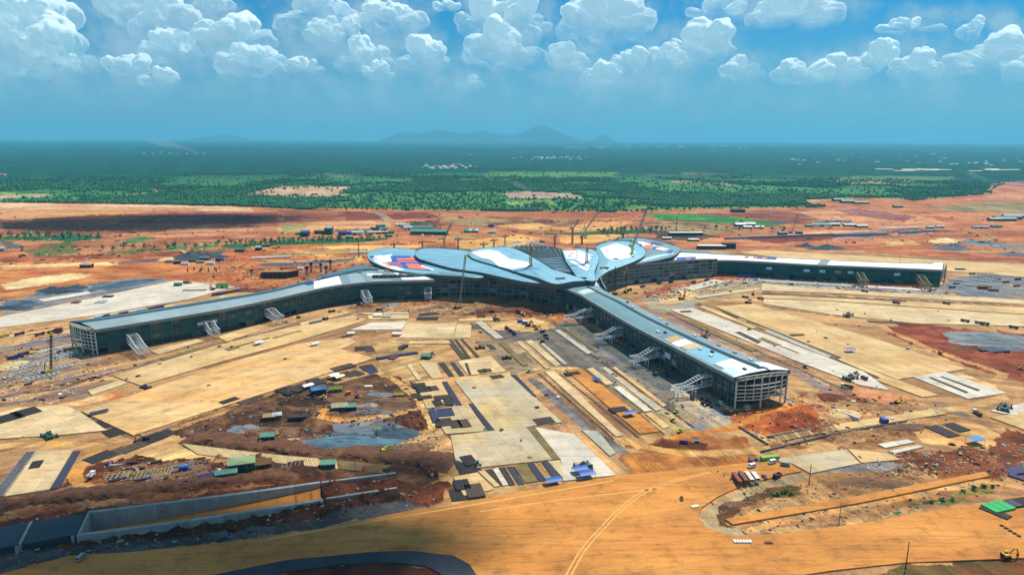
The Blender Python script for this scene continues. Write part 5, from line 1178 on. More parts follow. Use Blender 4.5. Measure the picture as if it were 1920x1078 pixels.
# ==== builders of site objects (local x is forward)
def wheels(o, xs, y, r, w=.5):
    for x in xs:
        for s in (-1,1):
            t = MB().cyl((x, s * y - s * w / 2, r),(x, s * y + s * w / 2, r), r, n=12).build('wheel', 'tyre', o)
            MB().cyl((x, s * y + s * w / 2, r),(x, s * y + s * (w / 2 + .06), r), r * .5, n=8).build('rim', 'steel_grey', t)
def box_van(o, L, W, H, mat, win='window', z0=.5, nose=.16):
    """rounded van or bus body along x"""
    h = L / 2; prof = [(-h, z0),(-h, z0 + H * .96),(-h + .25, z0 + H),(h - L * nose, z0 + H),(h - L * nose * .35, z0 + H * .55),(h, z0 + H * .48),(h, z0)]
    n = len(prof); vs = [(x, -W / 2, z) for x, z in prof] + [(x, W / 2, z) for x, z in prof]
    mb = MB(); mb.add(vs, [tuple(range(n)), tuple(range(2 * n - 1, n - 1,-1))] + [(i, n + i, n + (i + 1) % n, (i + 1) % n) for i in range(n)])
    b = mb.build('body', mat, o)
    for s in (-1,1): MB().box(-h + .4, s * (W / 2 + .02) - .02, z0 + H * .55, h - L * nose - .1, s * (W / 2 + .02) + .02, z0 + H * .86).build('side_window', win, b)
    x0, z1 = h - L * nose, z0 + H; x1, z2 = h - L * nose * .35, z0 + H * .55
    MB().add([(x0 + .1,-W * .42, z1 - .08 + .03),(x0 + .1, W * .42, z1 - .08 + .03),(x1 + .06, W * .42, z2 + .1),(x1 + .06,-W * .42, z2 + .1)],[(0,1,2,3),(3,2,1,0)]).build('windscreen', win, b)
    MB().box(-h - .03,-W * .4, z0 + H * .55,-h - .005, W * .4, z0 + H * .85).build('rear_window', win, b)
def obj_root(name, pos, rz, label, cat, group): return empty(name, pos, rz, label, cat, group)
def van(pos, rz, label, mat='white', name='van', L=5.6, W=2.0, H=2.0, cat='van', group='vans and minibuses on the site'):
    o = obj_root(name, pos, rz, label, cat, group); box_van(o, L, W, H, mat, nose=.22); wheels(o, (-L * .3, L * .3), W * .46,.4,.3); return o
def bus(pos, rz, label, mat='cream', L=11.5): 
    o = obj_root('bus', pos, rz, label, 'bus', 'buses parked in a row'); box_van(o, L, 2.5,2.8, mat, nose=.03, z0=.45); wheels(o, (-L * .3, L * .32),1.15,.5,.35)
    MB().box(-L * .3,-.7,3.26, L * .1,.7,3.5).build('roof_unit', 'white', o); return o
def car(pos, rz, label, mat='white'):
    o = obj_root('car', pos, rz, label, 'car', 'cars on the site')
    prof = [(-2.1,.35),(-2.15,.95),(-1.4,1.0),(-.9,1.5),(.5,1.5),(1.1,1.0),(2.1,.85),(2.15,.35)]; n = len(prof); W = .9
    MB().add([(x, -W, z) for x, z in prof] + [(x, W, z) for x, z in prof],[tuple(range(n)), tuple(range(2 * n - 1, n - 1,-1))] + [(i, n + i, n + (i + 1) % n, (i + 1) % n) for i in range(n)]).build('body', mat, o)
    for s in (-1,1): MB().add([(-1.25, s * .91,1.02),(-.85, s * .91,1.42),(.45, s * .91,1.42),(.95, s * .91,1.02)],[(0,1,2,3),(3,2,1,0)]).build('side_window', 'window', o)
    MB().add([(.55,-.8,1.5),(.55,.8,1.5),(1.1,.8,1.04),(1.1,-.8,1.04)],[(0,1,2,3),(3,2,1,0)]).build('windscreen', 'window', o)
    wheels(o, (-1.35,1.35),.82,.33,.22); return o
def truck(pos, rz, label, cab='white', bed='rust', load='earth_brown', L=8.5, name='dump_truck', cat='truck', group='trucks on the site'):
    o = obj_root(name, pos, rz, label, cat, group); h = L / 2
    MB().box(-h, -.5,.7, h - .3,.5,1.1).build('chassis', 'dark', o)
    c = MB().box(h - 2.1,-1.25,.8, h, 1.25,3.0).build('cab', cab, o); MB().box(h + .0,-1.1,1.9, h + .04,1.1,2.7).build('windscreen', 'window', c)
    for s in (-1,1): MB().box(h - 1.6, s * 1.26 - .02,1.9, h - .4, s * 1.26 + .02,2.7).build('side_window', 'window', c)
    mb = MB(); x0, x1 = -h, h - 2.4
    mb.box(x0,-1.25,1.1, x1,1.25,1.3); mb.box(x0,-1.25,1.3, x1,-1.13,2.5); mb.box(x0,1.13,1.3, x1,1.25,2.5); mb.box(x1 - .12,-1.13,1.3, x1,1.13,2.8); mb.box(x0,-1.13,1.3, x0 + .1,1.13,2.4)
    mb.build('bed', bed, o)
    if load: MB().add([(x0 + .1,-1.1,2.2),(x1 - .1,-1.1,2.2),(x1 - .1,1.1,2.2),(x0 + .1,1.1,2.2),(x0 + 1.6,0,2.9),(x1 - 1.4,0,2.9)],[(0,1,5,4),(1,2,5),(2,3,4,5),(3,0,4)]).build('load', load, o)
    wheels(o, (-h + 1.0,-h + 2.3, h - 1.2),1.05,.5,.4); return o
def excavator(pos, rz, label, mat='yellow', reach=1.0, s=1.0):
    o = obj_root('excavator', pos, rz, label, 'excavator', 'excavators on the site'); o.scale = (s, s, s)
    for y in (-1.2,1.2):
        t = MB(); pr = [(-2.0,.45),(-1.7,.0),(1.7,0),(2.0,.45),(1.7,.9),(-1.7,.9)]; n = 6
        t.add([(x, y - .3, z) for x, z in pr] + [(x, y + .3, z) for x, z in pr],[tuple(range(n)), tuple(range(2 * n - 1, n - 1,-1))] + [(i, n + i, n + (i + 1) % n, (i + 1) % n) for i in range(n)]); t.build('track', 'tyre', o)
    MB().box(-.9,-.9,.5,.9,.9,1.0).build('turntable', 'dark', o)
    MB().prism([(-2.3,-1.3),(1.2,-1.3),(1.2,1.3),(-1.7,1.3),(-2.3,.9)],1.0,2.0).build('house', mat, o)
    MB().box(-2.5,-1.2,1.05,-1.7,1.2,2.2).build('counterweight', 'dark', o)
    c = MB().box(-.3,.3,2.0,1.3,1.25,3.1).build('cab', mat, o); MB().box(1.31,.4,2.2,1.34,1.15,3.0).build('windscreen', 'window', c); MB().box(-.1,1.26,2.2,1.1,1.29,3.0).build('side_window', 'window', c)
    MB().bar((1.0,-.2,1.7),(3.4,-.2,4.6),.5,.7).bar((3.4,-.2,4.6),(5.4 * reach, -.2,4.4),.5,.6).build('boom', mat, o)
    MB().bar((5.2 * reach, -.2,4.6),(6.3 * reach, -.2,1.6),.4,.55).build('stick', mat, o)
    MB().add([(6.3 * reach, -.7,1.7),(6.3 * reach, .3,1.7),(5.6 * reach, .3,.6),(5.6 * reach, -.7,.6),(6.7 * reach, -.7,.5),(6.7 * reach, .3,.5)],[(0,1,2,3),(3,2,5,4),(0,3,4),(1,5,2),(4,5,2,3)]).build('bucket', 'dark', o)
    return o
def roller(pos, rz, label, mat='yellow'):
    o = obj_root('road_roller', pos, rz, label, 'roller', 'rollers on the site')
    MB().cyl((1.6,-1.05,.75),(1.6,1.05,.75),.75, n=16).build('drum', 'steel_grey', o)
    MB().box(.6,-1.2,.6,2.5,1.2,.95).box(-2.4,-.9,.9,.5,.9,1.8).build('body', mat, o)
    c = MB().box(-.6,-.8,1.8,.6,.8,2.9).build('cab', 'window', o); MB().box(-.75,-.95,2.9,.75,.95,3.05).build('cab_roof', mat, c)
    wheels(o, (-1.5,),1.0,.75,.5); return o
def paver(pos, rz, label, mat='green_dark', s=1.0):
    o = obj_root('slipform_paver', pos, rz, label, 'paving machine', 'slipform paving machines'); o.scale = (s, s, s)
    MB().box(-2.2,-5.5,1.5,2.2,5.5,2.4).build('main_frame', mat, o); MB().box(-1.2,-2.0,2.4,1.2,2.2,3.9).build('engine_hood', mat, o)
    MB().box(-1.6,-5.6,.2,1.0,5.6,1.4).build('mould', 'dark', o)
    for x in (-3.2,3.2):
        for y in (-5.2,5.2):
            l = MB().box(x - .5, y - .5,.9, x + .5, y + .5,3.1).build('leg', mat, o); MB().box(x - 1.3, y - .4,0, x + 1.3, y + .4,.9).build('track', 'tyre', l)
    MB().bar((-2.0,-5,3.4),(-2.0,5,3.4),.15).bar((2.0,-5,3.4),(2.0,5,3.4),.15).build('handrail', 'steel_grey', o)
    MB().box(-.8,-.8,4.6,.9,1.2,4.75).bar((-.7,-.7,3.9),(-.7,-.7,4.6),.12).bar((.8,1.1,3.9),(.8,1.1,4.6),.12).build('canopy', 'dark', o)
    return o
def lattice(mb, a, b, w, n, t=.16):
    a, b = Vector(a), Vector(b); d = (b - a).normalized(); up = Vector((0,0,1)) if abs(d.z) < .9 else Vector((1,0,0)); r = d.cross(up).normalized() * w / 2; u = r.cross(d).normalized() * w / 2
    C = [r + u, r - u, -r - u, -r + u]
    for c in C: mb.bar(a + c, b + c, t * 1.3)
    for i in range(n):
        p, q = a.lerp(b, i / n), a.lerp(b, (i + 1) / n)
        for k in range(4): mb.bar(p + C[(k + i) % 4], q + C[(k + i + 1) % 4], t)
    return mb
def tip_of(pos, px, py, dy=0.0):
    d = ray(px, py); t = (pos.y + dy) / d.y; return Vector((d.x * t, d.y * t, CAMH + d.z * t))
def crawler_crane(px, py, tx, ty, label, mat='lime', boom='lime', w=1.5, dy=6.0, base=None, tipmat=None):
    """crawler crane standing at a px with its boom head seen at tx,ty"""
    pos = base if base is not None else at(px, py); tip = tip_of(pos, tx, ty, dy); d = tip - pos; rz = math.atan2(d.y, d.x)
    o = obj_root('crawler_crane', pos, rz, label, 'crane', 'crawler and mobile cranes')
    for y in (-2.2,2.2): MB().box(-3.6, y - .6,0,3.6, y + .6,1.1).build('track', 'tyre', o)
    MB().box(-1.3,-1.3,.9,1.3,1.3,1.4).build('turntable', 'dark', o); MB().box(-4.2,-1.6,1.4,2.2,1.6,3.2).build('house', mat, o)
    MB().box(-5.2,-1.8,1.4,-4.3,1.8,3.4).build('counterweight', 'dark', o)
    c = MB().box(1.0,1.65,1.5,3.0,2.8,3.5).build('cab', mat, o); MB().box(3.01,1.8,2.3,3.04,2.7,3.3).build('windscreen', 'window', c)
    R = math.hypot(d.x, d.y); hz = d.z; foot = Vector((2.0,0,2.2)); T = Vector((max(R, 3.0),0, hz)); L = (T - foot).length
    lattice(MB(), foot, T, w, max(6, int(L / 3)),.2).build('boom', boom, o)
    hd = foot.lerp(T, .9); MB().bar(hd, T, w * 1.3).build('boom_head', tipmat or mat, o)
    MB().bar((-3.5,0,3.2),(-2.5,0,9),.5).bar((-2.5,0,9), T, .12).build('backstay', 'dark', o)
    MB().bar(T, (T.x + .5,0, max(4, T.z * .35)),.12).bar((T.x + .5,0, max(4, T.z * .35)),(T.x + .5,0, max(4, T.z * .35) - 1.4),.7).build('hook_line', 'dark', o)
    return o
def mobile_crane(px, py, tx, ty, label, mat='yellow', w=.9, dy=3.0):
    pos = at(px, py); tip = tip_of(pos, tx, ty, dy); d = tip - pos; rz = math.atan2(d.y, d.x)
    o = obj_root('mobile_crane', pos, rz, label, 'crane', 'crawler and mobile cranes')
    MB().box(-5.5,-1.3,.7,5.5,1.3,1.7).build('carrier', mat, o); MB().box(3.7,-1.25,1.7,5.5,.2,3.0).build('cab', mat, o); MB().box(-3.0,-1.2,1.75,1.5,1.2,3.2).build('house', 'dark', o)
    wheels(o, (-4.2,-2.8,2.4,4.0),1.15,.6,.4)
    R = math.hypot(d.x, d.y); T = Vector((max(R, 2.5),0, d.z)); f = Vector((-1.5,0,3.0)); m = f.lerp(T, .55)
    MB().bar(f, m, w).build('boom', mat, o); MB().bar(m, T, w * .65).build('boom_section', mat, o); MB().bar((1.2,0,2.2), f.lerp(T, .3),.35).build('ram', 'steel_grey', o)
    return o
def tower_crane(pos, h, label, jl=0.0, jdir=0.0, mat='mast_brown', luff=None, cjl=6.0, w=1.9):
    o = obj_root('tower_crane', pos, jdir, label, 'crane', 'tower cranes around the hall')
    MB().box(-3,-3,-.3,3,3,.8).build('footing', 'concrete', o)
    lattice(MB(),(0,0,.8),(0,0, h), w, max(5, int(h / 2.6)),.5).build('mast', mat, o)
    MB().box(-1.4,-1.4, h, 1.4,1.4, h + 1.2).build('slewing_ring', mat, o); c = MB().box(.6,1.0, h + .4,2.4,2.3, h + 2.4).build('cab', 'white', o); MB().box(2.41,1.1, h + 1.0,2.44,2.2, h + 2.2).build('windscreen', 'window', c)
    if luff is None:
        MB().bar((0,0, h + 1),(0,0, h + 7),1.0).build('tower_head', mat, o)
        lattice(MB(),(1,0, h + 1.8),(jl, 0, h + 1.8),1.5, max(4, int(jl / 3)),.36).build('jib', mat, o)
        lattice(MB(),(-1,0, h + 1.8),(-cjl, 0, h + 1.8),1.4,3,.36).build('counter_jib', mat, o); MB().box(-cjl - .5,-1, h - .6,-cjl + 2,1, h + 1.6).build('counterweight', 'concrete', o)
        MB().bar((0,0, h + 7),(jl * .7,0, h + 2.4),.15).bar((0,0, h + 7),(-cjl + 1,0, h + 2.4),.15).build('tie_rod', 'dark', o)
    else:
        T = Vector(luff); MB().box(-5.5,-1.4, h + 1.2,1.5,1.4, h + 3.6).build('machinery_deck', mat, o); MB().box(-6.5,-1.5, h + .6,-4.8,1.5, h + 3.4).build('counterweight', 'concrete', o)
        lattice(MB(),(1,0, h + 2), T, 1.8, max(6, int((T - Vector((1,0, h + 2))).length / 3.2)),.36).build('jib', 'steel_grey', o)
        hd = Vector((1,0, h + 2)).lerp(T, .92); MB().bar(hd, T, 2.2).build('jib_head', mat, o); MB().bar((1,0, h + 2), Vector((1,0, h + 2)).lerp(T, .12),2.2).build('jib_foot', mat, o)
        MB().bar((-3,0, h + 3),(-3.5,0, h + 11),.6).bar((-3.5,0, h + 11), T, .16).build('luffing_rope', 'dark', o)
        MB().bar(T, (T.x, 0, h + 6),.12).build('hoist_rope', 'dark', o)
    return o
def shed(px, py, L, W, H, label, roof='green_roof', wall='green_dark', rz=None, to=None, cat='shed', group='site sheds and huts', pitch=.22, name='shed', pos=None):
    """pitched-roof shed, L along x"""
    p = pos if pos is not None else at(px, py); rz = head(px, py, *to) if to else (rz or 0.0)
    o = obj_root(name, p, rz, label, cat, group); r = W / 2 * pitch * 2
    mb = MB(); mb.add([(-L / 2,-W / 2,-.4),(L / 2,-W / 2,-.4),(L / 2, W / 2,-.4),(-L / 2, W / 2,-.4),(-L / 2,-W / 2, H),(L / 2,-W / 2, H),(L / 2, W / 2, H),(-L / 2, W / 2, H),(-L / 2,0, H + r - .1),(L / 2,0, H + r - .1)],
        [(0,1,5,4),(2,3,7,6),(1,2,6,9,5),(3,0,4,8,7)]); mb.build('wall', wall, o)
    e = .5
    for s in (-1,1):
        a = Vector((-L / 2 - e, s * (W / 2 + e), H - e * pitch * 2)); b = Vector((L / 2 + e, s * (W / 2 + e), H - e * pitch * 2)); c = Vector((L / 2 + e, 0, H + r)); d = Vector((-L / 2 - e, 0, H + r)); u = Vector((0,0,.15))
        MB().add([a, b, c, d, a + u, b + u, c + u, d + u],[(0,1,2,3),(7,6,5,4),(0,4,5,1),(1,5,6,2),(3,2,6,7),(0,3,7,4),(3,2,1,0),(4,5,6,7)]).build('roof_slope', roof, o)
    MB().box(-L * .1,-W / 2 - .06,0, L * .1,-W / 2 - .01, H * .75).build('door', 'dark', o)
    for q in (-.35,.3): MB().box(L * q - .8,-W / 2 - .05, H * .4, L * q + .8,-W / 2 - .01, H * .75).build('window', 'window', o)
    return o
def cabin(px, py, L, W, H, label, mat='white', rz=0.0, to=None, name='site_cabin', cat='cabin', group='site cabins and containers', pos=None):
    p = pos if pos is not None else at(px, py); rz = head(px, py, *to) if to else rz
    o = obj_root(name, p, rz, label, cat, group); MB().box(-L / 2,-W / 2,.1, L / 2, W / 2, H).build('body', mat, o)
    MB().box(-L / 2 - .1,-W / 2 - .1, H, L / 2 + .1, W / 2 + .1, H + .16).build('roof', mat, o)
    MB().box(-L / 2 - .04,-W * .4,.2,-L / 2 - .005, W * .4, H * .9).build('door', 'steel_grey', o)
    n = int(L / 1.2)
    mb = MB()
    for k in range(n):
        x = -L / 2 + L * (k + .5) / n
        for s in (-1,1): mb.box(x - .15, s * (W / 2 + .04) - .04,.2, x + .15, s * (W / 2 + .04) + .04, H - .1)
    mb.build('wall_rib', mat, o)['kind'] = 'stuff'
    for x in (-L * .4, L * .4): MB().box(x - .2,-W / 2,-.5, x + .2, W / 2,.1).build('bearer', 'dark', o)
    return o
def canopy(px, py, L, W, H, label, mat='white', rz=0.0, to=None, arch=.8, name='shade_canopy', group='shade canopies on the aprons'):
    p = at(px, py); rz = head(px, py, *to) if to else rz; o = obj_root(name, p, rz, label, 'canopy', group)
    for x in (-L / 2 + .3, L / 2 - .3):
        for y in (-W / 2 + .3, W / 2 - .3): MB().bar((x, y, -.3),(x, y, H),.16).build('post', 'steel_grey', o)
    n = 6; vs = []; fs = []
    for k in range(n + 1):
        y = -W / 2 + W * k / n; z = H + arch * (1 - (2 * k / n - 1) ** 2); vs += [(-L / 2, y, z),(L / 2, y, z),(-L / 2, y, z + .08),(L / 2, y, z + .08)]
    for k in range(n): a = 4 * k; fs += [(a, a + 1, a + 5, a + 4),(a + 2, a + 6, a + 7, a + 3),(a, a + 4, a + 6, a + 2),(a + 1, a + 3, a + 7, a + 5)]
    MB().add(vs, fs).build('cover', mat, o); MB().bar((-L / 2,-W / 2, H),(L / 2,-W / 2, H),.12).bar((-L / 2, W / 2, H),(L / 2, W / 2, H),.12).build('rail', 'steel_grey', o)
    return o
def sheet(px, label, mat='mat_black', h=.3, name='rebar_mat', cat='mat', group='dark mats laid on the ground', n=0):
    """flat mat or sheet: outline in photo px, real thickness, with border battens"""
    W = [G2(p) for p in px]; cx = sum(p[0] for p in W) / len(W); cy = sum(p[1] for p in W) / len(W); z = max(onz(cx, cy), max(onz(*p) for p in W) - .3,-.05)
    P = [(p[0] - cx, p[1] - cy) for p in W]
    o = MB().prism(P, -.25, h).build(name, mat, None, (cx, cy, z)); props(o, label, cat, group)
    if n:
        a, b, c, d = (Vector(q) for q in P[:4])
        for k in range(1, n):
            p = a.lerp(b, k / n); q = d.lerp(c, k / n); MB().bar((p.x, p.y, h + .04),(q.x, q.y, h + .04),.35,.08).build('batten', 'mat_brown', o)
    return o
def rmat(cx, cy, L, W, label, to, mat='mat_black', h=.35, group='dark mats laid on the ground', name='rebar_mat', cat='mat', n=3):
    p = at(cx, cy); rz = head(cx, cy, *to) if isinstance(to, tuple) else to
    if group == 'dark mats laid on the ground' and W < 16: W *= 1.7
    o = MB().box(-L / 2,-W / 2,-.3, L / 2, W / 2, h).build(name, mat, None, (p.x, p.y, p.z), rz); props(o, label, cat, group)
    for k in range(1, n + 1): x = -L / 2 + L * k / (n + 1); MB().box(x - .12,-W / 2, h, x + .12, W / 2, h + .1).build('tie_bar', 'mat_brown', o)
    return o
_heap_cache = {}
def heap(px, py, rx, ry, h, label, mat='earth_red', rz=0.0, name='soil_heap', cat='heap', group='heaps of soil and gravel', seed=0, n=54):
    p = at(px, py); rs = random.Random(seed + int(px * 7 + py)); ph = [rs.random() * 6.28 for _ in range(6)]; vs = []; fs = []; NR = 16
    ox, oy = rs.random() * 50, rs.random() * 50; R, T = np.meshgrid(np.arange(NR),2 * np.pi * np.arange(n) / n, indexing='ij'); R = R.ravel(); T = T.ravel(); f = 1 - R / NR
    w = 1 + .16 * np.sin(2 * T + ph[0]) + .12 * np.sin(3 * T + ph[1]) + .07 * np.sin(5 * T + ph[2]); x = rx * f * w * np.cos(T); y = ry * f * w * np.sin(T); nz = fbm(x / (rx * .2) + ox, y / (ry * .2) + oy, 6,.62)
    vs = [tuple(q) for q in np.stack([x, y, np.where(R == 0,-.5, h * (1 - f) ** .8 * (.1 + 1.8 * nz))],1).tolist()]
    vs.append((0,0, h * .95))
    for r in range(NR - 1):
        for i in range(n): j = (i + 1) % n; fs.append((r * n + i, r * n + j, (r + 1) * n + j, (r + 1) * n + i))
    for i in range(n): fs.append(((NR - 1) * n + i, (NR - 1) * n + (i + 1) % n, NR * n))
    o = MB().add(vs, fs).build(name, mat, None, (p.x, p.y, p.z - .1), rz, smooth=True); props(o, label, cat, group); return o
def pole(px, py, h, label, mat='dark', name='lamp_post', lamp=True, w=.35, group='poles and masts', cat='pole'):
    p = at(px, py); o = obj_root(name, p, 0, label, cat, group)
    MB().cyl((0,0,-.4),(0,0, h), w, w * .6,8).build('shaft', mat, o); MB().cyl((0,0,-.3),(0,0,.5), w * 2.4, w * 1.8,8).build('base', 'concrete', o)
    if lamp:
        a = MB().bar((0,0, h - .2),(2.0,0, h + .3),.16).build('arm', mat, o); MB().box(1.6,-.25, h + .2,2.9,.25, h + .42).build('lamp_head', mat, a)
    return o
def bush(px, py, r, label, mat='leaf', name='bush', trunk=.35, group='trees and bushes on the site', h=1.3, cat='tree', pos=None, leaves=150):
    p = pos if pos is not None else at(px, py); rs = random.Random(int(px * 13 + py * 31)); o = obj_root(name, p, 0, label, cat, group)
    mb = MB(); th = r * h * trunk
    mb.cyl((0,0,-.4),(0,0, th), r * .12, r * .08,6)
    for k in range(4):
        a = rs.random() * 6.28; mb.cyl((0,0, th * .8),(r * .5 * math.cos(a), r * .5 * math.sin(a), th + r * h * .6), r * .07, r * .03,5)
    mb.build('trunk', 'bark', o)
    mb = MB(); cl = [(rs.gauss(0,.38) * r, rs.gauss(0,.38) * r, th + r * h * rs.uniform(.25,1.05), r * rs.uniform(.3,.5)) for _ in range(9)]
    for k in range(leaves):
        x, y, z, q = rs.choice(cl); d = Vector((rs.gauss(0,1), rs.gauss(0,1), rs.gauss(0,1))).normalized() * q * rs.uniform(.6,1.05); c = Vector((x, y, z)) + d; s = r * rs.uniform(.16,.3)
        u = Vector((rs.gauss(0,1), rs.gauss(0,1), rs.gauss(0,.5))).normalized() * s; v = u.cross(Vector((rs.gauss(0,1), rs.gauss(0,1), rs.gauss(0,1)))).normalized() * s * .8
        mb.add([c - u, c - v, c + u, c + v],[(0,1,2,3)])
    mb.build('crown', mat, o); return o

def debris(px, count, size, mats, seed=1, name='rubble'):
    """loose stones, boards and scraps strewn over a patch of ground: nobody could count them"""
    rs = random.Random(seed); ns = np.random.RandomState(seed); n = count * 4; A = ns.uniform(min(p[0] for p in px), max(p[0] for p in px), n); B = ns.uniform(min(p[1] for p in px), max(p[1] for p in px), n)
    ok = inpoly(A, B, px); A = A[ok]; B = B[ok]; W = np.array([G2(q) for q in zip(A, B)]).reshape(-1,2); X, Y = W[:, 0], W[:, 1]; ok = np.ones(len(X), bool); pd = np.zeros(len(X), bool)
    for f in FOOT: ok &= ~inpoly(X, Y, f)
    for f in PADS: pd |= inpoly(X, Y, f)
    ok &= ~pd | (ns.rand(len(X)) < .12); ai = np.abs(GRID['ang'][:, None] - np.degrees(np.arctan2(CAMH, np.hypot(X, Y)))[None]).argmin(0); bi = np.abs(GRID['az'][:, None] - np.degrees(np.arctan2(X, Y))[None]).argmin(0); Z = np.where(pd, .43, GRID['Z'][ai, bi]); mb = MB()
    for k in np.nonzero(ok)[0][:count]:
        v = Vector((X[k], Y[k], Z[k]))
        s = rs.uniform(*size) * (rs.random() ** 1.5 + .35); th = rs.uniform(0,3.14); u = Vector((math.cos(th), math.sin(th),0)) * s * rs.uniform(.6,2.0); w = Vector((-math.sin(th), math.cos(th),0)) * s * rs.uniform(.4,.9); h = Vector((0,0, s * rs.uniform(.3,.9)))
        mb.cur = rs.randrange(len(mats)); mb.add([v - u - w, v + u - w, v + u + w, v - u + w, v - u * .7 - w * .6 + h, v + u * .6 - w * .7 + h, v + u * .7 + w * .5 + h, v - u * .5 + w * .7 + h],[(4,5,6,7),(0,1,5,4),(1,2,6,5),(2,3,7,6),(3,0,4,7)])
    o = mb.build(name, mats); props(o, kind='stuff')

# ==== PLACEMENTS
# ---- concrete channel in the lower left cutting
ch = empty('concrete_channel', (0,0,0), label='open concrete channel with tall grey walls and an orange earth floor at the lower left', cat='channel')
def wall_run(root, name, pts, zb, th, side, mat='concrete', seg=4):
    P = resample(pts, seg * 4 + 1); B = [Vector((q[0], q[1], q[2])) for q in P]
    zb = [zb[0] + (zb[1] - zb[0]) * k / (len(P) - 1) for k in range(len(P))]
    I = inset([(p.x, p.y) for p in P], th * side)
    for s in range(seg):
        mb = MB()
        for k in range(s * 4, s * 4 + 4):
            f = .04 if k == s * 4 else 0; a = P[k].lerp(P[k + 1], f); ai = I[k].lerp(I[k + 1], f)
            mb.prism([(a.x, a.y),(P[k + 1].x, P[k + 1].y), tuple(I[k + 1]), tuple(ai)],[zb[k], zb[k + 1], zb[k + 1], zb[k]],[a.z, P[k + 1].z, P[k + 1].z, a.z])
        mb.build(name, mat, root)
wall_run(ch, 'wall_panel', ch_far, (-7,-1.5),2.2,1, seg=7)
wall_run(ch, 'wall_panel', ch_near, (-7,-1.5),2.2,-1, seg=7)
fl = MB(); A = resample(ch_far, 15); B = resample(ch_near, 15)
for k in range(14):
    z0 = -6 + 4.8 * k / 14; z1 = -6 + 4.8 * (k + 1) / 14
    fl.add([(A[k].x, A[k].y, z0),(A[k + 1].x, A[k + 1].y, z1),(B[k + 1].x, B[k + 1].y, z1),(B[k].x, B[k].y, z0)],[(0,1,2,3),(3,2,1,0)])
fl.build('channel_floor', 'floor_orange', ch)
e0, e1 = ch_far[0], ch_near[0]; d = (e1 - e0).normalized()
MB().prism([(e0.x, e0.y),(e1.x, e1.y),(e1.x + 1.2, e1.y + .1),(e0.x + 1.2, e0.y + .1)],-7,4.7).build('end_wall', 'concrete', ch)
for k, t in enumerate((.2,.42,.63,.85)):
    p = resample(ch_near, 60)[int(t * 59)]; MB().box(-.6,-.9,-1,.6,.2, p.z - .3).build('buttress', 'concrete', ch, (p.x, p.y - 2.3,0))
# covered culvert continuing to the left edge
cv = empty('culvert', (0,0,0), label='dark waterproofed culvert deck with a pale joint at the lower left corner', cat='culvert')
dk = [G(-120,1046,4.2), G(-120,1005,4.2), G(0,987,4.2), G(162,962,4.2), G(143.5,1001,4.2), G(0,1027,4.2)]
L_ = [G(-120,1005,4.2), G(56,978.5,4.2), G(34,1021,4.2), G(-120,1046,4.2)]; R_ = [G(62,977.5,4.2), G(161,962,4.2), G(143,1001,4.2), G(40,1020,4.2)]
for q in (L_, R_): MB().prism([(p.x, p.y) for p in q],-.6,4.2).build('deck_slab', 'deck_blue', cv)
J = [G(56.4,978.4,4.4), G(61.6,977.6,4.4), G(39.6,1020,4.4), G(34.4,1020.8,4.4)]; MB().prism([(p.x, p.y) for p in J],-.6,4.9).build('joint_rib', 'concrete', cv)
for px_ in (36,141): p = G(px_, 1024 if px_ < 100 else 1004,3); MB().box(-.7,-1.0,-.6,.7,0,4.0).build('buttress', 'concrete', cv, (p.x, p.y - 1.2,0))
# low walls running on to the right
for k, (a, b, l) in enumerate((((602,905),(742,887), 'low grey concrete wall running on from the far side of the channel'),((607,936),(744,915), 'low grey concrete wall running on from the near side of the channel'))):
    p, q = G(*a, 1.2), G(*b, 1.2); o = empty('low_wall', (p.x, p.y, 0),0, l, 'wall', 'low concrete walls')
    n = 6
    for s in range(n):
        u, v = p.lerp(q, s / n + .004), p.lerp(q, (s + 1) / n); MB().bar(Vector((u.x - p.x, u.y - p.y, .5)), Vector((v.x - p.x, v.y - p.y, .5)),1.4,2.4).build('wall_panel', 'concrete', o)
for k, (a, b, l) in enumerate((((1566,770),(1610,787), 'white concrete wall stub in the red pit by the lower right wing'),((1425,848),(1560,815), 'dark low retaining wall above the parked vans'),((1562,815),(1700,790), 'dark low retaining wall under the tan strip at the lower right'),((1440,820),(1560,797), 'low kerb wall along the timber decking at the lower right'),((1385,800),(1440,834), 'low concrete wall edge beside the orange track'))):
    p, q = G(*a), G(*b); o = empty('low_wall', (p.x, p.y, 0),0, l, 'wall', 'low concrete walls')
    for s in range(5):
        u, v = p.lerp(q, s / 5 + .006), p.lerp(q, (s + 1) / 5); MB().bar(Vector((u.x - p.x, u.y - p.y, .6)), Vector((v.x - p.x, v.y - p.y, .6)),1.0,2.2 if k == 0 else .9).build('wall_panel', 'white' if k == 0 else 'concrete_dark', o)
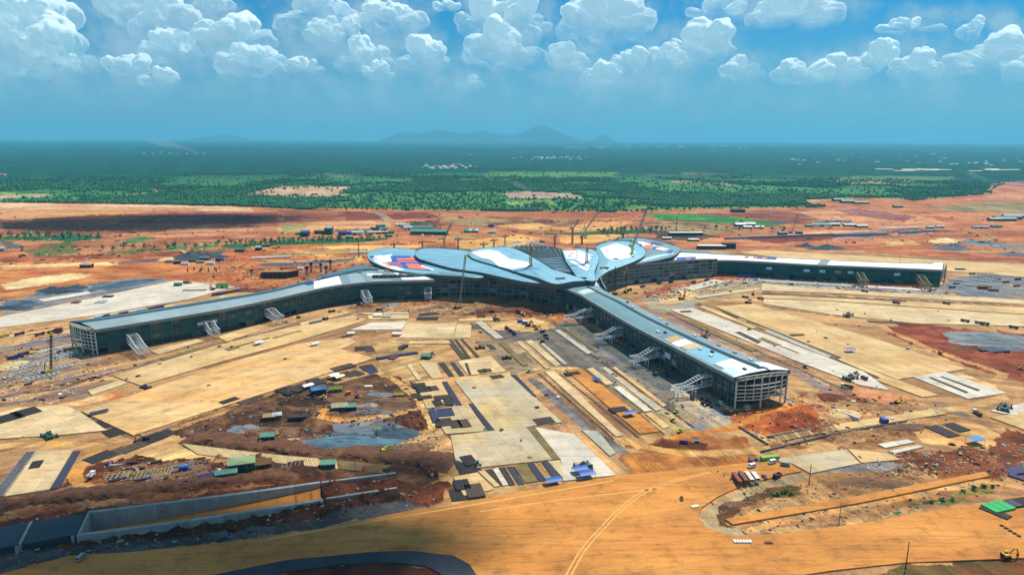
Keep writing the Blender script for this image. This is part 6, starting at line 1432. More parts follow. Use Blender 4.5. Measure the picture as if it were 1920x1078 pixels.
# embankment with a steep face, and the ribbed slope below it
def bank(px, h, depth, label, mat):
    P = resample([G(*p) for p in px],150); vs = []; fs = []; prof = [(-2.0,-.6),(0,0),(.8, h * .3),(1.5, h * .6),(2.4, h * .85),(3.6, h),(depth * .35, h * .8),(depth * .6, h * .5),(depth, -.5)]
    N_ = inset([(p.x, p.y) for p in P],1.0)
    for k, p in enumerate(P):
        n = Vector((N_[k].x - p.x, N_[k].y - p.y)); end = min(1, k / 16,(len(P) - 1 - k) / 16)
        w = float(fbm(np.array([k * .22]), np.array([px[0][0] * .1]),4,.6)[0])
        for j, (o_, z) in enumerate(prof): q = float(fbm(np.array([k * .6 + j * .3]), np.array([j * .8 + px[0][1]]),5,.65)[0]) - .5; vs.append((p.x + n.x * (o_ + q * 5), p.y + n.y * (o_ + q * 5), z * end * (.2 + 1.5 * w) + (q * 1.6 if 1 < j < 8 else 0)))
    m = len(prof)
    for k in range(len(P) - 1):
        for j in range(m - 1): a = k * m + j; fs.append((a, a + 1, a + m + 1, a + m)[::-1])
    o = MB().add(vs, fs).build('earth_bank', mat, None, smooth=True); props(o, label, 'bank', 'cut earth banks'); return o
bank([(335,829),(480,847),(600,858),(720,868),(840,884)],2.6,26, 'steep dark earth bank above the ribbed tan slope', 'earth_bankc')
bank([(-60,968),(60,950),(170,938),(300,925),(420,910),(560,897)],2.2,20, 'brown earth bank behind the grey channel wall', 'earth_bankc')
rb = empty('ribbed_slope', (0,0,0), label='long tan slope of ribbed concrete strips below the dark bank', cat='slope')
ua = resample([G(342,834), G(500,853), G(620,864), G(752,877)],101); ub = resample([G(372,852), G(500,866), G(600,876), G(742,890)],101)
for k in range(100):
    a, b, c, e = ua[k], ua[k].lerp(ua[k + 1],.84), ub[k].lerp(ub[k + 1],.84), ub[k]
    MB().prism([(a.x, a.y),(b.x, b.y),(c.x, c.y),(e.x, e.y)],[-.4] * 4,[1.1,1.1,.35,.35] if True else 0).build('slab_rib', 'timber_pale' if k < 72 else 'con_khaki', rb)
rb2 = empty('timber_decking', (0,0,0), label='row of timber formwork boards beside the lower right retaining wall', cat='decking')
ua = resample([G(1447,815), G(1560,795)],29); ub = resample([G(1462,828), G(1572,807)],29)
for k in range(28):
    a, b, c, e = ua[k], ua[k].lerp(ua[k + 1],.7), ub[k].lerp(ub[k + 1],.7), ub[k]; MB().prism([(a.x, a.y),(b.x, b.y),(c.x, c.y),(e.x, e.y)],-.3,.5).build('board', ('timber', 'timber_pale')[k % 5 == 0], rb2)

# ---- dark blue and brown sheets along the aprons
for q, l in (([(957,703),(967,702.5),(1006,743),(996,744)], 'long navy sheet along the right edge of the upper grey apron'),
             ([(828,715.5),(838,715),(866.5,759),(854,760)], 'long navy sheet left of the upper grey apron'),
             ([(879,757),(889.5,757),(927,808),(916,809)], 'long navy sheet along the left edge of the grey apron'),
             ([(950,875),(960.5,874),(983,907),(972,909)], 'first of three navy strips at the front of the lower apron'),
             ([(989,869),(1001,868),(1025,900),(1011,902)], 'middle one of three navy strips at the front of the lower apron'),
             ([(1015.5,865.6),(1026,865),(1052,895),(1038,897.7)], 'right one of three navy strips at the front of the lower apron'),
             ([(138,846),(151,846),(111,916),(93.5,918)], 'navy sheet on the bottom left concrete strip'),
             ([(844,680),(852,679),(871,704),(861,705)], 'navy sheet between the two small upper aprons')):
    sheet(q, l, 'mat_blue', .25, 'plastic_sheet', 'sheet', 'long sheets beside the aprons', 5)
sheet([(48,848),(67,846),(6,929),(-22,934)], 'pale blue rippled sheet at the bottom left', 'mat_paleblue', .25, 'plastic_sheet', 'sheet', 'long sheets beside the aprons', 12)
for q, l in (([(837,638.5),(848,637.5),(875,672),(865,673)], 'first of three brown strips right of the cream square'),([(852,637),(857,636.5),(883,671),(876,672)], 'second of three brown strips right of the cream square'),([(863,636),(868,635.7),(899,668),(893,670)], 'third of three brown strips right of the cream square'),
             ([(821,680),(833,679),(852,705),(842,706)], 'brown strip beside the navy sheet above the grey apron'),([(871,682),(876,681),(884,703),(879,704)], 'thin brown strip left of the small cream apron'),
             ([(909,882),(922,880),(950,906),(940,911)], 'khaki strip left of the navy strips at the front apron'),([(935,877),(947,875),(966,908),(955,910)], 'brown strip left beside the first navy front strip')):
    sheet(q, l, 'mat_brown', .15, 'joint_strip', 'strip', 'brown strips beside the aprons', 4)
# strips beside the long east aprons
for q, l in (([(1342,577),(1352,576),(1388,593),(1380,597)], 'dark strip at the hall end of the long tan apron'),([(1440,619),(1452,617),(1512,644),(1500,648)], 'dark strip midway beside the long tan apron'),([(1430,549.5),(1700,565),(1700,567),(1430,551.5)], 'thin dark joint strip along the far right aprons'),([(1378,624),(1386,622),(1428,641),(1421,645)], 'dark strip on the white apron beside the wing'),([(1762,707),(1766,706),(1838,732),(1833,734)], 'first brown strip across the white panel at right'),([(1741,709),(1746,708),(1816,736),(1811,738)], 'second brown strip across the white panel at right'),([(1625,601),(1725,606.5),(1725,608.5),(1632,604)], 'thin dark strip under the far right apron')):
    sheet(q, l, 'mat_brown', .15, 'joint_strip', 'strip', 'brown strips beside the aprons', 3)
# ---- black mats
UP = (845,817); cnt = 0
mats = [ # px centre, length, width, px towards, label
 (785,723,11,5,(795,722), 'black mat in the top left corner of the mat field'),(794.5,731,11,7,(804,730), 'square black mat second row of the mat field'),(813,729,7,6,(820,728), 'small brown mat right in the second row of the mat field'),
 (781,741,8,6,(790,740), 'black mat at the left of the third row of mats'),(797,746,11,4,(806,745), 'black mat in the middle of the third row of mats'),(830,746,14,5,(840,745), 'long black mat beside the orange hose on the apron'),
 (821,757,7,7,(828,756), 'square black mat fourth row left of two'),(841,755.5,7,7,(848,755), 'square black mat fourth row right of two'),(835,774,12,9,(846,773), 'large black mat left of the navy sheet'),
 (814,780,5,14,(824,779), 'navy mat stack at the dirt road'),(854,796,8,8,(862,795), 'left one of two square black mats near the grey apron corner'),(870,795,8,8,(878,794), 'right one of two square black mats near the grey apron corner'),
 (832,789,11,3.5,(840,788), 'grey brown mat above the two square mats'),(830,797,10,3.5,(840,796), 'brown mat beside the two square mats'),
 (864,867,8,8,(872,866), 'far left of four black mats on the lower apron'),(879,864.5,8,8,(887,863), 'far right of four black mats on the lower apron'),(870,878,8,8,(878,877), 'near left of four black mats on the lower apron'),(886,875.5,8,8,(894,874), 'near right of four black mats on the lower apron'),
 (866,910,9,7,(874,909), 'black mat on the small bottom pad'),(858,925,9,9,(866,924), 'black mat at the lower left of the bottom pad'),(890,921,10,9,(898,920), 'grey brown mat at the right of the bottom pad'),
 (1020,790,14,6,(1035,788), 'black mat at the lower right of the upper grey apron'),(932,707.5,11,4.5,(942,706), 'black mat at the top of the upper grey apron'),(904,697,7,5,(912,696), 'left of two brown mats on the small cream apron'),(914,695.5,7,5,(922,695), 'right of two brown mats on the small cream apron'),
 (921,650,5.5,16,(930,649), 'dark brown mat between the small upper strips'),
 (797,589.5,14,5,(806,589), 'far left of four black crates near the hall'),(812,588.5,12,5,(820,588), 'far right of four black crates near the hall'),(794,597,15,7,(803,597), 'near left of four black crates near the hall'),(810,597,14,7,(819,597), 'near right of four black crates near the hall'),
 (681,653,16,8,(692,652.5), 'black mat on the sandy ground below the cream square'),(693,655,9,8,(703,654), 'brown black mat beside a digger below the cream square'),(649,631,9,6,(658,630), 'brown mat near the upper end of the long apron'),
 (1073,701,7,8,(1080,707), 'black mat at the top of the orange strip'),(1160,769,9,8,(1168,776), 'black mat in the middle of the orange strip'),
 (1767,808,11,11,(1778,806), 'larger of two black mats at the right'),(1793,801,11,8,(1804,799), 'smaller of two black mats at the right'),
 (17,784,16,9,(28,781), 'left of two long black mats at the left edge'),(49,774,16,9,(60,771), 'right of two long black mats at the left edge'),(187,797,8,9,(196,794), 'upper of two black mats beside the long orange apron'),(212,810,10,9,(222,807), 'lower of two black mats beside the long orange apron'),
 (188,856,16,7,(198,852), 'black mat along the dirt road bend'),(216,848,15,6,(226,844), 'brown mat uphill of the black mat at the bend'),(249,838,17,6,(259,834), 'brown mat halfway up the service road'),(283,822,17,8,(296,817), 'black mat beside the dark digger'),(307,813,13,7,(318,809), 'black mat uphill of the dark digger'),
 (536,735,9,11,(545,732), 'leftmost dark panel of the row below the long apron'),(550,732,6,11,(559,729), 'grey panel second in the row below the long apron'),(560,729,7,11,(569,726), 'dark panel left of the white canopy'),(574,724,7,11,(583,721), 'grey panel behind the white canopy'),(592,716,12,9,(604,713), 'dark panel between the two white canopies'),(612,722,14,4,(622,719), 'dark pipe stack beside the gravel track'),
 (634,692,11,6,(645,689), 'brown mat on the edge of the long apron'),(653,687,11,6,(664,684), 'brown mat at the tip of the long apron'),(654,701,9,9,(664,698), 'left grey panel of the pair near the track fork'),(668,699,9,9,(678,696), 'middle grey panel near the track fork'),(690,689,12,9,(702,687), 'dark panel with a teal cover near the track fork'),(697,695,9,7,(708,693), 'navy panel below the teal covered one'),
 (430,752,14,4,(442,748), 'dark stack on the long apron edge'),(463,752,13,5,(474,748), 'brown board stack beside the service road'),(478,745,12,5,(490,741), 'brown board stack uphill beside the service road'),
 (1286,585,6,8,(1292,588), 'black mat at the top of the white apron beside the wing'),(1494,629,6,9,(1500,632), 'brown mat on the long tan apron'),(1757,614,7,4,(1766,615), 'dark mat near the far right digger'),(68,872,6,6,(75,871), 'small dark mat on the bottom left strip'),
]
for (cx_, cy_, L, W, to, l) in mats:
    m_ = 'mat_brown' if any(q in l for q in ('brown', 'grey')) else ('mat_blue' if 'navy' in l else 'mat_black'); rmat(cx_, cy_, L, W, l, to, m_, .9 if 'crate' in l else .45)
# ---- canopies
for a in ((1120,715,8,5.5,2.6, 'navy canopy at the top of the orange strip', 'blue', (1130,720)),(1180,780,9,6,2.6, 'navy canopy low on the orange strip', 'blue', (1190,778)),(1087,886,9,6,2.8, 'blue canopy behind its twin near the paving machine', 'blue', (1098,884)),(1099,895,10,6.5,2.8, 'blue canopy at the corner of the white apron', 'blue', (1110,893)),(1037,906,10,6,2.8, 'blue canopy at the edge of the big orange taxiway', 'blue', (1048,904)),
          (577,728,9,6,3.2, 'white arched canopy left of the blue roofed shed', 'white', (588,725)),(626,709,9,6,3.2, 'left half of the white arched canopies near the track fork', 'white', (636,706)),(636,711,9,6,3.2, 'right half of the white arched canopies near the track fork', 'cream', (646,708)),
          (709,594,10,6,2.4, 'white canopy on the apron below the hall', 'white', (720,594)),(726,595,10,6,2.4, 'grey blue canopy on the apron below the hall', 'steel_grey', (737,595)),(745,628,10,6,2.6, 'white canopy left of the cream square', 'white', (756,628)),(658,627,8,5,2.4, 'small white canopy on the tip of the upper apron', 'white', (668,626)),(485,646,9,6,2.4, 'lilac canopy alone on the upper long apron', 'banner', (495,643)),(591,648,8,5,2.4, 'lilac canopy near the middle of the long apron', 'banner', (600,646)),(1593,660,9,6,3.0, 'blue canopy alone on the long tan apron', 'blue', (1604,660)),(1828,830,10,7,3.4, 'blue and white tent on the sandy yard at right', 'blue_sky', (1840,828)),
          (186,775,12,5,1.0, 'crumpled navy cover at the corner of the long orange apron', 'navy', (200,772))):
    canopy(*a[:6], mat=a[6], to=a[7])
for a in ((1871,953,15,9,1.2, 'bright green netting cover over a mat stack at right', 'green_net', (1884,950)),(1890,948,12,7,1.0, 'dark blue cover beside the bright green one', 'mat_blue', (1903,946)),(1912,944,14,8,.8, 'black cover at the right edge beside the blue one', 'mat_black', (1925,942)),(1866,962,14,6,.6, 'black mat in front of the bright green cover', 'mat_black', (1878,967)),(1905,882,15,8,1.0, 'navy roofed mat stack at the right edge above the orange track', 'navy', (1920,879)),(1918,898,15,4,1.0, 'navy strip below the mat stack at the right edge', 'navy', (1930,902))):
    rmat(a[0], a[1], a[2], a[3], a[5], a[7], a[6], a[4], 'covered stacks at the right edge', 'covered_stack', 'stack', 2)

# ---- vehicles on the parking corner
for a, l, m in (((1381,904), 'maroon trailer leftmost in the row of parked buses', 'maroon'),((1392.5,902), 'tan bus beside the maroon trailer', 'timber'),((1404,901), 'cream bus in the middle of the parked row', 'cream'),((1416,900.5), 'shorter white bus at the right of the parked row', 'white')):
    if 'trailer' in l:
        o = cabin(a[0], a[1],11.5,2.4,2.7, l, 'maroon', to=(a[0] + 9, a[1] + 12), name='cargo_trailer', cat='trailer', group='buses parked in a row'); o.location.z += .6
    else: bus(at(*a), head(a[0], a[1], a[0] + 9, a[1] + 12), l, m, 9.0 if 'shorter' in l else 11.5)
car(at(1433,896), head(1433,896,1440,902), 'lilac car right of the parked buses', 'purple'); truck(at(1457,894), head(1457,894,1450,898), 'dark pickup truck with a pale box beside the lilac car', 'dark', 'purple', None, 6.5, 'pickup_truck')
van(at(1409,877), head(1409,877,1398,880), 'white van standing alone above the parked buses'); van(at(1447,869.5), head(1447,869.5,1436,872), 'white minibus in front of the green container')
van(at(1472,874), head(1472,874,1480,875), 'grey van right of the green container', 'steel_grey'); van(at(1408,866), head(1408,866,1412,872), 'purple van behind the lone white van', 'purple'); car(at(1419,863), head(1419,863,1424,868), 'dark purple car left of the green container', 'navy')
cabin(1443,862,12.2,2.8,3.0, 'long lime green shipping container beside the parking corner', 'green', to=(1460,860), name='shipping_container', cat='container')
car(at(1278,937), head(1278,937,1279,945), 'dark red car alone on the big orange taxiway', 'maroon'); van(at(153,1049), head(153,1049,160,1042), 'grey van on the shaded taxiway at the lower left', 'steel_grey')
# ---- vehicles around the lower right wing
truck(at(1588,727), head(1588,727,1575,724), 'large dark dump truck with a white cab near the end of the wing', 'white', 'green_dark', None, 9.5); paver(at(1594,711), head(1594,711,1610,716), 'paving machine on the white apron behind the wing end', 'steel_mid'); roller(at(1606,702), head(1606,702,1616,705), 'yellow roller behind the paving machine'); truck(at(1620,712), head(1620,712,1630,716), 'rust brown loader right of the paving machine', 'rust', 'rust', None, 6, 'loader')
excavator(at(1682,755), head(1682,755,1692,751), 'yellow excavator digging beside the blue gravel patch'); paver(at(1883,768), head(1883,768,1900,772), 'dark paving machine on the white pad at the right edge', 'green_dark'); truck(at(1832,776), head(1832,776,1822,770), 'dump truck with a white cab on the right hand haul road', 'white', 'rust'); car(at(1785,833), head(1785,833,1794,834), 'dark red car near the blue and white tent', 'maroon')
cabin(1657,793,5,4,3.2, 'bright blue box on the tan strip at the lower right', 'blue', to=(1662,796)); roller(at(1510,689), head(1510,689,1518,692), 'brown roller on the white apron behind the wing', 'rust')
for k, (a, b) in enumerate(((1316,750),(1325,753),(1317,757),(1326,760),(1334,763),(1331,757))):
    p = at(a, b); o = obj_root('water_tank', p, .6, 'one of six black water tanks grouped beside the lower right wing', 'tank', 'black water tanks'); MB().cyl((0,0,0),(0,0,2.4),1.25, n=14).build('shell', 'dark', o); MB().cyl((0,0,2.4),(0,0,2.75),1.2,.5,14).build('lid', 'mat_brown', o)
van(at(1352,757.5), head(1352,757.5,1362,764), 'white van at the foot of the lower right wing'); car(at(1362,764), head(1362,764,1370,770), 'white car in front of the van at the wing foot', 'white'); truck(at(1365,776), head(1365,776,1374,776), 'small dark truck beside the wing end', 'maroon', 'dark', None, 5.5); roller(at(1268,773), head(1268,773,1276,770), 'lime and black roller beside the grey strip', 'lime'); roller(at(1262,790), head(1262,790,1268,794), 'small yellow roller below the lime one', 'yellow'); roller(at(1275,810), head(1275,810,1284,806), 'lime roller at the end of the orange strip', 'lime')
van(at(1282,832), head(1282,832,1292,833), 'purple van on the orange track', 'purple'); car(at(1307,828.5), head(1307,828.5,1318,829), 'teal car beside the purple van', 'blue_sky'); car(at(1294,722), head(1294,722,1302,718), 'dark blue car under the last boarding bridge', 'navy'); truck(at(1228,702), head(1228,702,1236,710), 'dark green truck between two boarding bridges', 'green_dark', 'green_dark', None, 7); truck(at(1250,703), head(1250,703,1256,712), 'black truck by the wing between two boarding bridges', 'dark', 'dark', None, 8)
van(at(1298,748), head(1298,748,1306,756), 'navy van beside the black water tanks', 'navy')
o = cabin(1400,769,3.4,3.2,3.4, 'pale concrete block in front of the open wing end', 'concrete', rz=.4, name='concrete_block', cat='block'); car(at(1483,757), head(1483,757,1492,760), 'white car right of the open wing end', 'white'); car(at(1474,745), head(1474,745,1484,749), 'white car parked at the back corner of the wing end', 'white')
# ---- centre yard
for a, l, c, b in (((928,600), 'purple lorry at the top of the centre yard', 'purple', 'navy'),((935,600), 'yellow lorry beside the purple one in the centre yard', 'yellow', 'dark'),((950,616), 'navy lorry at the head of the dark vehicle cluster', 'navy', 'navy'),((957,621), 'dark lorry in the middle of the vehicle cluster', 'dark', 'navy'),((964,626), 'purple lorry at the lower end of the vehicle cluster', 'purple', 'dark')):
    truck(at(*a), head(a[0], a[1], a[0] + 8, a[1] + 7), l, c, b, None, 8)
for a, l, m in (((975,604), 'blue container left in the machine park', 'blue'),((984,607), 'bright blue container in the middle of the machine park', 'blue'),((990,611), 'navy container at the front of the machine park', 'navy')): cabin(a[0], a[1],6,2.6,2.7, l, m, to=(a[0] + 8, a[1]))
excavator(at(1001,612),2.6, 'orange excavator in the centre machine park', 'orange'); excavator(at(1006,618),.4, 'rust red excavator at the front of the machine park', 'rust', .8); roller(at(996,604),.3, 'yellow roller behind the orange excavator')
for a, l, m in (((1017,623), 'first dark car below the machine park', 'dark'),((1023,630), 'second dark car below the machine park', 'navy'),((1025,636), 'third dark car below the machine park', 'navy'),((1017,643), 'fourth dark car nearest the open ground', 'dark')): van(at(*a), head(a[0], a[1], a[0] + 8, a[1] - 1), l, m, L=5)
roller(at(992,697.5), head(992,697,1000,696), 'bright yellow roller on the track above the grey apron', 'lime'); paver(at(900,653), head(900,653,908,661), 'rust paving machine beside the narrow strips', 'rust', .8); paver(at(950,672), head(950,672,958,680), 'dark paving machine at the corner of the cream apron', 'dark', .7)
truck(at(902,594), head(902,594,912,594), 'flat lorry carrying timber in front of the hall', 'rust', 'timber', None, 10); truck(at(922,586), head(922,586,930,585), 'purple tipper on the red earth in front of the hall', 'purple', 'dark', None, 7)
for k, (a, l) in enumerate((((971,587), 'left of three small lorries on the red earth'),((977,589), 'middle of three small lorries on the red earth'),((982,591), 'right of three small lorries on the red earth'))): truck(at(*a), head(a[0], a[1], a[0] + 8, a[1] + 3), l, ('purple', 'white', 'cream')[k], 'dark', None, 6)
truck(at(674,572), head(674,572,682,571), 'lilac lorry near the first hall boarding bridge', 'banner', 'purple', None, 7); truck(at(622,585), head(622,585,632,584), 'maroon lorry on the track beside the left wing', 'maroon', 'maroon', None, 8); truck(at(711,582), head(711,582,720,581.5), 'purple lorry above the cream strips', 'purple', 'dark', None, 8); roller(at(537,604.5),0, 'yellow roller under the third left boarding bridge'); truck(at(560,596),.4, 'small yellow loader on the track beside the left wing', 'yellow', 'dark', None, 5, 'loader'); truck(at(610,599),.3, 'navy lorry on the strip beside the long apron', 'navy', 'purple', None, 7); cabin(592,606,14,2.6,2.4, 'grey trailer on the strip beside the long apron', 'steel_grey', to=(606,603), name='cargo_trailer', cat='trailer')
sh_ = shed(800,671,9,6,3, 'small green cabin on the sandy ground above the small aprons', 'green_roof', 'green_dark', to=(812,672)); roller(at(811,664),0, 'purple roller behind the small green cabin', 'purple')
o = rmat(745,667,6,40, 'long navy pipe rack running diagonally on the sandy ground', head(745,667,752,673), 'navy', 1.2, 'racks on the sandy ground', 'pipe_rack', 'rack', 0)
cabin(756,652,11,5,2.4, 'dark box stack at the top of the diagonal pipe rack', 'dark', to=(766,647), name='box_stack', cat='stack'); rmat(738,671,9,6, 'dark red crate beside the diagonal pipe rack', (746,667), 'maroon', 1.2, 'racks on the sandy ground', 'crate', 'crate', 1)
paver(at(1093,878), head(1093,878,1104,888), 'tall green paving machine behind the blue canopies', 'green_dark', .9); roller(at(896,873),0, 'small dark roller beside the four black mats', 'green_dark')
# ---- spoil area left of the centre
shed(597,738,11,8,4.5, 'blue roofed shed in the spoil area', 'blue_sky', 'navy', to=(610,736)); shed(630,733,10,5,3, 'lime roofed open shed right of the blue one', 'green', 'timber', to=(642,732)); shed(637,767,11,8,3.6, 'pale green roofed shed inside the orange loop road', 'cream', 'green_dark', to=(650,766)); shed(657,766,9,7,3, 'teal roofed lean-to beside the pale green shed', 'green_roof', 'navy', to=(668,765))
shed(506,786,8,7,3.6, 'tan hut left of the orange loop road', 'timber_pale', 'maroon', to=(518,785)); shed(520,784.5,6,6,3, 'white hut beside the tan one', 'white', 'timber', to=(532,783)); cabin(558,787,13,3.4,2.8, 'black container at the start of the loop road', 'dark', to=(572,786), name='shipping_container', cat='container'); shed(503,823,9,6.5,3.6, 'lone green roofed hut above the earth bank', 'green_roof', 'purple', to=(516,822))
excavator(at(721,846), head(721,846,735,846), 'lime excavator on the edge of the blue gravel', 'lime'); roller(at(607,748),.2, 'yellow roller below the blue roofed shed'); excavator(at(520,815),1.0, 'yellow excavator behind the lone green hut', 'yellow', .8,.9); truck(at(571,752), head(571,752,583,750), 'maroon lorry in the dark scrub below the long apron', 'maroon', 'dark', 'earth_brown', 8); roller(at(671,745),0, 'lilac roller on the spoil ground', 'purple'); cabin(653,739,4,3,2.4, 'small orange box on the spoil ground', 'orange', rz=.3); cabin(691,728,6,3,2.6, 'small cream cabin near the top of the spoil ground', 'cream', rz=.1); shed(748,742,7,5,2.2, 'yellow roofed small hut beside the dirt road', 'yellow', 'timber', rz=.2)
for a in ((575,752,22,7,3.5, 'dark scrubby soil heap below the blue roofed shed', 'earth_dark'),(545,757,12,6,2.5, 'dark soil heap left of the scrubby one', 'earth_dark'),(700,772,14,5,2.4, 'rubble heap inside the orange loop road', 'gravel'),(690,760,9,4,2.0, 'white rubble heap behind the pale green shed', 'white_rubble'),(560,835,8,3.6,1.6, 'cream sand pile beside the blue gravel', 'sand'),(534,829,18,6,1.6, 'long sandy heap above the earth bank', 'sand'),
          (650,828,40,9,3.0, 'long blue gravel heap above the earth bank', 'gravel_blue'),(740,812,16,12,3.4, 'dark blue gravel heap near the palm', 'gravel_dark'),(690,806,30,7,2.2, 'grey gravel heap behind the blue gravel', 'gravel'),(620,838,22,6,2.2, 'low blue gravel heap at the left end of the gravel area', 'gravel_blue'),(778,838,12,8,2.4, 'brown rubble heap right of the excavator', 'earth_brown'),(795,862,14,8,2.6, 'brown soil heap beside the dirt road', 'earth_brown'),(714,740,10,6,1.6, 'grey gravel heap on the spoil ground', 'gravel'),(740,750,12,7,1.8, 'brown soil heap right of the grey gravel', 'earth_brown'),
          (505,808,20,9,2.4, 'brown soil heap behind the huts', 'earth_brown'),(455,805,16,7,1.6, 'grey gravel patch heap left of the huts', 'gravel')):
    heap(*a[:6], mat=a[6], name='gravel_heap' if 'gravel' in a[5] else 'soil_heap')
# palm
pp = at(706,818); pm = obj_root('palm_tree', pp, 0, 'lone dark palm on the blue gravel', 'tree', 'trees and bushes on the site'); MB().cyl((0,0,-.5),(.3,0,6),.28,.2,8).build('trunk', 'bark', pm)
for k in range(9):
    t = k * .7; mb = MB(); pr = None
    for j in range(5):
        u = j / 4; c = Vector((.3 + 3.2 * u * math.cos(t),3.2 * u * math.sin(t),6 + 1.1 * math.sin(u * 2.6) - 1.2 * u * u)); w = .55 * (1 - u * .8); s = Vector((-math.sin(t), math.cos(t),0)) * w
        if pr: mb.add([pr[0] - pr[1], pr[0] + pr[1], c + s, c - s],[(0,1,2,3)])
        pr = (c, s)
    mb.build('frond', 'leaf', pm)
# ---- huts and yard at the lower left
shed(455,880,15,10,5.0, 'large pale yellow and green roofed hall in the lower left yard', 'roof_lime', 'green_dark', to=(470,878)); shed(425,892,12,6,3.2, 'low green roofed annex left of the yellow roofed hall', 'green_roof', 'green_dark', to=(440,890)); shed(492,874,11,8,3.6, 'brown and white striped roof hut right of the yellow roofed hall', 'timber', 'maroon', to=(506,872)); shed(616,875,8.5,6,3.6, 'small teal hut on the foot of the ribbed slope', 'green_roof', 'green_dark', to=(630,874))
canopy(393,893,12,6,1.6, 'purple blue tarpaulin left of the green roofed annex', 'navy', to=(408,890)); truck(at(172,897), head(172,897,178,892), 'small white truck at the left of the material yard', 'white', 'white', None, 5.5); car(at(349,904), head(349,904,356,903), 'purple car on the orange track of the material yard', 'purple')
cabin(345,880,5,3,2.6, 'small blue cabin in the material yard', 'blue', rz=.2); cabin(437,872,6,4,2.8, 'white frame cabin behind the green annex', 'white', rz=.3)
for k, (a, l, nx, ny) in enumerate((((215,893), 'left timber grid of formwork in the material yard', 5,3),((256,892), 'middle timber grid of formwork in the material yard', 6,4),((297,886), 'right timber grid of formwork in the material yard', 7,5))):
    p = at(*a); o = obj_root('formwork_grid', p, .25, l, 'formwork', 'formwork grids'); MB().box(-7,-5,-.3,7,5,.15).build('base_sheet', 'mat_brown', o)
    for i in range(nx + 1): x = -7 + 14 * i / nx; MB().box(x - .15,-5,.15, x + .15,5,.6).build('bar', 'timber_pale', o)
    for j in range(ny + 1): y = -5 + 10 * j / ny; MB().box(-7, y - .14,.62,7, y + .14,.9).build('bar', 'timber_pale', o)
for k in range(16):
    a = (200 + rnd.random() * 190,866 + rnd.random() * 34); rmat(a[0], a[1], rnd.uniform(4,12), rnd.uniform(.8,2.2),('black', 'brown', 'timber', 'grey steel', 'navy')[k % 5] + ' loose stack of material in the lower left yard', rnd.uniform(0,.6),('mat_black', 'mat_brown', 'timber', 'steel_grey', 'navy')[k % 5], rnd.uniform(.4,1.1), 'loose stacks in the material yard', 'material_stack', 'stack', 2)
o = empty('post_row', (0,0,0), label='row of pale posts leaning in the yard right of the striped roof hut', cat='posts')
for k in range(5): p = at(527 + 8 * k, 879 - .8 * k); MB().bar((p.x, p.y, -.3),(p.x + 1.0, p.y + 2,3.5),.35).build('post', 'white', o)
excavator(at(273,824), head(273,824,262,826), 'dark excavator at the lower corner of the long orange apron', 'dark'); paver(at(92,819), head(92,819,108,814), 'green paving machine on the left yard', 'green_dark', .9); paver(at(273,727), head(273,727,288,722), 'navy paving machine at the upper corner of the long orange apron', 'navy', .7)
# ---- left edge: steel modules, crane, small vehicles
def module(px, py, L, W, H, to, label, n=5):
    p = at(px, py); o = obj_root('steel_module', p, head(px, py, *to), label, 'steel frame', 'white steel frames on the ground')
    for s in (-1,1):
        mb = MB(); mb.truss((-L / 2, s * W / 2,.4),(L / 2, s * W / 2,.4), H - .4,.6, n); mb.build('side_truss', 'steel_white', o)
    for k in range(n + 1):
        x = -L / 2 + L * k / n; MB().bar((x, -W / 2, H),(x, W / 2, H),.38).build('cross_beam', 'steel_white', o); MB().bar((x, -W / 2,.4),(x, W / 2,.4),.38).build('floor_beam', 'steel_white', o)
    for x in (-L / 2, L / 2):
        for s in (-1,1): MB().bar((x, s * W / 2,-.3),(x, s * W / 2, H),.45).build('post', 'steel_white', o)
    return o
module(46,700,22,12,7.5,(66,694), 'white steel frame module nearest the left edge'); module(88,676,26,9,8,(110,669), 'white steel frame module behind the black crane mast'); module(125,668,20,6,3,(140,663), 'white lattice walkway lying at the open left wing end', 6); module(103,693,24,5,1.4,(124,688), 'flat white truss lying right of the crane', 7); module(78,707,26,6,1.2,(100,702), 'flat pale truss lying below the crane', 7)
crawler_crane(92,699,95.5,622, 'yellow crawler crane with a tall dark boom at the left edge', 'yellow', 'dark', 1.2)
for a, l, m in (((24,672), 'navy lorry at the left edge behind the steel modules', 'navy'),((34,671), 'blue lorry beside the navy one at the left edge', 'blue'),((44,665), 'purple lorry further back at the left edge', 'purple'),((37,629), 'navy tanker in the yard left of the long wing', 'navy'),((8,633), 'yellow lorry at the left frame edge', 'yellow'),((75,628), 'purple lorry in the yard left of the long wing', 'purple'),((98,623), 'navy lorry near the corner of the long wing', 'navy')): truck(at(*a), head(a[0], a[1], a[0] + 9, a[1] - 2), l, m, m, None, 9)
cabin(111,623,6,5,5, 'dark red cabin near the corner of the long wing', 'maroon', rz=.3); rmat(66,662,8,5, 'yellow pallets at the left edge yard', .3, 'yellow', 1.0, 'loose pallets', 'pallet_stack', 'stack', 2)
heap(28,682,14,8,2.4, 'yellow sand heap at the left edge', 'sand'); heap(10,690,10,6,2, 'second yellow sand heap at the very left edge', 'sand')
for k, (a, l) in enumerate((((186,606), 'first'),((200,604), 'second'),((214,602), 'third'),((232,599), 'fourth'),((250,596), 'fifth'),((266,593), 'sixth'),((285,590), 'seventh'),((300,587), 'eighth'))): cabin(a[0], a[1] - 10,9,3,2.8, l + ' cabin from the left in the lilac row behind the left wing', ('banner', 'navy', 'cream', 'purple', 'white', 'banner', 'maroon', 'purple')[k], to=(a[0] + 10, a[1] - 12))
for k, (a, l) in enumerate((((405,553), 'first'),((418,551), 'second'),((432,548.5), 'third'),((446,546), 'fourth'),((458,544), 'fifth'))): cabin(a[0], a[1],11,3.2,3, l + ' container from the left in the purple row behind the left wing', ('maroon', 'blue', 'rust', 'purple', 'maroon')[k], to=(a[0] + 10, a[1] - 1.8))
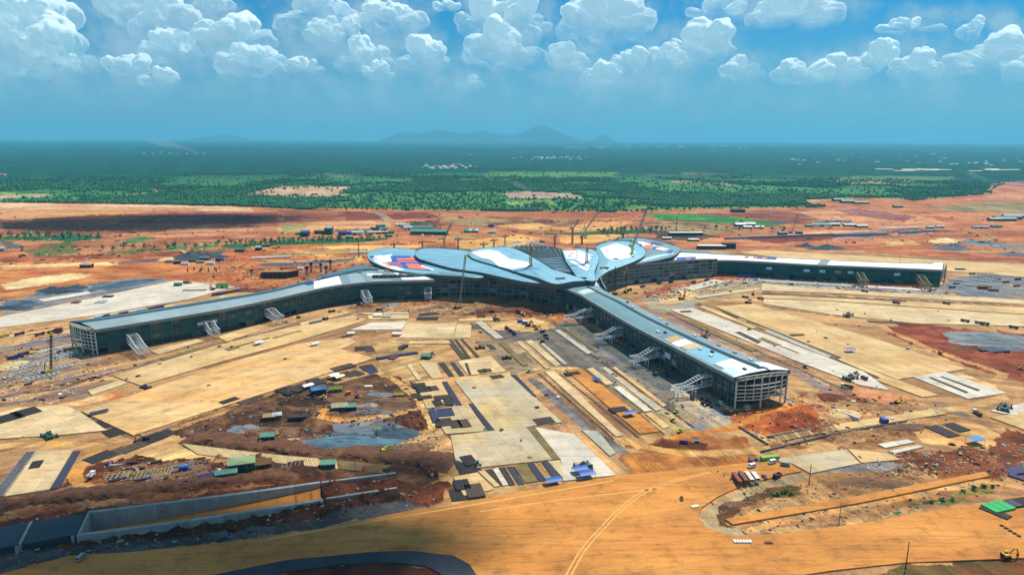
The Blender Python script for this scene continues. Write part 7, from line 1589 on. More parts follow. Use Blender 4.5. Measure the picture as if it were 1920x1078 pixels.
excavator(at(399,544),2.4, 'orange excavator on the pale back apron', 'orange', 1,1.4); shed(418,540,16,9,4, 'green roofed workshop at the end of the pale back apron', 'green_net', 'cream', rz=.2); shed(334,536,9,6,3, 'small teal roofed hut on the pale back apron', 'green_roof', 'green_dark', rz=.1); cabin(349,532,7,4,3, 'small green cabin behind the teal roofed hut', 'green_dark', rz=.2); roller(at(357,532),0, 'yellow roller beside the small green cabin'); rmat(365,545,30,4, 'dark strip across the pale back apron end', .12, 'mat_brown', .3, 'dark mats laid on the ground'); rmat(143,568,9,6, 'dark red mat on the pale back apron', .2, 'maroon', 1, 'dark mats laid on the ground'); rmat(190,567,12,8, 'grey blue mat on the pale back apron', .2, 'steel_grey', .8, 'dark mats laid on the ground'); rmat(203,557,12,5, 'dark machine parts on the pale back apron', .2, 'mat_black', 1.0, 'dark mats laid on the ground')
# ---- cranes in front of the hall
mobile_crane(646,567,626,553, 'yellow mobile crane with a low boom beside the left wing', 'yellow'); mobile_crane(619,568,634,561, 'small blue mobile crane next to the yellow one', 'blue', .7); mobile_crane(723,561,728,546, 'lime mobile crane against the hall wall', 'lime'); mobile_crane(741,559,750,546, 'blue mobile crane leaning right at the hall wall', 'blue', .8); mobile_crane(783,559,769,546, 'blue mobile crane leaning left at the hall wall', 'blue', .8); mobile_crane(985,566,992,550, 'lime mobile crane in front of the curved hall wall', 'lime', 1.1)
crawler_crane(859,578,873,478, 'yellow crawler crane with a tall boom in front of the hall', 'yellow', 'steel_grey', 1.4,10, tipmat='lime'); mobile_crane(1290,706,1266.5,654.5, 'lime mobile crane with its boom along the lower right wing', 'lime', .6,2)
crawler_crane(1279,561,1284.5,547, 'small yellow crane with a short dark boom right of the wing', 'yellow', 'dark', .9,2); crawler_crane(1319,634,1327,618, 'dark boomed rig behind the lower right wing roof', 'dark', 'dark', .7,2); mobile_crane(1272,523,1287,511, 'orange mobile crane at the netted wing corner', 'orange', 1.0); mobile_crane(1284,524,1274,511, 'blue mobile crane beside the orange one', 'blue', .9)
crawler_crane(1173,548,1175,502, 'lime crawler crane with a dark boom in the corner of hall and wing', 'lime', 'dark', 1.2,2); crawler_crane(1153,551,1154,500, 'second lime crawler crane deeper in the corner of hall and wing', 'lime', 'dark', 1.0,2)
# ---- tower cranes
TCs = [(907,466,453,9,0, 'brown tower crane behind the third petal roof'),(947,459,443,0,0, 'brown tower crane mast left of the steel dome'),(926,461,450,0,0, 'short brown tower crane left of the steel dome'),(1040,462,439,14,1.2, 'brown tower crane right behind the steel dome'),(1168,447,434,8,.5, 'brown tower crane behind the far right petal'),(792,466,449,26,0.0, 'brown tower crane with its jib to the right behind the second petal'),(739,466,455,24,0.0, 'brown tower crane with its jib to the right behind the first petal'),(1091,456,438,9,.8, 'brown tower crane in front of the scrub behind the hall'),(859,468,448,0,0, 'thin mast behind the second petal roof')]
for px_, pb, pt, jl, jd, l in TCs:
    pb = pb + 1; p = at(px_, pb); h = tip_of(p, px_, pt).z - p.z - (7 if jl else 2); tower_crane(p, max(8, h), l, max(jl, 8), jd, 'mast_brown', None, 6,2.2)
for px_, pb, pt, pet, l, jd in ((995,499,466, P3, 'orange tower crane standing on the third petal roof', .1),(1100,494,468, P4, 'orange tower crane standing on the white fourth petal', 2.9)):
    p = pet.at(px_, pb); h = tip_of(p, px_, pt).z - p.z; tower_crane(p, h, l, 20, jd, 'mast_orange', None, 12,2.6)
p = P5.at(1185,476); t = tip_of(p, 1222,369,20); hh = 10; d = t - p; tower_crane(p, hh, 'tall lime luffing crane on the right petal with its long boom against the fields', 0, math.atan2(d.y, d.x), 'lime', (math.hypot(d.x, d.y),0, d.z), w=2.4)
p = at(1098,446); t = tip_of(p, 1127,391,10); d = t - p; hh = tip_of(p, 1098,428).z - p.z - 3; tower_crane(p, hh, 'lime luffing crane behind the hall with its boom to the right', 0, math.atan2(d.y, d.x), 'lime', (math.hypot(d.x, d.y),0, d.z), w=2.4)
p = at(833,466); t = tip_of(p, 846,419,10); d = t - p; hh = tip_of(p, 833,446).z - p.z - 3; tower_crane(p, hh, 'lime luffing crane behind the second petal', 0, math.atan2(d.y, d.x), 'lime', (math.hypot(d.x, d.y),0, d.z), w=2.4)
p = at(1073,457); t = tip_of(p, 1085,412,8); d = t - p; hh = tip_of(p, 1073,427).z - p.z - 3; tower_crane(p, hh, 'orange luffing crane behind the glazed valley', 0, math.atan2(d.y, d.x), 'mast_orange', (math.hypot(d.x, d.y),0, d.z), w=2.4)
crawler_crane(1483,437,1496,403, 'distant blue crane leaning right beyond the east wing', 'blue_sky', 'steel_grey', 1.8,4); pole(1697,1071,16, 'rust red pole at the edge of the taxiway at the bottom', 'maroon', lamp=False, w=.3); pole(1517,907,13, 'dark pole at the corner of the looping road', 'dark', lamp=False, w=.3); pole(1573,981,12, 'dark pole on the verge inside the looping road', 'dark', lamp=False, w=.22)
p = at(1268,431); o = obj_root('radio_mast', p, 0, 'red and white radio mast beyond the hall', 'mast', 'poles and masts'); hm_ = tip_of(p, 1268,402).z - p.z
for k in range(6): lattice(MB(),(0,0, hm_ * k / 6),(0,0, hm_ * (k + 1) / 6),2.4 - .25 * k, 4,.4).build('mast_section', ('red', 'white')[k % 2], o)
p = at(673,482); lattice_h = tip_of(p, 673,446).z; o = obj_root('lattice_mast', p, 0, 'thin brown lattice mast left of the hall', 'mast', 'poles and masts'); lattice(MB(),(0,0,0),(0,0, lattice_h),1.4,12,.25).build('mast', 'mast_brown', o)
for a in ((1687,494,22, 'thin pole behind the netted wing'),): pole(*a, mat='steel_grey', lamp=False, w=.35)
# ---- viaduct columns and dark box left of the hall
for k, (a, h, l) in enumerate((((576,519),16, 'first concrete viaduct column beside the dark box'),((584,511),16, 'second concrete viaduct column left of the hall'),((602,510),14, 'third concrete viaduct column left of the hall'),((612,514),13, 'fourth concrete viaduct column left of the hall'),((620,506),16, 'fifth concrete viaduct column nearest the wing roof'),((472,516),9, 'lone short concrete column left of the dark box'))):
    p = at(*a); o = obj_root('viaduct_column', p, 0, l, 'column', 'viaduct columns'); MB().cyl((0,0,-.5),(0,0, h * .72),1.7, n=14).build('shaft', 'concrete', o); MB().cyl((0,0, h * .72),(0,0, h),2.2,2.4,14).build('formwork', 'dark', o)
p = at(524,520); o = obj_root('dark_structure', p, .06, 'black netted box structure left of the viaduct columns', 'building', 'large structures behind the terminal'); MB().prism([(-24,-7),(14,-7),(26,6),(-22,7)],-.5,9).build('wall', 'dark', o); MB().prism([(-23,-6),(14,-6),(25,5),(-21,6)],9,9.8).build('roof', 'timber', o)
for k in range(6): MB().box(-22 + 7 * k, -7.3,0,-21.4 + 7 * k, -7.0,10.2).build('scaffold_pole', 'mast_brown', o)
cabin(563,506,9,5,4, 'white cabins right of the dark box structure', 'white', rz=.1); excavator(at(491,517),2.8, 'red excavator left of the dark box structure', 'red', 1,1.4)
# ---- sheds and cabins behind the site
far = [(561,440,14,8,3, 'green canopy hut at the left of the back camp', 'green_net', 'green_dark'),(572,443,16,16,9, 'tall blue silo shed at the left of the back camp', 'blue_sky', 'navy'),(600,438,22,10,5, 'long dark shed in the back camp', 'green_dark', 'dark'),(617,439,16,14,14, 'tall pale green mixing plant in the back camp', 'white', 'green_dark'),(647,441,26,12,6, 'blue container block in the back camp', 'blue', 'blue'),(666,440,36,14,6, 'long white shed in the middle of the back camp', 'white', 'cream'),(684,437,30,14,5, 'pale green shed right of the long white one', 'green_roof', 'white'),(698,438,18,10,4, 'first white cabin row hut of the back camp', 'white', 'white'),(709,438,18,10,4, 'second white cabin row hut of the back camp', 'white', 'green_dark'),(720,437.5,18,10,4, 'third white cabin row hut of the back camp', 'white', 'maroon'),(731,437,18,10,4, 'green hut at the right end of the back camp row', 'green_roof', 'green_dark'),(714,425,20,12,4, 'green roofed hut behind the back camp', 'green_roof', 'green_dark'),(703,431,18,10,4, 'dark hut behind the white cabin row', 'steel_mid', 'dark'),(722,431,14,10,4, 'small green hut behind the back camp row', 'green_roof', 'cream'),
 (751,424,22,16,5, 'white tent at the far end of the haul road', 'white', 'white'),(760,425,20,14,5, 'second white tent beside the haul road', 'white', 'white'),(768,430,24,14,5, 'third white tent nearest on the haul road', 'white', 'white'),(793,431,44,16,6, 'green shed behind the long green warehouse', 'green_roof', 'green_dark'),(805,439,78,20,7, 'long green warehouse right of the haul road', 'green_roof', 'green_dark'),(730,444,12,8,4, 'small teal hut in front of the back camp', 'green_roof', 'green_dark'),(655,446,14,7,4, 'tiny white hut in front of the green strip', 'white', 'timber'),
 (875,435,10,18,4, 'first of four parallel green and white sheds', 'green_roof', 'green_dark'),(881,435,10,18,4, 'second of four parallel green and white sheds', 'white', 'green_dark'),(887,435,10,18,4, 'third of four parallel green and white sheds', 'green_roof', 'green_dark'),(893,435,10,18,4, 'fourth of four parallel green and white sheds', 'white', 'green_dark'),(922,437,18,10,4, 'white tent right of the four parallel sheds', 'white', 'white'),(921,425,12,8,4, 'small blue hut on the red ground behind the hall', 'blue', 'navy'),
 (1387,424,24,16,5, 'white roofed shed at the left of the camp beyond the east wing', 'white', 'green_dark'),(1405,423,26,16,5, 'white roofed shed in the camp beyond the east wing', 'white', 'green_dark'),(1401,428,20,12,4, 'long low white shed in front of the camp beyond the east wing', 'white', 'green_dark'),(1423,428,20,12,4, 'teal and white shed at the right of the camp beyond the east wing', 'white', 'green_roof'),(1377,398,20,14,7, 'left of two dark blocks at the forest edge', 'dark', 'dark'),(1389,398,20,14,7, 'right of two dark blocks at the forest edge', 'dark', 'dark'),(1467,441,18,10,6, 'grey box hut near the distant blue crane', 'steel_grey', 'navy'),(1498,438,14,8,5, 'small grey hut right of the distant blue crane', 'steel_grey', 'steel_mid'),(1516,425,16,8,4, 'grey shed left of the green and white row', 'steel_grey', 'steel_mid'),(1539,424,44,12,5, 'long green and white row shed at the far right', 'green_roof', 'white'),(1563,423.5,24,12,5, 'white shed right of the green and white row', 'white', 'green_dark'),(1592,424,26,12,4, 'pale shed further right on the red ground', 'white', 'green_dark'),(1615,426,26,12,4, 'last pale shed of the right hand row', 'white', 'maroon'),
 (1571,377,34,20,6, 'teal shed at the left of the forest edge camp', 'green_roof', 'green_dark'),(1588,380,40,20,6, 'teal shed in the middle of the forest edge camp', 'green_roof', 'green_dark'),(1614,382,46,18,5, 'long teal shed at the right of the forest edge camp', 'green_roof', 'green_dark'),(1683,389,26,14,5, 'grey shed alone on the far red ground', 'steel_grey', 'steel_mid'),(1878,414,70,14,6, 'nearest of three long pale sheds at the right edge', 'white', 'green_dark'),(1888,411,70,14,6, 'middle of three long pale sheds at the right edge', 'green_roof', 'green_dark'),(1903,408,64,14,6, 'farthest of three long pale sheds at the right edge', 'white', 'dark'),(1744,428,16,8,4, 'small blue white hut on the right hand red ground', 'banner', 'steel_grey'),(1762,427,18,8,4, 'pale hut right of the blue white one', 'white', 'steel_grey'),(1838,428,36,8,4, 'long pale shed on the dark red ground at right', 'banner', 'steel_grey'),(1868,426,24,8,4, 'grey shed near the right edge', 'steel_grey', 'steel_mid'),
 (1250,449,18,8,4, 'white roof strip behind the far right petal', 'white', 'maroon'),(1300,452,22,8,4, 'white roof hut behind the flare of the netted wing', 'white', 'maroon'),(163,501,18,8,5, 'black and white hut on the ochre ground at the far left', 'white', 'dark'),(0,470,22,10,5, 'pale teal shed at the left frame edge', 'white', 'steel_grey'),(385,487,16,8,4, 'pale hut beside the dark gravel ridge', 'steel_grey', 'steel_mid'),(450,472,16,8,5, 'grey hut on the ridge left of the green strip', 'steel_grey', 'steel_mid'),(485,469,10,8,6, 'small grey white tower hut left of the camp', 'white', 'dark'),(500,462,14,6,4, 'small teal hut on the ochre ridge', 'green_roof', 'navy')]
for (px_, py_, L, W, H, l, r_, w_) in far: shed(px_, py_, L, W, H, l, r_, w_, rz=rnd.uniform(-.06,.06), name='site_shed')
for k, (px_, l) in enumerate(((318, 'leftmost'),(333, 'second'),(347, 'third'),(362, 'fourth'),(376, 'fifth'),(395, 'sixth'),(412, 'rightmost'))): cabin(px_, 492 - .03 * (px_ - 318) + 3 * (k % 3),12,5,4, l + ' cabin of the scattered grey row behind the left wing', ('steel_grey', 'navy', 'banner', 'steel_mid', 'steel_grey', 'banner', 'navy')[k], rz=.1)
for k in range(7): p = at(352 + k * 9 + (k % 3) * 3,509 - (k % 2) * 2); o = obj_root('short_pile', p, 0, 'short dark pile in the cluster behind the left wing', 'pile', 'short piles behind the left wing'); MB().cyl((0,0,-.5),(0,0,5),1.0, n=10).build('shaft', 'steel_mid', o); MB().cyl((0,0,5),(0,0,6.5),.5, n=8).build('starter_bars', 'rust', o)
# large dark structures right behind the hall
for (px_, py_, L, W, H, l, rr) in ((1285,441,70,14,6, 'long dark station structure with a white roof beyond the hall', .05),(1333,466,50,16,6, 'dark navy structure with a white roof behind the netted wing', -.05),(1366,465,22,16,9, 'small black structure right of the navy one', 0)):
    p = at(px_, py_); o = obj_root('dark_structure', p, rr, l, 'building', 'large structures behind the terminal'); MB().box(-L / 2,-W / 2,-.5, L / 2, W / 2, H).build('wall', 'navy_dark', o); MB().box(-L / 2 - 1,-W / 2 - 1, H, L / 2 + 1, W / 2 - 2, H + .8).build('roof', 'white' if 'white' in l else 'dark', o)
    for k in range(int(L / 8)): MB().box(-L / 2 + 8 * k + 2,-W / 2 - .3,0,-L / 2 + 8 * k + 3,-W / 2, H).build('pier', 'concrete_dark', o)
# low viaduct walls beyond the east wing
for (a, b, h, l) in (((1358,449),(1500,444),5, 'long low viaduct wall beyond the netted wing'),((1500,443.5),(1640,439),5, 'continuing low viaduct wall beyond the netted wing'),((1646,432),(1695,429.5),4, 'pale low wall left in the far right row'),((1700,429.5),(1722,428.5),4, 'pale low wall right in the far right row'),((1685,438.5),(1752,434.5),5, 'grey low wall on the dark red ground'),((1562,443),(1662,440.5),5, 'grey low wall under the viaduct line'),((470,486),(545,482.5),3, 'white low wall on the ochre ground left of the hall'),((655,475.5),(696,474),3, 'white low wall behind the first petal')):
    p, q = G(*a), G(*b); o = empty('low_wall', (p.x, p.y, 0),0, l, 'wall', 'low walls behind the site'); n = 5
    for s in range(n): u, v = p.lerp(q, s / n + .004), p.lerp(q, (s + 1) / n); MB().bar(Vector((u.x - p.x, u.y - p.y, h / 2 - .4)), Vector((v.x - p.x, v.y - p.y, h / 2 - .4)),5, h).build('wall_panel', 'white' if 'white' in l or 'pale' in l else 'concrete', o)
for a in ((372,483,46,20,9, 'large dark grey stone heap behind the left wing', 'gravel_dark'),(1548,466,40,14,7, 'dark blue gravel heap behind the netted wing', 'gravel_dark'),(1510,462,24,10,5, 'small blue gravel heap left of the large dark one', 'gravel_dark'),(1785,467,44,16,9, 'grey pointed gravel heap at the far right', 'gravel'),(1900,478,30,12,6, 'grey gravel heap at the right edge', 'gravel'),(1480,469,16,8,4, 'tan soil heap on the red ground behind the netted wing', 'earth_tan'),(1855,446,20,10,4, 'low tan soil heap at the far right', 'earth_tan'),(110,545,30,12,6, 'dark blue gravel heap at the left', 'gravel_dark'),(20,578,26,10,4, 'dark gravel heap at the left edge', 'gravel_dark'),(545,478,40,16,6, 'ochre soil ridge left of the hall', 'earth_tan'),(600,470,36,14,5, 'pale ochre soil ridge behind the viaduct columns', 'earth_tan'),(655,470,30,12,5, 'ochre soil heap near the lattice mast', 'earth_tan'),(480,545,30,12,3, 'red soil heap behind the left wing', 'earth_red'),
          (1556,744,16,8,3.2, 'dark red soil heap near the open wing end', 'earth_red'),(1820,655,22,12,4, 'brown soil heap on the red ground at right', 'earth_red'),(1860,640,40,10,2.4, 'pale gravel heap on the red ground at right', 'gravel'),(1700,800,20,6,2, 'brown soil heap below the tan strip', 'earth_brown'),(1640,905,20,8,2, 'brown soil heap on the verge at right', 'earth_brown'),(1390,945,10,4,1.4, 'small earth heap at the tip of the loop verge', 'earth_brown'),(1468,940,10,4,1.6, 'orange soil heap beside the green shrubs', 'earth_tan'),(990,580,30,7,2.2, 'red soil heap in front of the curved hall wall', 'earth_red'),(925,582,24,6,1.8, 'red brown soil heap left in front of the hall', 'earth_red'),(1655,775,10,6,1.8, 'rubble heap beside the yellow excavator', 'earth_tan'),(1585,775,16,8,1.8, 'pale rubble heap in the red pit', 'sand')):
    heap(*a[:6], mat=a[6], name='gravel_heap' if 'gravel' in a[5] or 'stone' in a[5] else 'soil_heap')
# ---- steel trusses stored at the end of the netted wing
for k in range(16):
    px_ = 1786 + (k % 8) * 11 + (k // 8) * 6; py_ = 525 + (k // 8) * 9 + (k % 3) * 1.5; p = at(px_, py_); o = obj_root('steel_truss', p, -.75 + rnd.uniform(-.1,.1), 'pale steel roof truss lying in the store beyond the netted wing', 'truss', 'trusses stored beyond the netted wing')
    for s in (-1,1): MB().truss((-11, s * 1.6,.2),(11, s * 1.6,.2),2.6,.4,8).build('side_truss', 'steel_white', o)
    for q in range(5): MB().bar((-11 + 5.5 * q, -1.6,2.8),(-11 + 5.5 * q, 1.6,2.8),.35).build('cross_beam', 'steel_white', o)
p = at(1846,522); o = obj_root('steel_dome_frame', p, 0, 'rounded grey steel frame standing behind the stored trusses', 'steel frame', 'white steel frames on the ground')
for k in range(7):
    mb = MB(); pr = None
    for j in range(11): t = math.pi * j / 10; q = Vector((-15 + 5 * k, 9 * math.cos(t),9 * math.sin(t))); (mb.bar(pr, q, .4) if pr else None); pr = q
    mb.build('rib', 'steel_grey', o)
for j in range(1,10,2): t = math.pi * j / 10; MB().bar((-15,9 * math.cos(t),9 * math.sin(t)),(15,9 * math.cos(t),9 * math.sin(t)),.3).build('purlin', 'steel_grey', o)
for a, l, m in (((1870,525), 'maroon lorry right of the stored trusses', 'maroon'),((1886,530), 'second maroon lorry on the grey yard at right', 'rust'),((1908,525), 'dark lorry at the right edge of the grey yard', 'dark'),((1906,537), 'red lorry near the right edge of the grey yard', 'red'),((1823,514), 'brown box wagon behind the stored trusses', 'rust'),((1793,533), 'navy lorry at the netted wing end', 'navy'),((1785,540), 'green lorry at the netted wing foot', 'green_dark')): truck(at(*a),0.1, l, m, m, None, 9)
cabin(1845,541,16,6,4, 'rust red container block beyond the netted wing', 'rust', rz=-.15, name='shipping_container', cat='container'); cabin(1862,545,12,5,3.4, 'brown container right of the rust red block', 'timber', rz=-.3, name='shipping_container', cat='container'); rmat(1800,506,14,6, 'green covered pile behind the netted wing', 0, 'green_dark', 2, 'loose pallets', 'covered_pile', 'stack', 1)
# machines around the east aprons
for a, l, m in (((1397,558), 'maroon lorry at the head of the long tan apron', 'maroon'),((1426,561), 'purple lorry beside the apron line', 'purple'),((1403,569), 'brown flat lorry on the long tan apron', 'rust'),((1621,548), 'brown lorry on the grey strip under the netted wing', 'rust'),((1774,571), 'brown lorry on the far right strip', 'rust'),((1680,570), 'rust lorry on the middle far right strip', 'rust'),((1809,604), 'dark lorry near the red ground at right', 'dark'),((1836,608), 'grey lorry row left near the red ground', 'steel_mid'),((1846,609), 'grey lorry row right near the red ground', 'steel_mid'),((1900,615), 'navy lorry at the right edge by the red ground', 'navy'),((1325,526), 'dark green truck under the hall corner', 'green_dark'),((1205,538), 'blue lorry in the corner between hall and wing', 'blue'),((1258,530), 'navy lorry along the hall wall', 'navy'),((1236,532), 'second blue lorry along the hall wall', 'blue'),((1180,545), 'dark lorry deep in the corner of hall and wing', 'dark'),((1300,530), 'teal truck at the hall corner apron', 'green_dark'),((1352,517), 'red lorry where the netted wing begins', 'red'),((1655,534), 'blue lorry between the yellow boarding bridges', 'blue'),((1715,538), 'orange lorry before the second yellow boarding bridge', 'orange'),((1540,524), 'green lorry midway at the netted wing foot', 'green_dark')): truck(at(*a), head(a[0], a[1], a[0] + 9, a[1] + (2 if a[0] > 1390 else -2)), l, m, m if m != 'rust' else 'dark', None, 9)
cabin(1399,518,22,4,4, 'long bright blue container at the netted wing foot', 'blue', rz=-.02, name='shipping_container', cat='container'); excavator(at(1412,553),1.2, 'orange excavator at the head of the long tan apron', 'orange', 1,1.3); roller(at(1406,563),0, 'yellow roller at the head of the long tan apron'); roller(at(1405,619),.3, 'yellow roller between the two long aprons'); paver(at(1590,593), head(1590,593,1606,596), 'paving machine on the far cream apron', 'steel_mid', 1.0); roller(at(1704,548),0, 'lime roller under the second yellow boarding bridge', 'lime'); roller(at(1775,550),0, 'green roller on the grey yard strip', 'lime'); excavator(at(1762,664),2.5, 'yellow excavator on the dirt road at right', 'yellow'); roller(at(1914,692),0, 'yellow roller at the right edge of the red ground')
for a, l in (((1853,657), 'left heap of dark machine parts on the red ground'),((1868,660), 'right heap of dark machine parts on the red ground')): rmat(a[0], a[1],22,9, l, .2, 'mat_blue', 1.6, 'dark stacks on the red ground', 'material_stack', 'stack', 3)
excavator(at(1886,1046), head(1886,1046,1905,1044), 'yellow excavator at the bottom right corner', 'yellow'); rmat(1392,1017,9,2.2, 'pale concrete barrier pieces on the taxiway', .0, 'white', .7, 'barriers on the taxiway', 'barrier', 'barrier', 5); rmat(1441,1019,4,1.6, 'short reddish barrier piece on the taxiway', 0, 'rust', .6, 'barriers on the taxiway', 'barrier', 'barrier', 3); rmat(1303,951,4.5,2.2, 'small cream slab at the outer edge of the loop road', .3, 'cream', .6, 'barriers on the taxiway', 'barrier', 'barrier', 0)
rows = empty('kerb_marker', (0,0,0), label='dotted line of small white and red kerb blocks beside the parked buses', cat='markers')
for k in range(14): p = at(1346 + k * 3.8,885 + k * 2.65); MB().box(-.5,-.25,0,.5,.25,.45).build('block', ('white', 'rust')[k % 3 == 0], rows, (p.x, p.y, p.z),.6)
for k in range(5): p = at(1878 + k * 8,987 + k * 4.8); o = obj_root('dark_block', p, .5, 'small dark block in the dotted row on the taxiway at right', 'block', 'dotted row of dark blocks'); MB().box(-.8,-.8,-.1,.8,.8,.5).build('body', 'mat_black', o)
# small clutter on aprons and earth
CL = (((200,560,650,760), 'on the long orange apron', 16),((620,850,572,600), 'on the strip in front of the hall', 14),((870,1030,575,640), 'in the centre yard', 14),((1110,1250,640,740), 'beside the boarding bridges', 12),((1490,1760,735,800), 'in the diggings beyond the open wing end', 16),((560,740,725,800), 'on the spoil ground', 16),((1350,1780,580,690), 'on the long tan apron', 14),((860,1050,715,860), 'on the grey aprons', 8),((1190,1400,520,550), 'along the foot of the right hand hall wall', 16),((450,640,480,535), 'on the ochre ground behind the left wing', 12),((1400,1900,400,465), 'on the red ground at the far right', 16),((200,420,860,905), 'among the formwork grids', 10))
for zx, wl, cn in CL:
    for k in range(cn):
        a = (rnd.uniform(zx[0], zx[1]), rnd.uniform(zx[2], zx[3])); v = G(*a)
        if any(bool(inpoly(np.array([v.x]), np.array([v.y]), f)[0]) for f in FOOT): continue
        s = rnd.uniform(.5,1.1) * (1.6 if zx[3] <= 560 else 1); m_ = rnd.choice(('mat_black', 'mat_brown', 'rust', 'white', 'navy', 'timber', 'purple')); cn_ = {'mat_black': 'black', 'mat_brown': 'brown', 'rust': 'rust red', 'white': 'white', 'navy': 'navy', 'timber': 'timber', 'purple': 'purple'}[m_]
        rmat(a[0], a[1],3.2 * s, 2.4 * s, 'small %s bundle of material lying %s' % (cn_, wl), rnd.uniform(0,3), m_, rnd.uniform(.3,1.1), 'bundles lying ' + wl, 'material_bundle', 'bundle', 1)
# loose bundles on the petal roofs
for k, (pet, zx, mm, cn_, pn_) in enumerate([(P1,(696,715,472,490), 'blue', 'blue', 'first')] * 4 + [(P1,(700,760,472,490), 'white', 'white', 'first')] * 6 + [(P3,(895,950,472,492), 'rust', 'rust brown', 'third')] * 8 + [(P4,(1062,1110,470,488), 'steel_mid', 'dark grey', 'fourth')] * 10 + [(P5,(1150,1200,460,480), 'steel_grey', 'grey', 'right')] * 8 + [(P2,(840,930,482,505), 'banner', 'pale', 'second')] * 6 + [(P6,(1190,1255,455,475), 'red', 'red', 'farthest right')] * 8):
    v = pet.at(rnd.uniform(zx[0], zx[1]), rnd.uniform(zx[2], zx[3])); s = rnd.uniform(.5,1.1); o = MB().box(-2 * s, -1.2 * s, -.4,2 * s, 1.2 * s, .8 * s).build('roof_bundle', mm, None, v, rnd.uniform(0,3)); props(o, 'small %s bundle of roofing material on the %s petal' % (cn_, pn_), 'bundle', 'bundles on the %s petal' % pn_)
for l, pet, a, mm, L in (('orange brown pallet at the tip of the third petal', P3,(1050,522), 'timber', 12),('dark blue pallet beside the fourth petal tip', P4,(1092,522), 'navy', 10),('orange brown pallet on the edge of the right petal', P5,(1133,502), 'timber', 12),('navy bundle pair on the white right petal', P5,(1153,486), 'navy', 8),('blue bundle at the left tip of the first petal', P1,(698,482), 'blue', 8)):
    v = pet.at(*a); o = MB().prism([(-L / 2,-2.5),(L / 2,-2.5),(L / 2 - 1,2.5),(-L / 2 + 1,2.5)],-.6,1.0).build('roof_pallet', mm, None, v, .3); props(o, l, 'pallet', 'pallets on the roofs')
def wing_bundle(Fp, Bp, prof, s, t, L, W, mm, l):
    n = len(Fp) - 1; i = int(s * n); p = Fp[i].lerp(Bp[i], t); d = Fp[min(n, i + 1)] - Fp[i]; o = MB().box(-L / 2,-W / 2,-.3, L / 2, W / 2,1.2).build('roof_bundle', mm, None, (p.x, p.y, p.z + prof(t) + .1), math.atan2(d.y, d.x)); props(o, l, 'bundle', 'bundles of material on the roofs')
for s, t, L, W, mm, l in ((.585,.4,9,6, 'blue', 'large blue bundle on the left wing roof'),(.60,.55,7,4, 'coral', 'orange bundle beside the large blue one on the left wing'),(.655,.6,12,4, 'blue', 'long blue bundle on the white part of the left wing roof'),(.79,.45,6,4, 'orange', 'yellow orange bundle on the grey left wing roof'),(.89,.55,7,4, 'coral', 'coral bundle near the flare of the left wing'),(.91,.8,7,5, 'blue', 'blue bundle near the flare of the left wing'),(.94,.62,7,4, 'coral', 'second coral bundle on the flare of the left wing'),(.955,.85,8,5, 'blue', 'second blue bundle on the flare of the left wing'),(.895,.9,7,4, 'coral', 'pink bundle at the back edge of the left wing flare'),(.93,.35,5,3, 'red', 'small red bundle on the flare of the left wing')): wing_bundle(WF, WB, Wprof, s, t, L, W, mm, l)
for k, (s, t) in enumerate(((.66,.2),(.68,.3),(.72,.8),(.80,.85),(.83,.3),(.86,.4),(.87,.25),(.88,.8),(.92,.75),(.97,.3),(.97,.6),(.6,.75),(.55,.85),(.35,.8),(.42,.7))): wing_bundle(SF, SB, Sprof, s, t, 3.5,1.8,('white', 'navy', 'white', 'steel_grey')[k % 4], 'small bundle of roofing on the lower right wing roof')
# ---- strewn rubble
for k, (q, c, sz, mm) in enumerate((([(330,800),(560,725),(740,705),(800,745),(830,830),(820,900),(700,860),(400,850)],1300,(.3,1.1),('earth_brown', 'gravel', 'mat_black', 'mat_brown', 'white_rubble')),([(580,812),(770,800),(780,850),(590,846)],700,(.3,1.0),('gravel_blue', 'gravel_dark', 'gravel')),([(190,870),(420,858),(420,905),(200,915)],300,(.3,1.0),('mat_black', 'timber', 'steel_grey', 'mat_brown')),([(-20,950),(480,905),(800,900),(820,935),(480,1005),(-20,1060)],900,(.3,.9),('earth_brown', 'earth_dark', 'white_rubble', 'gravel')),([(640,566),(860,566),(1060,580),(1080,600),(900,592),(650,585)],600,(.4,1.3),('mat_brown', 'navy', 'steel_mid', 'rust', 'timber', 'steel_grey')),([(1080,605),(1360,740),(1400,790),(1250,790),(1050,640)],380,(.3,.9),('mat_black', 'mat_brown', 'white_rubble', 'gravel')),([(1370,770),(1560,730),(1760,760),(1800,800),(1600,835),(1420,835)],700,(.3,1.1),('earth_red', 'sand', 'white_rubble', 'mat_black', 'earth_brown')),([(1180,545),(1400,516),(1760,540),(1760,552),(1420,535),(1230,565)],700,(.5,1.8),('mat_black', 'white', 'rust', 'navy', 'timber')),([(1330,975),(1400,915),(1640,880),(1900,880),(1920,910),(1600,980),(1400,1000)],700,(.2,.8),('earth_brown', 'sand', 'mat_brown', 'leaf')),([(420,480),(690,465),(690,510),(480,550),(350,520)],700,(.6,2.2),('rust', 'sand', 'steel_grey', 'mat_black', 'earth_tan')),([(1280,560),(1340,570),(1700,720),(1560,745),(1300,620)],250,(.3,1.0),('mat_black', 'mat_brown', 'sand')),([(700,396),(1860,396),(1900,470),(1200,440),(900,470),(600,440)],900,(1.0,3.5),('earth_red', 'sand', 'mat_brown', 'leaf', 'steel_grey')),([(0,400),(560,400),(520,470),(0,500)],600,(1.0,3.5),('earth_red', 'sand', 'mat_brown', 'leaf')),([(0,620),(140,610),(240,690),(100,760),(0,760)],500,(.3,1.3),('mat_black', 'white', 'sand', 'mat_brown')),([(1600,850),(1930,830),(1930,880),(1640,895)],500,(.3,1.2),('earth_brown', 'sand', 'white_rubble')))): debris(q, c, sz, mm, k)
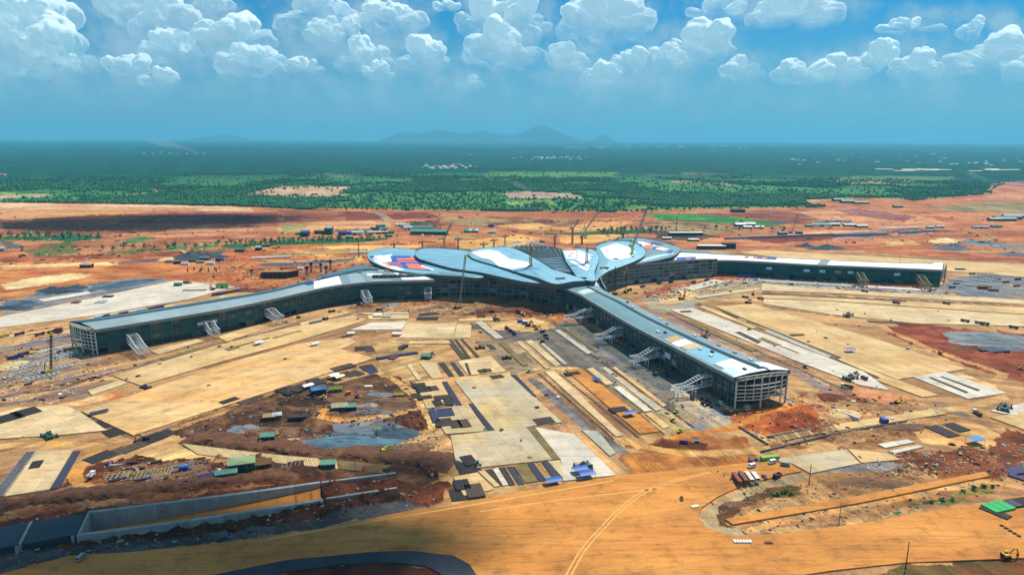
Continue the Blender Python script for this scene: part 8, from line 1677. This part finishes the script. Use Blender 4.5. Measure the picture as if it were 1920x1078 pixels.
# ---- bushes and trees inside the site
for k in range(34):
    px_ = 425 + k * 9 + rnd.uniform(-3,3); bush(px_, 459 - (px_ - 425) * .035 + rnd.uniform(-1,2), rnd.uniform(3.5,6.5), 'green bush in the scrub strip behind the left wing', ('leaf', 'leaf_light')[k % 2], group='bushes of the scrub strip', leaves=70)
for k in range(12): bush(196 + k * 19 + rnd.uniform(-4,4),471 - k * .7 + rnd.uniform(-3,1), rnd.uniform(4,7), 'dark round tree on the green patches at the far left', 'leaf', 'tree', group='trees on the left green patches', leaves=70)
for k in range(14): bush(5 + k * 14 + rnd.uniform(-4,4),446 + rnd.uniform(-2,3), rnd.uniform(4,8), 'tree of the green row at the far left', 'leaf', 'tree', group='trees of the far left row', leaves=70)
for k in range(14): bush(1130 + k * 9 + rnd.uniform(-3,3),437 - k * .25 + rnd.uniform(-4,2), rnd.uniform(4,7), 'tree of the scrub row behind the hall', 'leaf', 'tree', group='trees behind the hall', leaves=70)
for k in range(8): bush(1320 + k * 22 + rnd.uniform(-4,4),431 + rnd.uniform(-1,2), rnd.uniform(4,6), 'bush beside the camp beyond the netted wing', 'leaf', group='bushes beyond the netted wing', leaves=60)
for k, (a, r_) in enumerate((((1450,926),1.6),((1458,929),1.9),((1466,925),1.5),((1474,923),2.0),((1482,926),1.4),((1745,941),1.6),((1765,938),1.9),((1785,937),1.5),((1805,922),1.8),((1825,917),2.2),((1845,913),2.0),((1862,913),1.7))): bush(a[0], a[1], r_, 'low green shrub on the verge inside the looping road' if a[0] < 1600 else 'low green shrub on the verge at the right', 'leaf_light', 'shrub', .15, 'shrubs on the verge' if a[0] < 1600 else 'shrubs on the right verge', .8, 'shrub', leaves=90)

# ==== forest, villages, mountains
def forest():
    rs = np.random.RandomState(3); N_ = 420000; r = 1 / np.sqrt(rs.uniform(1 / 4200 ** 2,1 / 1750 ** 2, N_)); a = np.radians(rs.uniform(-43,43, N_)); x = r * np.sin(a); y = r * np.cos(a)
    site = [G2(p) for p in SITE[:22]] ; site = [G2(p) for p in [(-900,372)] + SITE[1:22]] + [(6000,400),(-6000,400)]
    keep = ~inpoly(x, y + 12 - 60 * (rs.rand(N_) < .04), site)
    dens = fbm(x / 350 + 40, y / 350,4); loc = fbm(x / 60 + 4, y / 60,3); keep &= (loc > .44 + 2.6 * np.clip(dens - .49,-.05,.3)) | (rs.rand(N_) < .05); keep &= rs.rand(N_) < np.clip(np.hypot(x, y) / 3800,.45,1) * np.clip((4200 - np.hypot(x, y)) / 1500,0,1)
    for q in ([(455,367),(490,357),(530,349),(664,350),(640,358),(625,371),(560,372)],[(945,363),(985,358),(1080,364),(1095,371),(960,372)],[(0,360),(92,358),(92,368),(0,373)],[(945,377),(1030,375),(1060,384),(960,388)],[(1180,386),(1330,388),(1540,384),(1500,391),(1240,396),(1150,398)]):
        keep &= ~(inpoly(x, y, [G2(p) for p in q]) & (rs.rand(N_) > .06))
    x = x[keep]; y = y[keep]; n = min(len(x),110000); x = x[:n]; y = y[:n]; sz = rs.uniform(1.8,4.8, n) * 1.0
    me = bpy.data.meshes.new('forest'); me.vertices.add(n); me.vertices.foreach_set('co', np.stack([x, y, np.full(n, -.3)],1).astype(np.float32).ravel())
    at_ = me.attributes.new('size', 'FLOAT', 'POINT'); at_.data.foreach_set('value', sz.astype(np.float32)); me.update()
    o = bpy.data.objects.new('forest', me); COL.objects.link(o); props(o, kind='stuff')
    # a lumpy crown to instance
    rs2 = random.Random(2); mb = MB()
    for k in range(46):
        d = Vector((rs2.gauss(0,1), rs2.gauss(0,1), rs2.gauss(0,.8))).normalized(); c = Vector((d.x * .8, d.y * .8,1.05 + d.z * .75)) * rs2.uniform(.75,1.05); s = rs2.uniform(.28,.5)
        u = Vector((rs2.gauss(0,1), rs2.gauss(0,1), rs2.gauss(0,.6))).normalized() * s; v = u.cross(d).normalized() * s
        mb.add([c - u, c - v, c + u, c + v],[(0,1,2,3)])
    mb.cyl((0,0,0),(0,0,.8),.09,.06,5)
    cm = mb.mesh('forest_crown', 'leaf')
    co = bpy.data.objects.new('forest_crown', cm)
    ng = bpy.data.node_groups.new('forest_scatter', 'GeometryNodeTree'); ng.interface.new_socket('Geometry', in_out='INPUT', socket_type='NodeSocketGeometry'); ng.interface.new_socket('Geometry', in_out='OUTPUT', socket_type='NodeSocketGeometry')
    N2 = ng.nodes.new; gi, go = N2('NodeGroupInput'), N2('NodeGroupOutput'); ip = N2('GeometryNodeInstanceOnPoints'); oi = N2('GeometryNodeObjectInfo'); oi.inputs['Object'].default_value = co; oi.inputs['As Instance'].default_value = True
    m2p = N2('GeometryNodeMeshToPoints'); na = N2('GeometryNodeInputNamedAttribute'); na.data_type = 'FLOAT'; na.inputs[0].default_value = 'size'; rv = N2('FunctionNodeRandomValue'); rv.data_type = 'FLOAT_VECTOR'; rv.inputs[0].default_value = (0,0,0); rv.inputs[1].default_value = (0,0,6.28)
    ng.links.new(gi.outputs[0], m2p.inputs['Mesh']); ng.links.new(m2p.outputs[0], ip.inputs['Points']); ng.links.new(oi.outputs['Geometry'], ip.inputs['Instance']); ng.links.new(na.outputs[0], ip.inputs['Scale']); ng.links.new(rv.outputs[0], ip.inputs['Rotation']); ng.links.new(ip.outputs[0], go.inputs[0])
    o.modifiers.new('scatter', 'NODES').node_group = ng
forest()
# far villages and works
def house(px_, py_, L, W, H, l, g, roof='white', wall='white'):
    p = G(px_, py_); o = obj_root('far_house', (p.x, p.y, -.3), rnd.uniform(-.4,.4), l, 'house', g); MB().box(-L / 2,-W / 2,0, L / 2, W / 2, H).build('wall', wall, o)
    MB().add([(-L / 2 - .5,-W / 2 - .5, H),(L / 2 + .5,-W / 2 - .5, H),(L / 2 + .5, W / 2 + .5, H),(-L / 2 - .5, W / 2 + .5, H),(-L / 2,0, H + 2),(L / 2,0, H + 2)],[(0,1,5,4),(2,3,4,5),(1,2,5),(3,0,4),(3,2,1,0)]).build('roof', roof, o)
for k in range(46): house(rnd.gauss(838,26), rnd.gauss(314,2.0), rnd.uniform(10,22),10,6, 'tiny white house in the village left of centre among the trees', 'far village left of centre', rnd.choice(('white', 'white', 'cream', 'coral')))
for k in range(34): house(rnd.gauss(1040,40), rnd.gauss(297,1.8), rnd.uniform(12,26),12,7, 'tiny white house in the distant village right of centre', 'far village right of centre', rnd.choice(('white', 'white', 'banner')))
for k in range(40): house(rnd.uniform(1480,1920), rnd.uniform(288,312), rnd.uniform(18,40),16,8, 'distant pale building in the hazy town at right', 'hazy town at right', rnd.choice(('white', 'banner', 'steel_grey')))
for k in range(30): house(rnd.uniform(1060,1480), rnd.uniform(275,281), rnd.uniform(60,160),40, rnd.uniform(15,50), 'distant pale block on the horizon', 'blocks on the horizon', rnd.choice(('white', 'banner')), 'banner')
for k in range(12): house(rnd.uniform(1615,1905), rnd.uniform(318.5,322.5), rnd.uniform(70,140),50,5, 'long pale greenhouse in the band at the right', 'pale greenhouse band', 'cream', 'cream')
for k in range(8): house(270 + k * 16,289 + rnd.uniform(-2,2),26,14,7, 'tiny pale building beside the smoke at the far left', 'buildings beside the left smoke', 'white')
house(882,292,60,24,8, 'tiny red roofed hall far off in the trees', 'far halls', 'coral', 'coral'); house(3,329,40,18,7, 'pinkish hall at the left edge of the plain', 'far halls', 'coral', 'cream')
# mountains
def mountain(pts, dist, name, seed):
    vs = []; fs = []; n = len(pts); P = resample([Vector(((px_ - 960) / F * dist, dist, (267.5 - py_) / F * dist)) for px_, py_, hz in pts],70); D = 13
    for k, p in enumerate(P):
        for j in range(D):
            t = j / (D - 1) * 2 - 1; f = (1 - t * t) ** 1.2; w = float(fbm(np.array([k * .22 + seed]), np.array([j * .45 + seed]),4)[0]) - .5
            z = p.z * f * (1 + .5 * w * (1 if abs(t) > .15 else .1))
            vs.append((p.x + w * 250, dist + t * 2200, max(-5, z if p.z > 0 else -5)))
    for k in range(len(P) - 1):
        for j in range(D - 1): a = k * D + j; fs.append((a, a + D, a + D + 1, a + 1))
    o = MB().add(vs, fs).build(name, 'mountain', None, smooth=True); o['kind'] = 'structure'
mountain([(715,268,0),(738,257,0),(760,250,0),(778,252,0),(800,249,0),(826,246,0),(850,250,0),(880,252,0),(905,248,0),(930,252,0),(955,254,0),(980,248,0),(998,241,0),(1012,236,0),(1028,241,0),(1046,250,0),(1065,256,0),(1085,262,0),(1112,263,0),(1120,256,0),(1127,253,0),(1134,258,0),(1146,265,0),(1170,268,0)],34000, "mountain", 2.0)
mountain([(370,268,261),(395,262,261),(430,257,261),(460,261,261),(480,268,261)],38000, "mountain", 8.0)
# cumulus standing far beyond the plain
CUM = [(60,40,70,62),(20,95,90,70),(110,110,60,55),(255,22,58,40),(320,40,56,48),(402,14,34,26),(428,72,66,42),(330,100,50,32),(478,118,60,30),(590,22,58,56),(612,66,32,30),(572,128,34,18),(690,108,44,34),(738,34,60,36),(712,136,30,18),(796,112,40,36),(838,12,22,14),(905,40,44,56),(985,46,40,58),(938,100,66,36),(1135,40,84,46),(1125,150,36,24),(1180,118,34,24),(1312,92,58,38),(1240,112,44,22),(1390,134,34,22),(1465,26,96,34),(1350,22,60,26),(1500,134,44,30),(1575,128,40,26),(1640,122,46,28),(1712,128,44,26),(1706,52,56,16),(1830,62,28,24),(1856,108,66,38),(1940,120,50,40),(1060,118,36,26),(655,60,26,24),(130,122,24,14),(240,118,38,24),(880,160,26,12),(300,150,40,16),(-60,60,70,60),(2010,60,70,40)]
def cumulus_mat():
    m = bpy.data.materials.new('cumulus'); m.use_nodes = True; nt = m.node_tree; N = nt.nodes.new; L = nt.links.new; nt.nodes.clear(); out = N('ShaderNodeOutputMaterial'); df = N('ShaderNodeBsdfDiffuse'); df.inputs[0].default_value = (.50,.50,.50,1); tl = N('ShaderNodeBsdfTranslucent'); tl.inputs[0].default_value = (.85,.92,.96,1); mx = N('ShaderNodeMixShader'); mx.inputs[0].default_value = .18; L(df.outputs[0], mx.inputs[1]); L(tl.outputs[0], mx.inputs[2]); ge = N('ShaderNodeNewGeometry'); va = N('ShaderNodeVectorMath'); va.operation = 'MULTIPLY_ADD'; L(ge.outputs['Normal'], va.inputs[0]); va.inputs[1].default_value = (.62,.62,.62); va.inputs[2].default_value = (.2,.1,.62); vn = N('ShaderNodeVectorMath'); vn.operation = 'NORMALIZE'; L(va.outputs[0], vn.inputs[0]); L(vn.outputs[0], df.inputs['Normal']); L(vn.outputs[0], tl.inputs['Normal'])
    em = N('ShaderNodeEmission'); em.inputs[0].default_value = (.24,.40,.48,1); asd = N('ShaderNodeAddShader'); L(mx.outputs[0], asd.inputs[0]); L(em.outputs[0], asd.inputs[1]); tr = N('ShaderNodeBsdfTransparent'); m2 = N('ShaderNodeMixShader'); tc = N('ShaderNodeTexCoord'); sp = N('ShaderNodeSeparateXYZ'); L(tc.outputs['Generated'], sp.inputs[0]); nz = N('ShaderNodeTexNoise'); nz.inputs['Scale'].default_value = 3; nz.inputs['Detail'].default_value = 3; L(tc.outputs['Generated'], nz.inputs['Vector']); ad = N('ShaderNodeMath'); ad.operation = 'MULTIPLY_ADD'; L(nz.outputs['Fac'], ad.inputs[0]); ad.inputs[1].default_value = 1.1; L(sp.outputs[2], ad.inputs[2]); mr = N('ShaderNodeMapRange'); mr.interpolation_type = 'SMOOTHSTEP'; L(ad.outputs[0], mr.inputs[0]); mr.inputs[1].default_value = .55; mr.inputs[2].default_value = 1.7; L(mr.outputs[0], m2.inputs[0]); L(tr.outputs[0], m2.inputs[1]); L(asd.outputs[0], m2.inputs[2]); L(m2.outputs[0], out.inputs[0]); return m  # added bluish glow stands in for light scattered within the cloud
def cumulus(px_, py_, rx, ry, seed):
    rs = np.random.RandomState(seed); D = 15000 + rs.uniform(-2500,3000); c = np.array(ray(px_, py_ + ry * .35)); c = c * (D / c[1]); k = D / F * 1.22; c[2] += CAMH
    S = []                                                          # puffs: centre, radius in units of px
    nb = 8 + int(rx / 9)
    for i in range(nb):
        u = rs.uniform(-1,1); z = rs.uniform(0,1) ** 1.2 * (1 - .75 * u * u) * 1.25; r = rs.uniform(.24,.46) * min(rx, ry * 1.4) * (1 - .35 * abs(u)); S.append((u * rx * .78, rs.uniform(-.5,.5) * rx * .6, z * ry - .15 * ry, r))
    for lev, n_, q in ((0,9,.46),(1,6,.5)):
        for (x, y, z, r) in list(S):
            if lev == 1 and r < 3: continue
            for _ in range(n_): d = rs.normal(size=3); d[2] = abs(d[2]) * .8 - .1; d /= np.linalg.norm(d); S.append((x + d[0] * r * .85, y + d[1] * r * .85, z + d[2] * r * .85, r * q * rs.uniform(.6,1.1)))
    S = np.array(S); nu, nv = 144,72; th = np.linspace(0,2 * np.pi, nu, endpoint=False); ph = np.linspace(-1.2, np.pi / 2, nv); T, Pp = np.meshgrid(th, ph); asp = np.array([rx, rx * .8, ry]); dv = np.stack([np.cos(Pp) * np.cos(T), np.cos(Pp) * np.sin(T), np.sin(Pp)],-1).reshape(-1,3) * asp; dv /= np.linalg.norm(dv, axis=1)[:, None]
    o_ = np.array([0,0,0.0]); best = np.full(len(dv),2.0)
    for (x, y, z, r) in S:
        b = dv @ np.array([x, y, z]); disc = b * b - (x * x + y * y + z * z - r * r); t = np.where(disc > 0, b + np.sqrt(np.maximum(disc, 0)),0); best = np.maximum(best, t)
    bg_ = best.reshape(nv, nu)
    for _ in range(2): bg_ = (bg_ * 2 + np.roll(bg_, 1,1) + np.roll(bg_, -1,1) + np.vstack([bg_[:1], bg_[:-1]]) + np.vstack([bg_[1:], bg_[-1:]])) / 6
    best = bg_.ravel()
    best *= 1 + .06 * (fbm(T.ravel() * 14, Pp.ravel() * 16 + seed, 4,.6) - .5) * (np.cos(Pp.ravel()) + .1); V = dv * best[:, None] * k
    i, j = np.meshgrid(np.arange(nv - 1), np.arange(nu), indexing='ij'); j2 = (j + 1) % nu; Q = np.stack([i * nu + j, i * nu + j2,(i + 1) * nu + j2,(i + 1) * nu + j],-1).reshape(-1,4)
    me = bpy.data.meshes.new('cumulus_cloud'); me.from_pydata(V.tolist(),[], Q.tolist()); me.materials.append(CUMM); me.polygons.foreach_set('use_smooth', [True] * len(me.polygons)); o = link_mesh('cumulus_cloud', me, None, c); props(o, kind='structure')
CUMM = cumulus_mat(); CUMM.cycles.emission_sampling = 'NONE'
for k, q in enumerate(CUM): cumulus(*q, k + 3)
# smoke of field fires
def smoke(px_, py_, L, H, label, dens):
    p = G(px_, py_); rs = random.Random(int(px_)); n = 20; vs = []; fs = []
    for i in range(n):
        t = i / (n - 1); cx_ = t * L; cz = H * (.12 + t ** .7); r_ = H * (.10 + .32 * t) * (1 - .85 * max(0, t - .7) / .3) * rs.uniform(.8,1.2)
        for j in range(10): a = 2 * math.pi * j / 10; q = rs.uniform(.75,1.2); vs.append((cx_ + rs.uniform(-.03,.03) * L, r_ * q * math.cos(a) * 1.6, cz + r_ * q * math.sin(a)))
    for i in range(n - 1):
        for j in range(10): fs.append((i * 10 + j, i * 10 + (j + 1) % 10,(i + 1) * 10 + (j + 1) % 10,(i + 1) * 10 + j))
    fs.append(tuple(range(9,-1,-1))); fs.append(tuple(range((n - 1) * 10, n * 10)))
    bm = bmesh.new(); bvs = [bm.verts.new(v) for v in vs]; [bm.faces.new([bvs[q] for q in f]) for f in fs]; bmesh.ops.recalc_face_normals(bm, faces=bm.faces[:]); bm.verts.index_update(); fs = [[v.index for v in f.verts] for f in bm.faces]; bm.free()
    k = 'smoke%d' % int(dens * 1e6)
    if k not in MATS:
        m = bpy.data.materials.new('smoke'); m.use_nodes = True; nt = m.node_tree; nt.nodes.clear(); o_ = nt.nodes.new('ShaderNodeOutputMaterial'); v = nt.nodes.new('ShaderNodeVolumePrincipled'); v.inputs['Color'].default_value = (.8,.9,.95,1); v.inputs['Density'].default_value = dens; nt.links.new(v.outputs[0], o_.inputs['Volume']); MATS[k] = m
    o = MB().add(vs, fs).build('smoke', k, None, (p.x, p.y, 0)); props(o, kind='stuff')
smoke(372,290,-620,150, '', .0022); smoke(1005,366,-90,40, '', .006); smoke(1850,341,-110,40, '', .004)
# clouds overhead, out of the frame, whose shadows lie on the site
def cloud(px_, py_, rx, ry, z, seed, n=0):
    g = G(px_, py_); c = g + SUN_DIR * (z / SUN_DIR.z); bm = bmesh.new(); bmesh.ops.create_icosphere(bm, subdivisions=5, radius=1)
    D = np.array([v.co[:] for v in bm.verts]); w_ = .75 + .7 * fbm(D[:, 0] * 2.2 + seed * 3.1 + D[:, 2], D[:, 1] * 2.2 + seed, 4)
    for v, w in zip(bm.verts, w_): d = v.co.copy(); v.co = Vector((d.x * rx * w, d.y * ry * w, max(-.12, d.z) * min(rx, ry) * .7 * w))
    me = bpy.data.meshes.new('cloud'); bm.to_mesh(me); bm.free(); me.materials.append(CLOUDM); me.polygons.foreach_set('use_smooth', [True] * len(me.polygons)); o = link_mesh('cloud', me, None, (c.x, c.y, z)); props(o, kind='structure')
def cloud_mat(am=.5):
    m = bpy.data.materials.new('cloud'); m.use_nodes = True; nt = m.node_tree; N = nt.nodes.new; L = nt.links.new; b = nt.nodes['Principled BSDF']; b.inputs['Base Color'].default_value = (.85,.85,.87,1); b.inputs['Roughness'].default_value = 1
    tc = N('ShaderNodeTexCoord'); s1 = N('ShaderNodeVectorMath'); s1.operation = 'SUBTRACT'; L(tc.outputs['Generated'], s1.inputs[0]); s1.inputs[1].default_value = (.5,.5,0); mu = N('ShaderNodeVectorMath'); mu.operation = 'MULTIPLY'; L(s1.outputs[0], mu.inputs[0]); mu.inputs[1].default_value = (2,2,0); ln = N('ShaderNodeVectorMath'); ln.operation = 'LENGTH'; L(mu.outputs[0], ln.inputs[0])
    nz = N('ShaderNodeTexNoise'); nz.inputs['Scale'].default_value = 4; nz.inputs['Detail'].default_value = 6; L(tc.outputs['Generated'], nz.inputs['Vector']); ad = N('ShaderNodeMath'); ad.operation = 'MULTIPLY_ADD'; L(nz.outputs['Fac'], ad.inputs[0]); ad.inputs[1].default_value = .7; L(ln.outputs['Value'], ad.inputs[2])
    mr = N('ShaderNodeMapRange'); mr.interpolation_type = 'SMOOTHSTEP'; L(ad.outputs[0], mr.inputs[0]); mr.inputs[1].default_value = .75; mr.inputs[2].default_value = 1.3; mr.inputs[3].default_value = am; mr.inputs[4].default_value = 0.0; L(mr.outputs[0], b.inputs['Alpha']); return m
CLOUDM = cloud_mat()
cloud(170,1010,150,62,1500,1); cloud(500,990,105,50,1500,2); cloud(20,1080,150,55,1500,21); cloud(800,1020,60,30,1500,8); cloud(775,880,34,22,1500,31)
CLOUDM = cloud_mat(.88); cloud(300,414,420,150,1700,5); cloud(210,424,300,90,1700,6); cloud(380,408,300,90,1700,9)

# ---- the hazy air
def build_haze():
    mb = MB().box(-60000,-3000,-4,60000,52000, HAZE_TOP)
    m = bpy.data.materials.new('haze'); m.use_nodes = True; nt = m.node_tree; nt.nodes.clear()
    o = nt.nodes.new('ShaderNodeOutputMaterial'); v = nt.nodes.new('ShaderNodeVolumePrincipled')
    v.inputs['Color'].default_value = HAZE_COL; v.inputs['Density'].default_value = HAZE_DENS; v.inputs['Anisotropy'].default_value = 0.1
    nt.links.new(v.outputs[0], o.inputs['Volume'])
    MATS['haze'] = m
    h = mb.build('haze', 'haze'); props(h, kind='stuff')
HAZE_TOP = 900; HAZE_COL = (0.19,0.70,0.98,1); HAZE_DENS = 0.000052
build_haze()
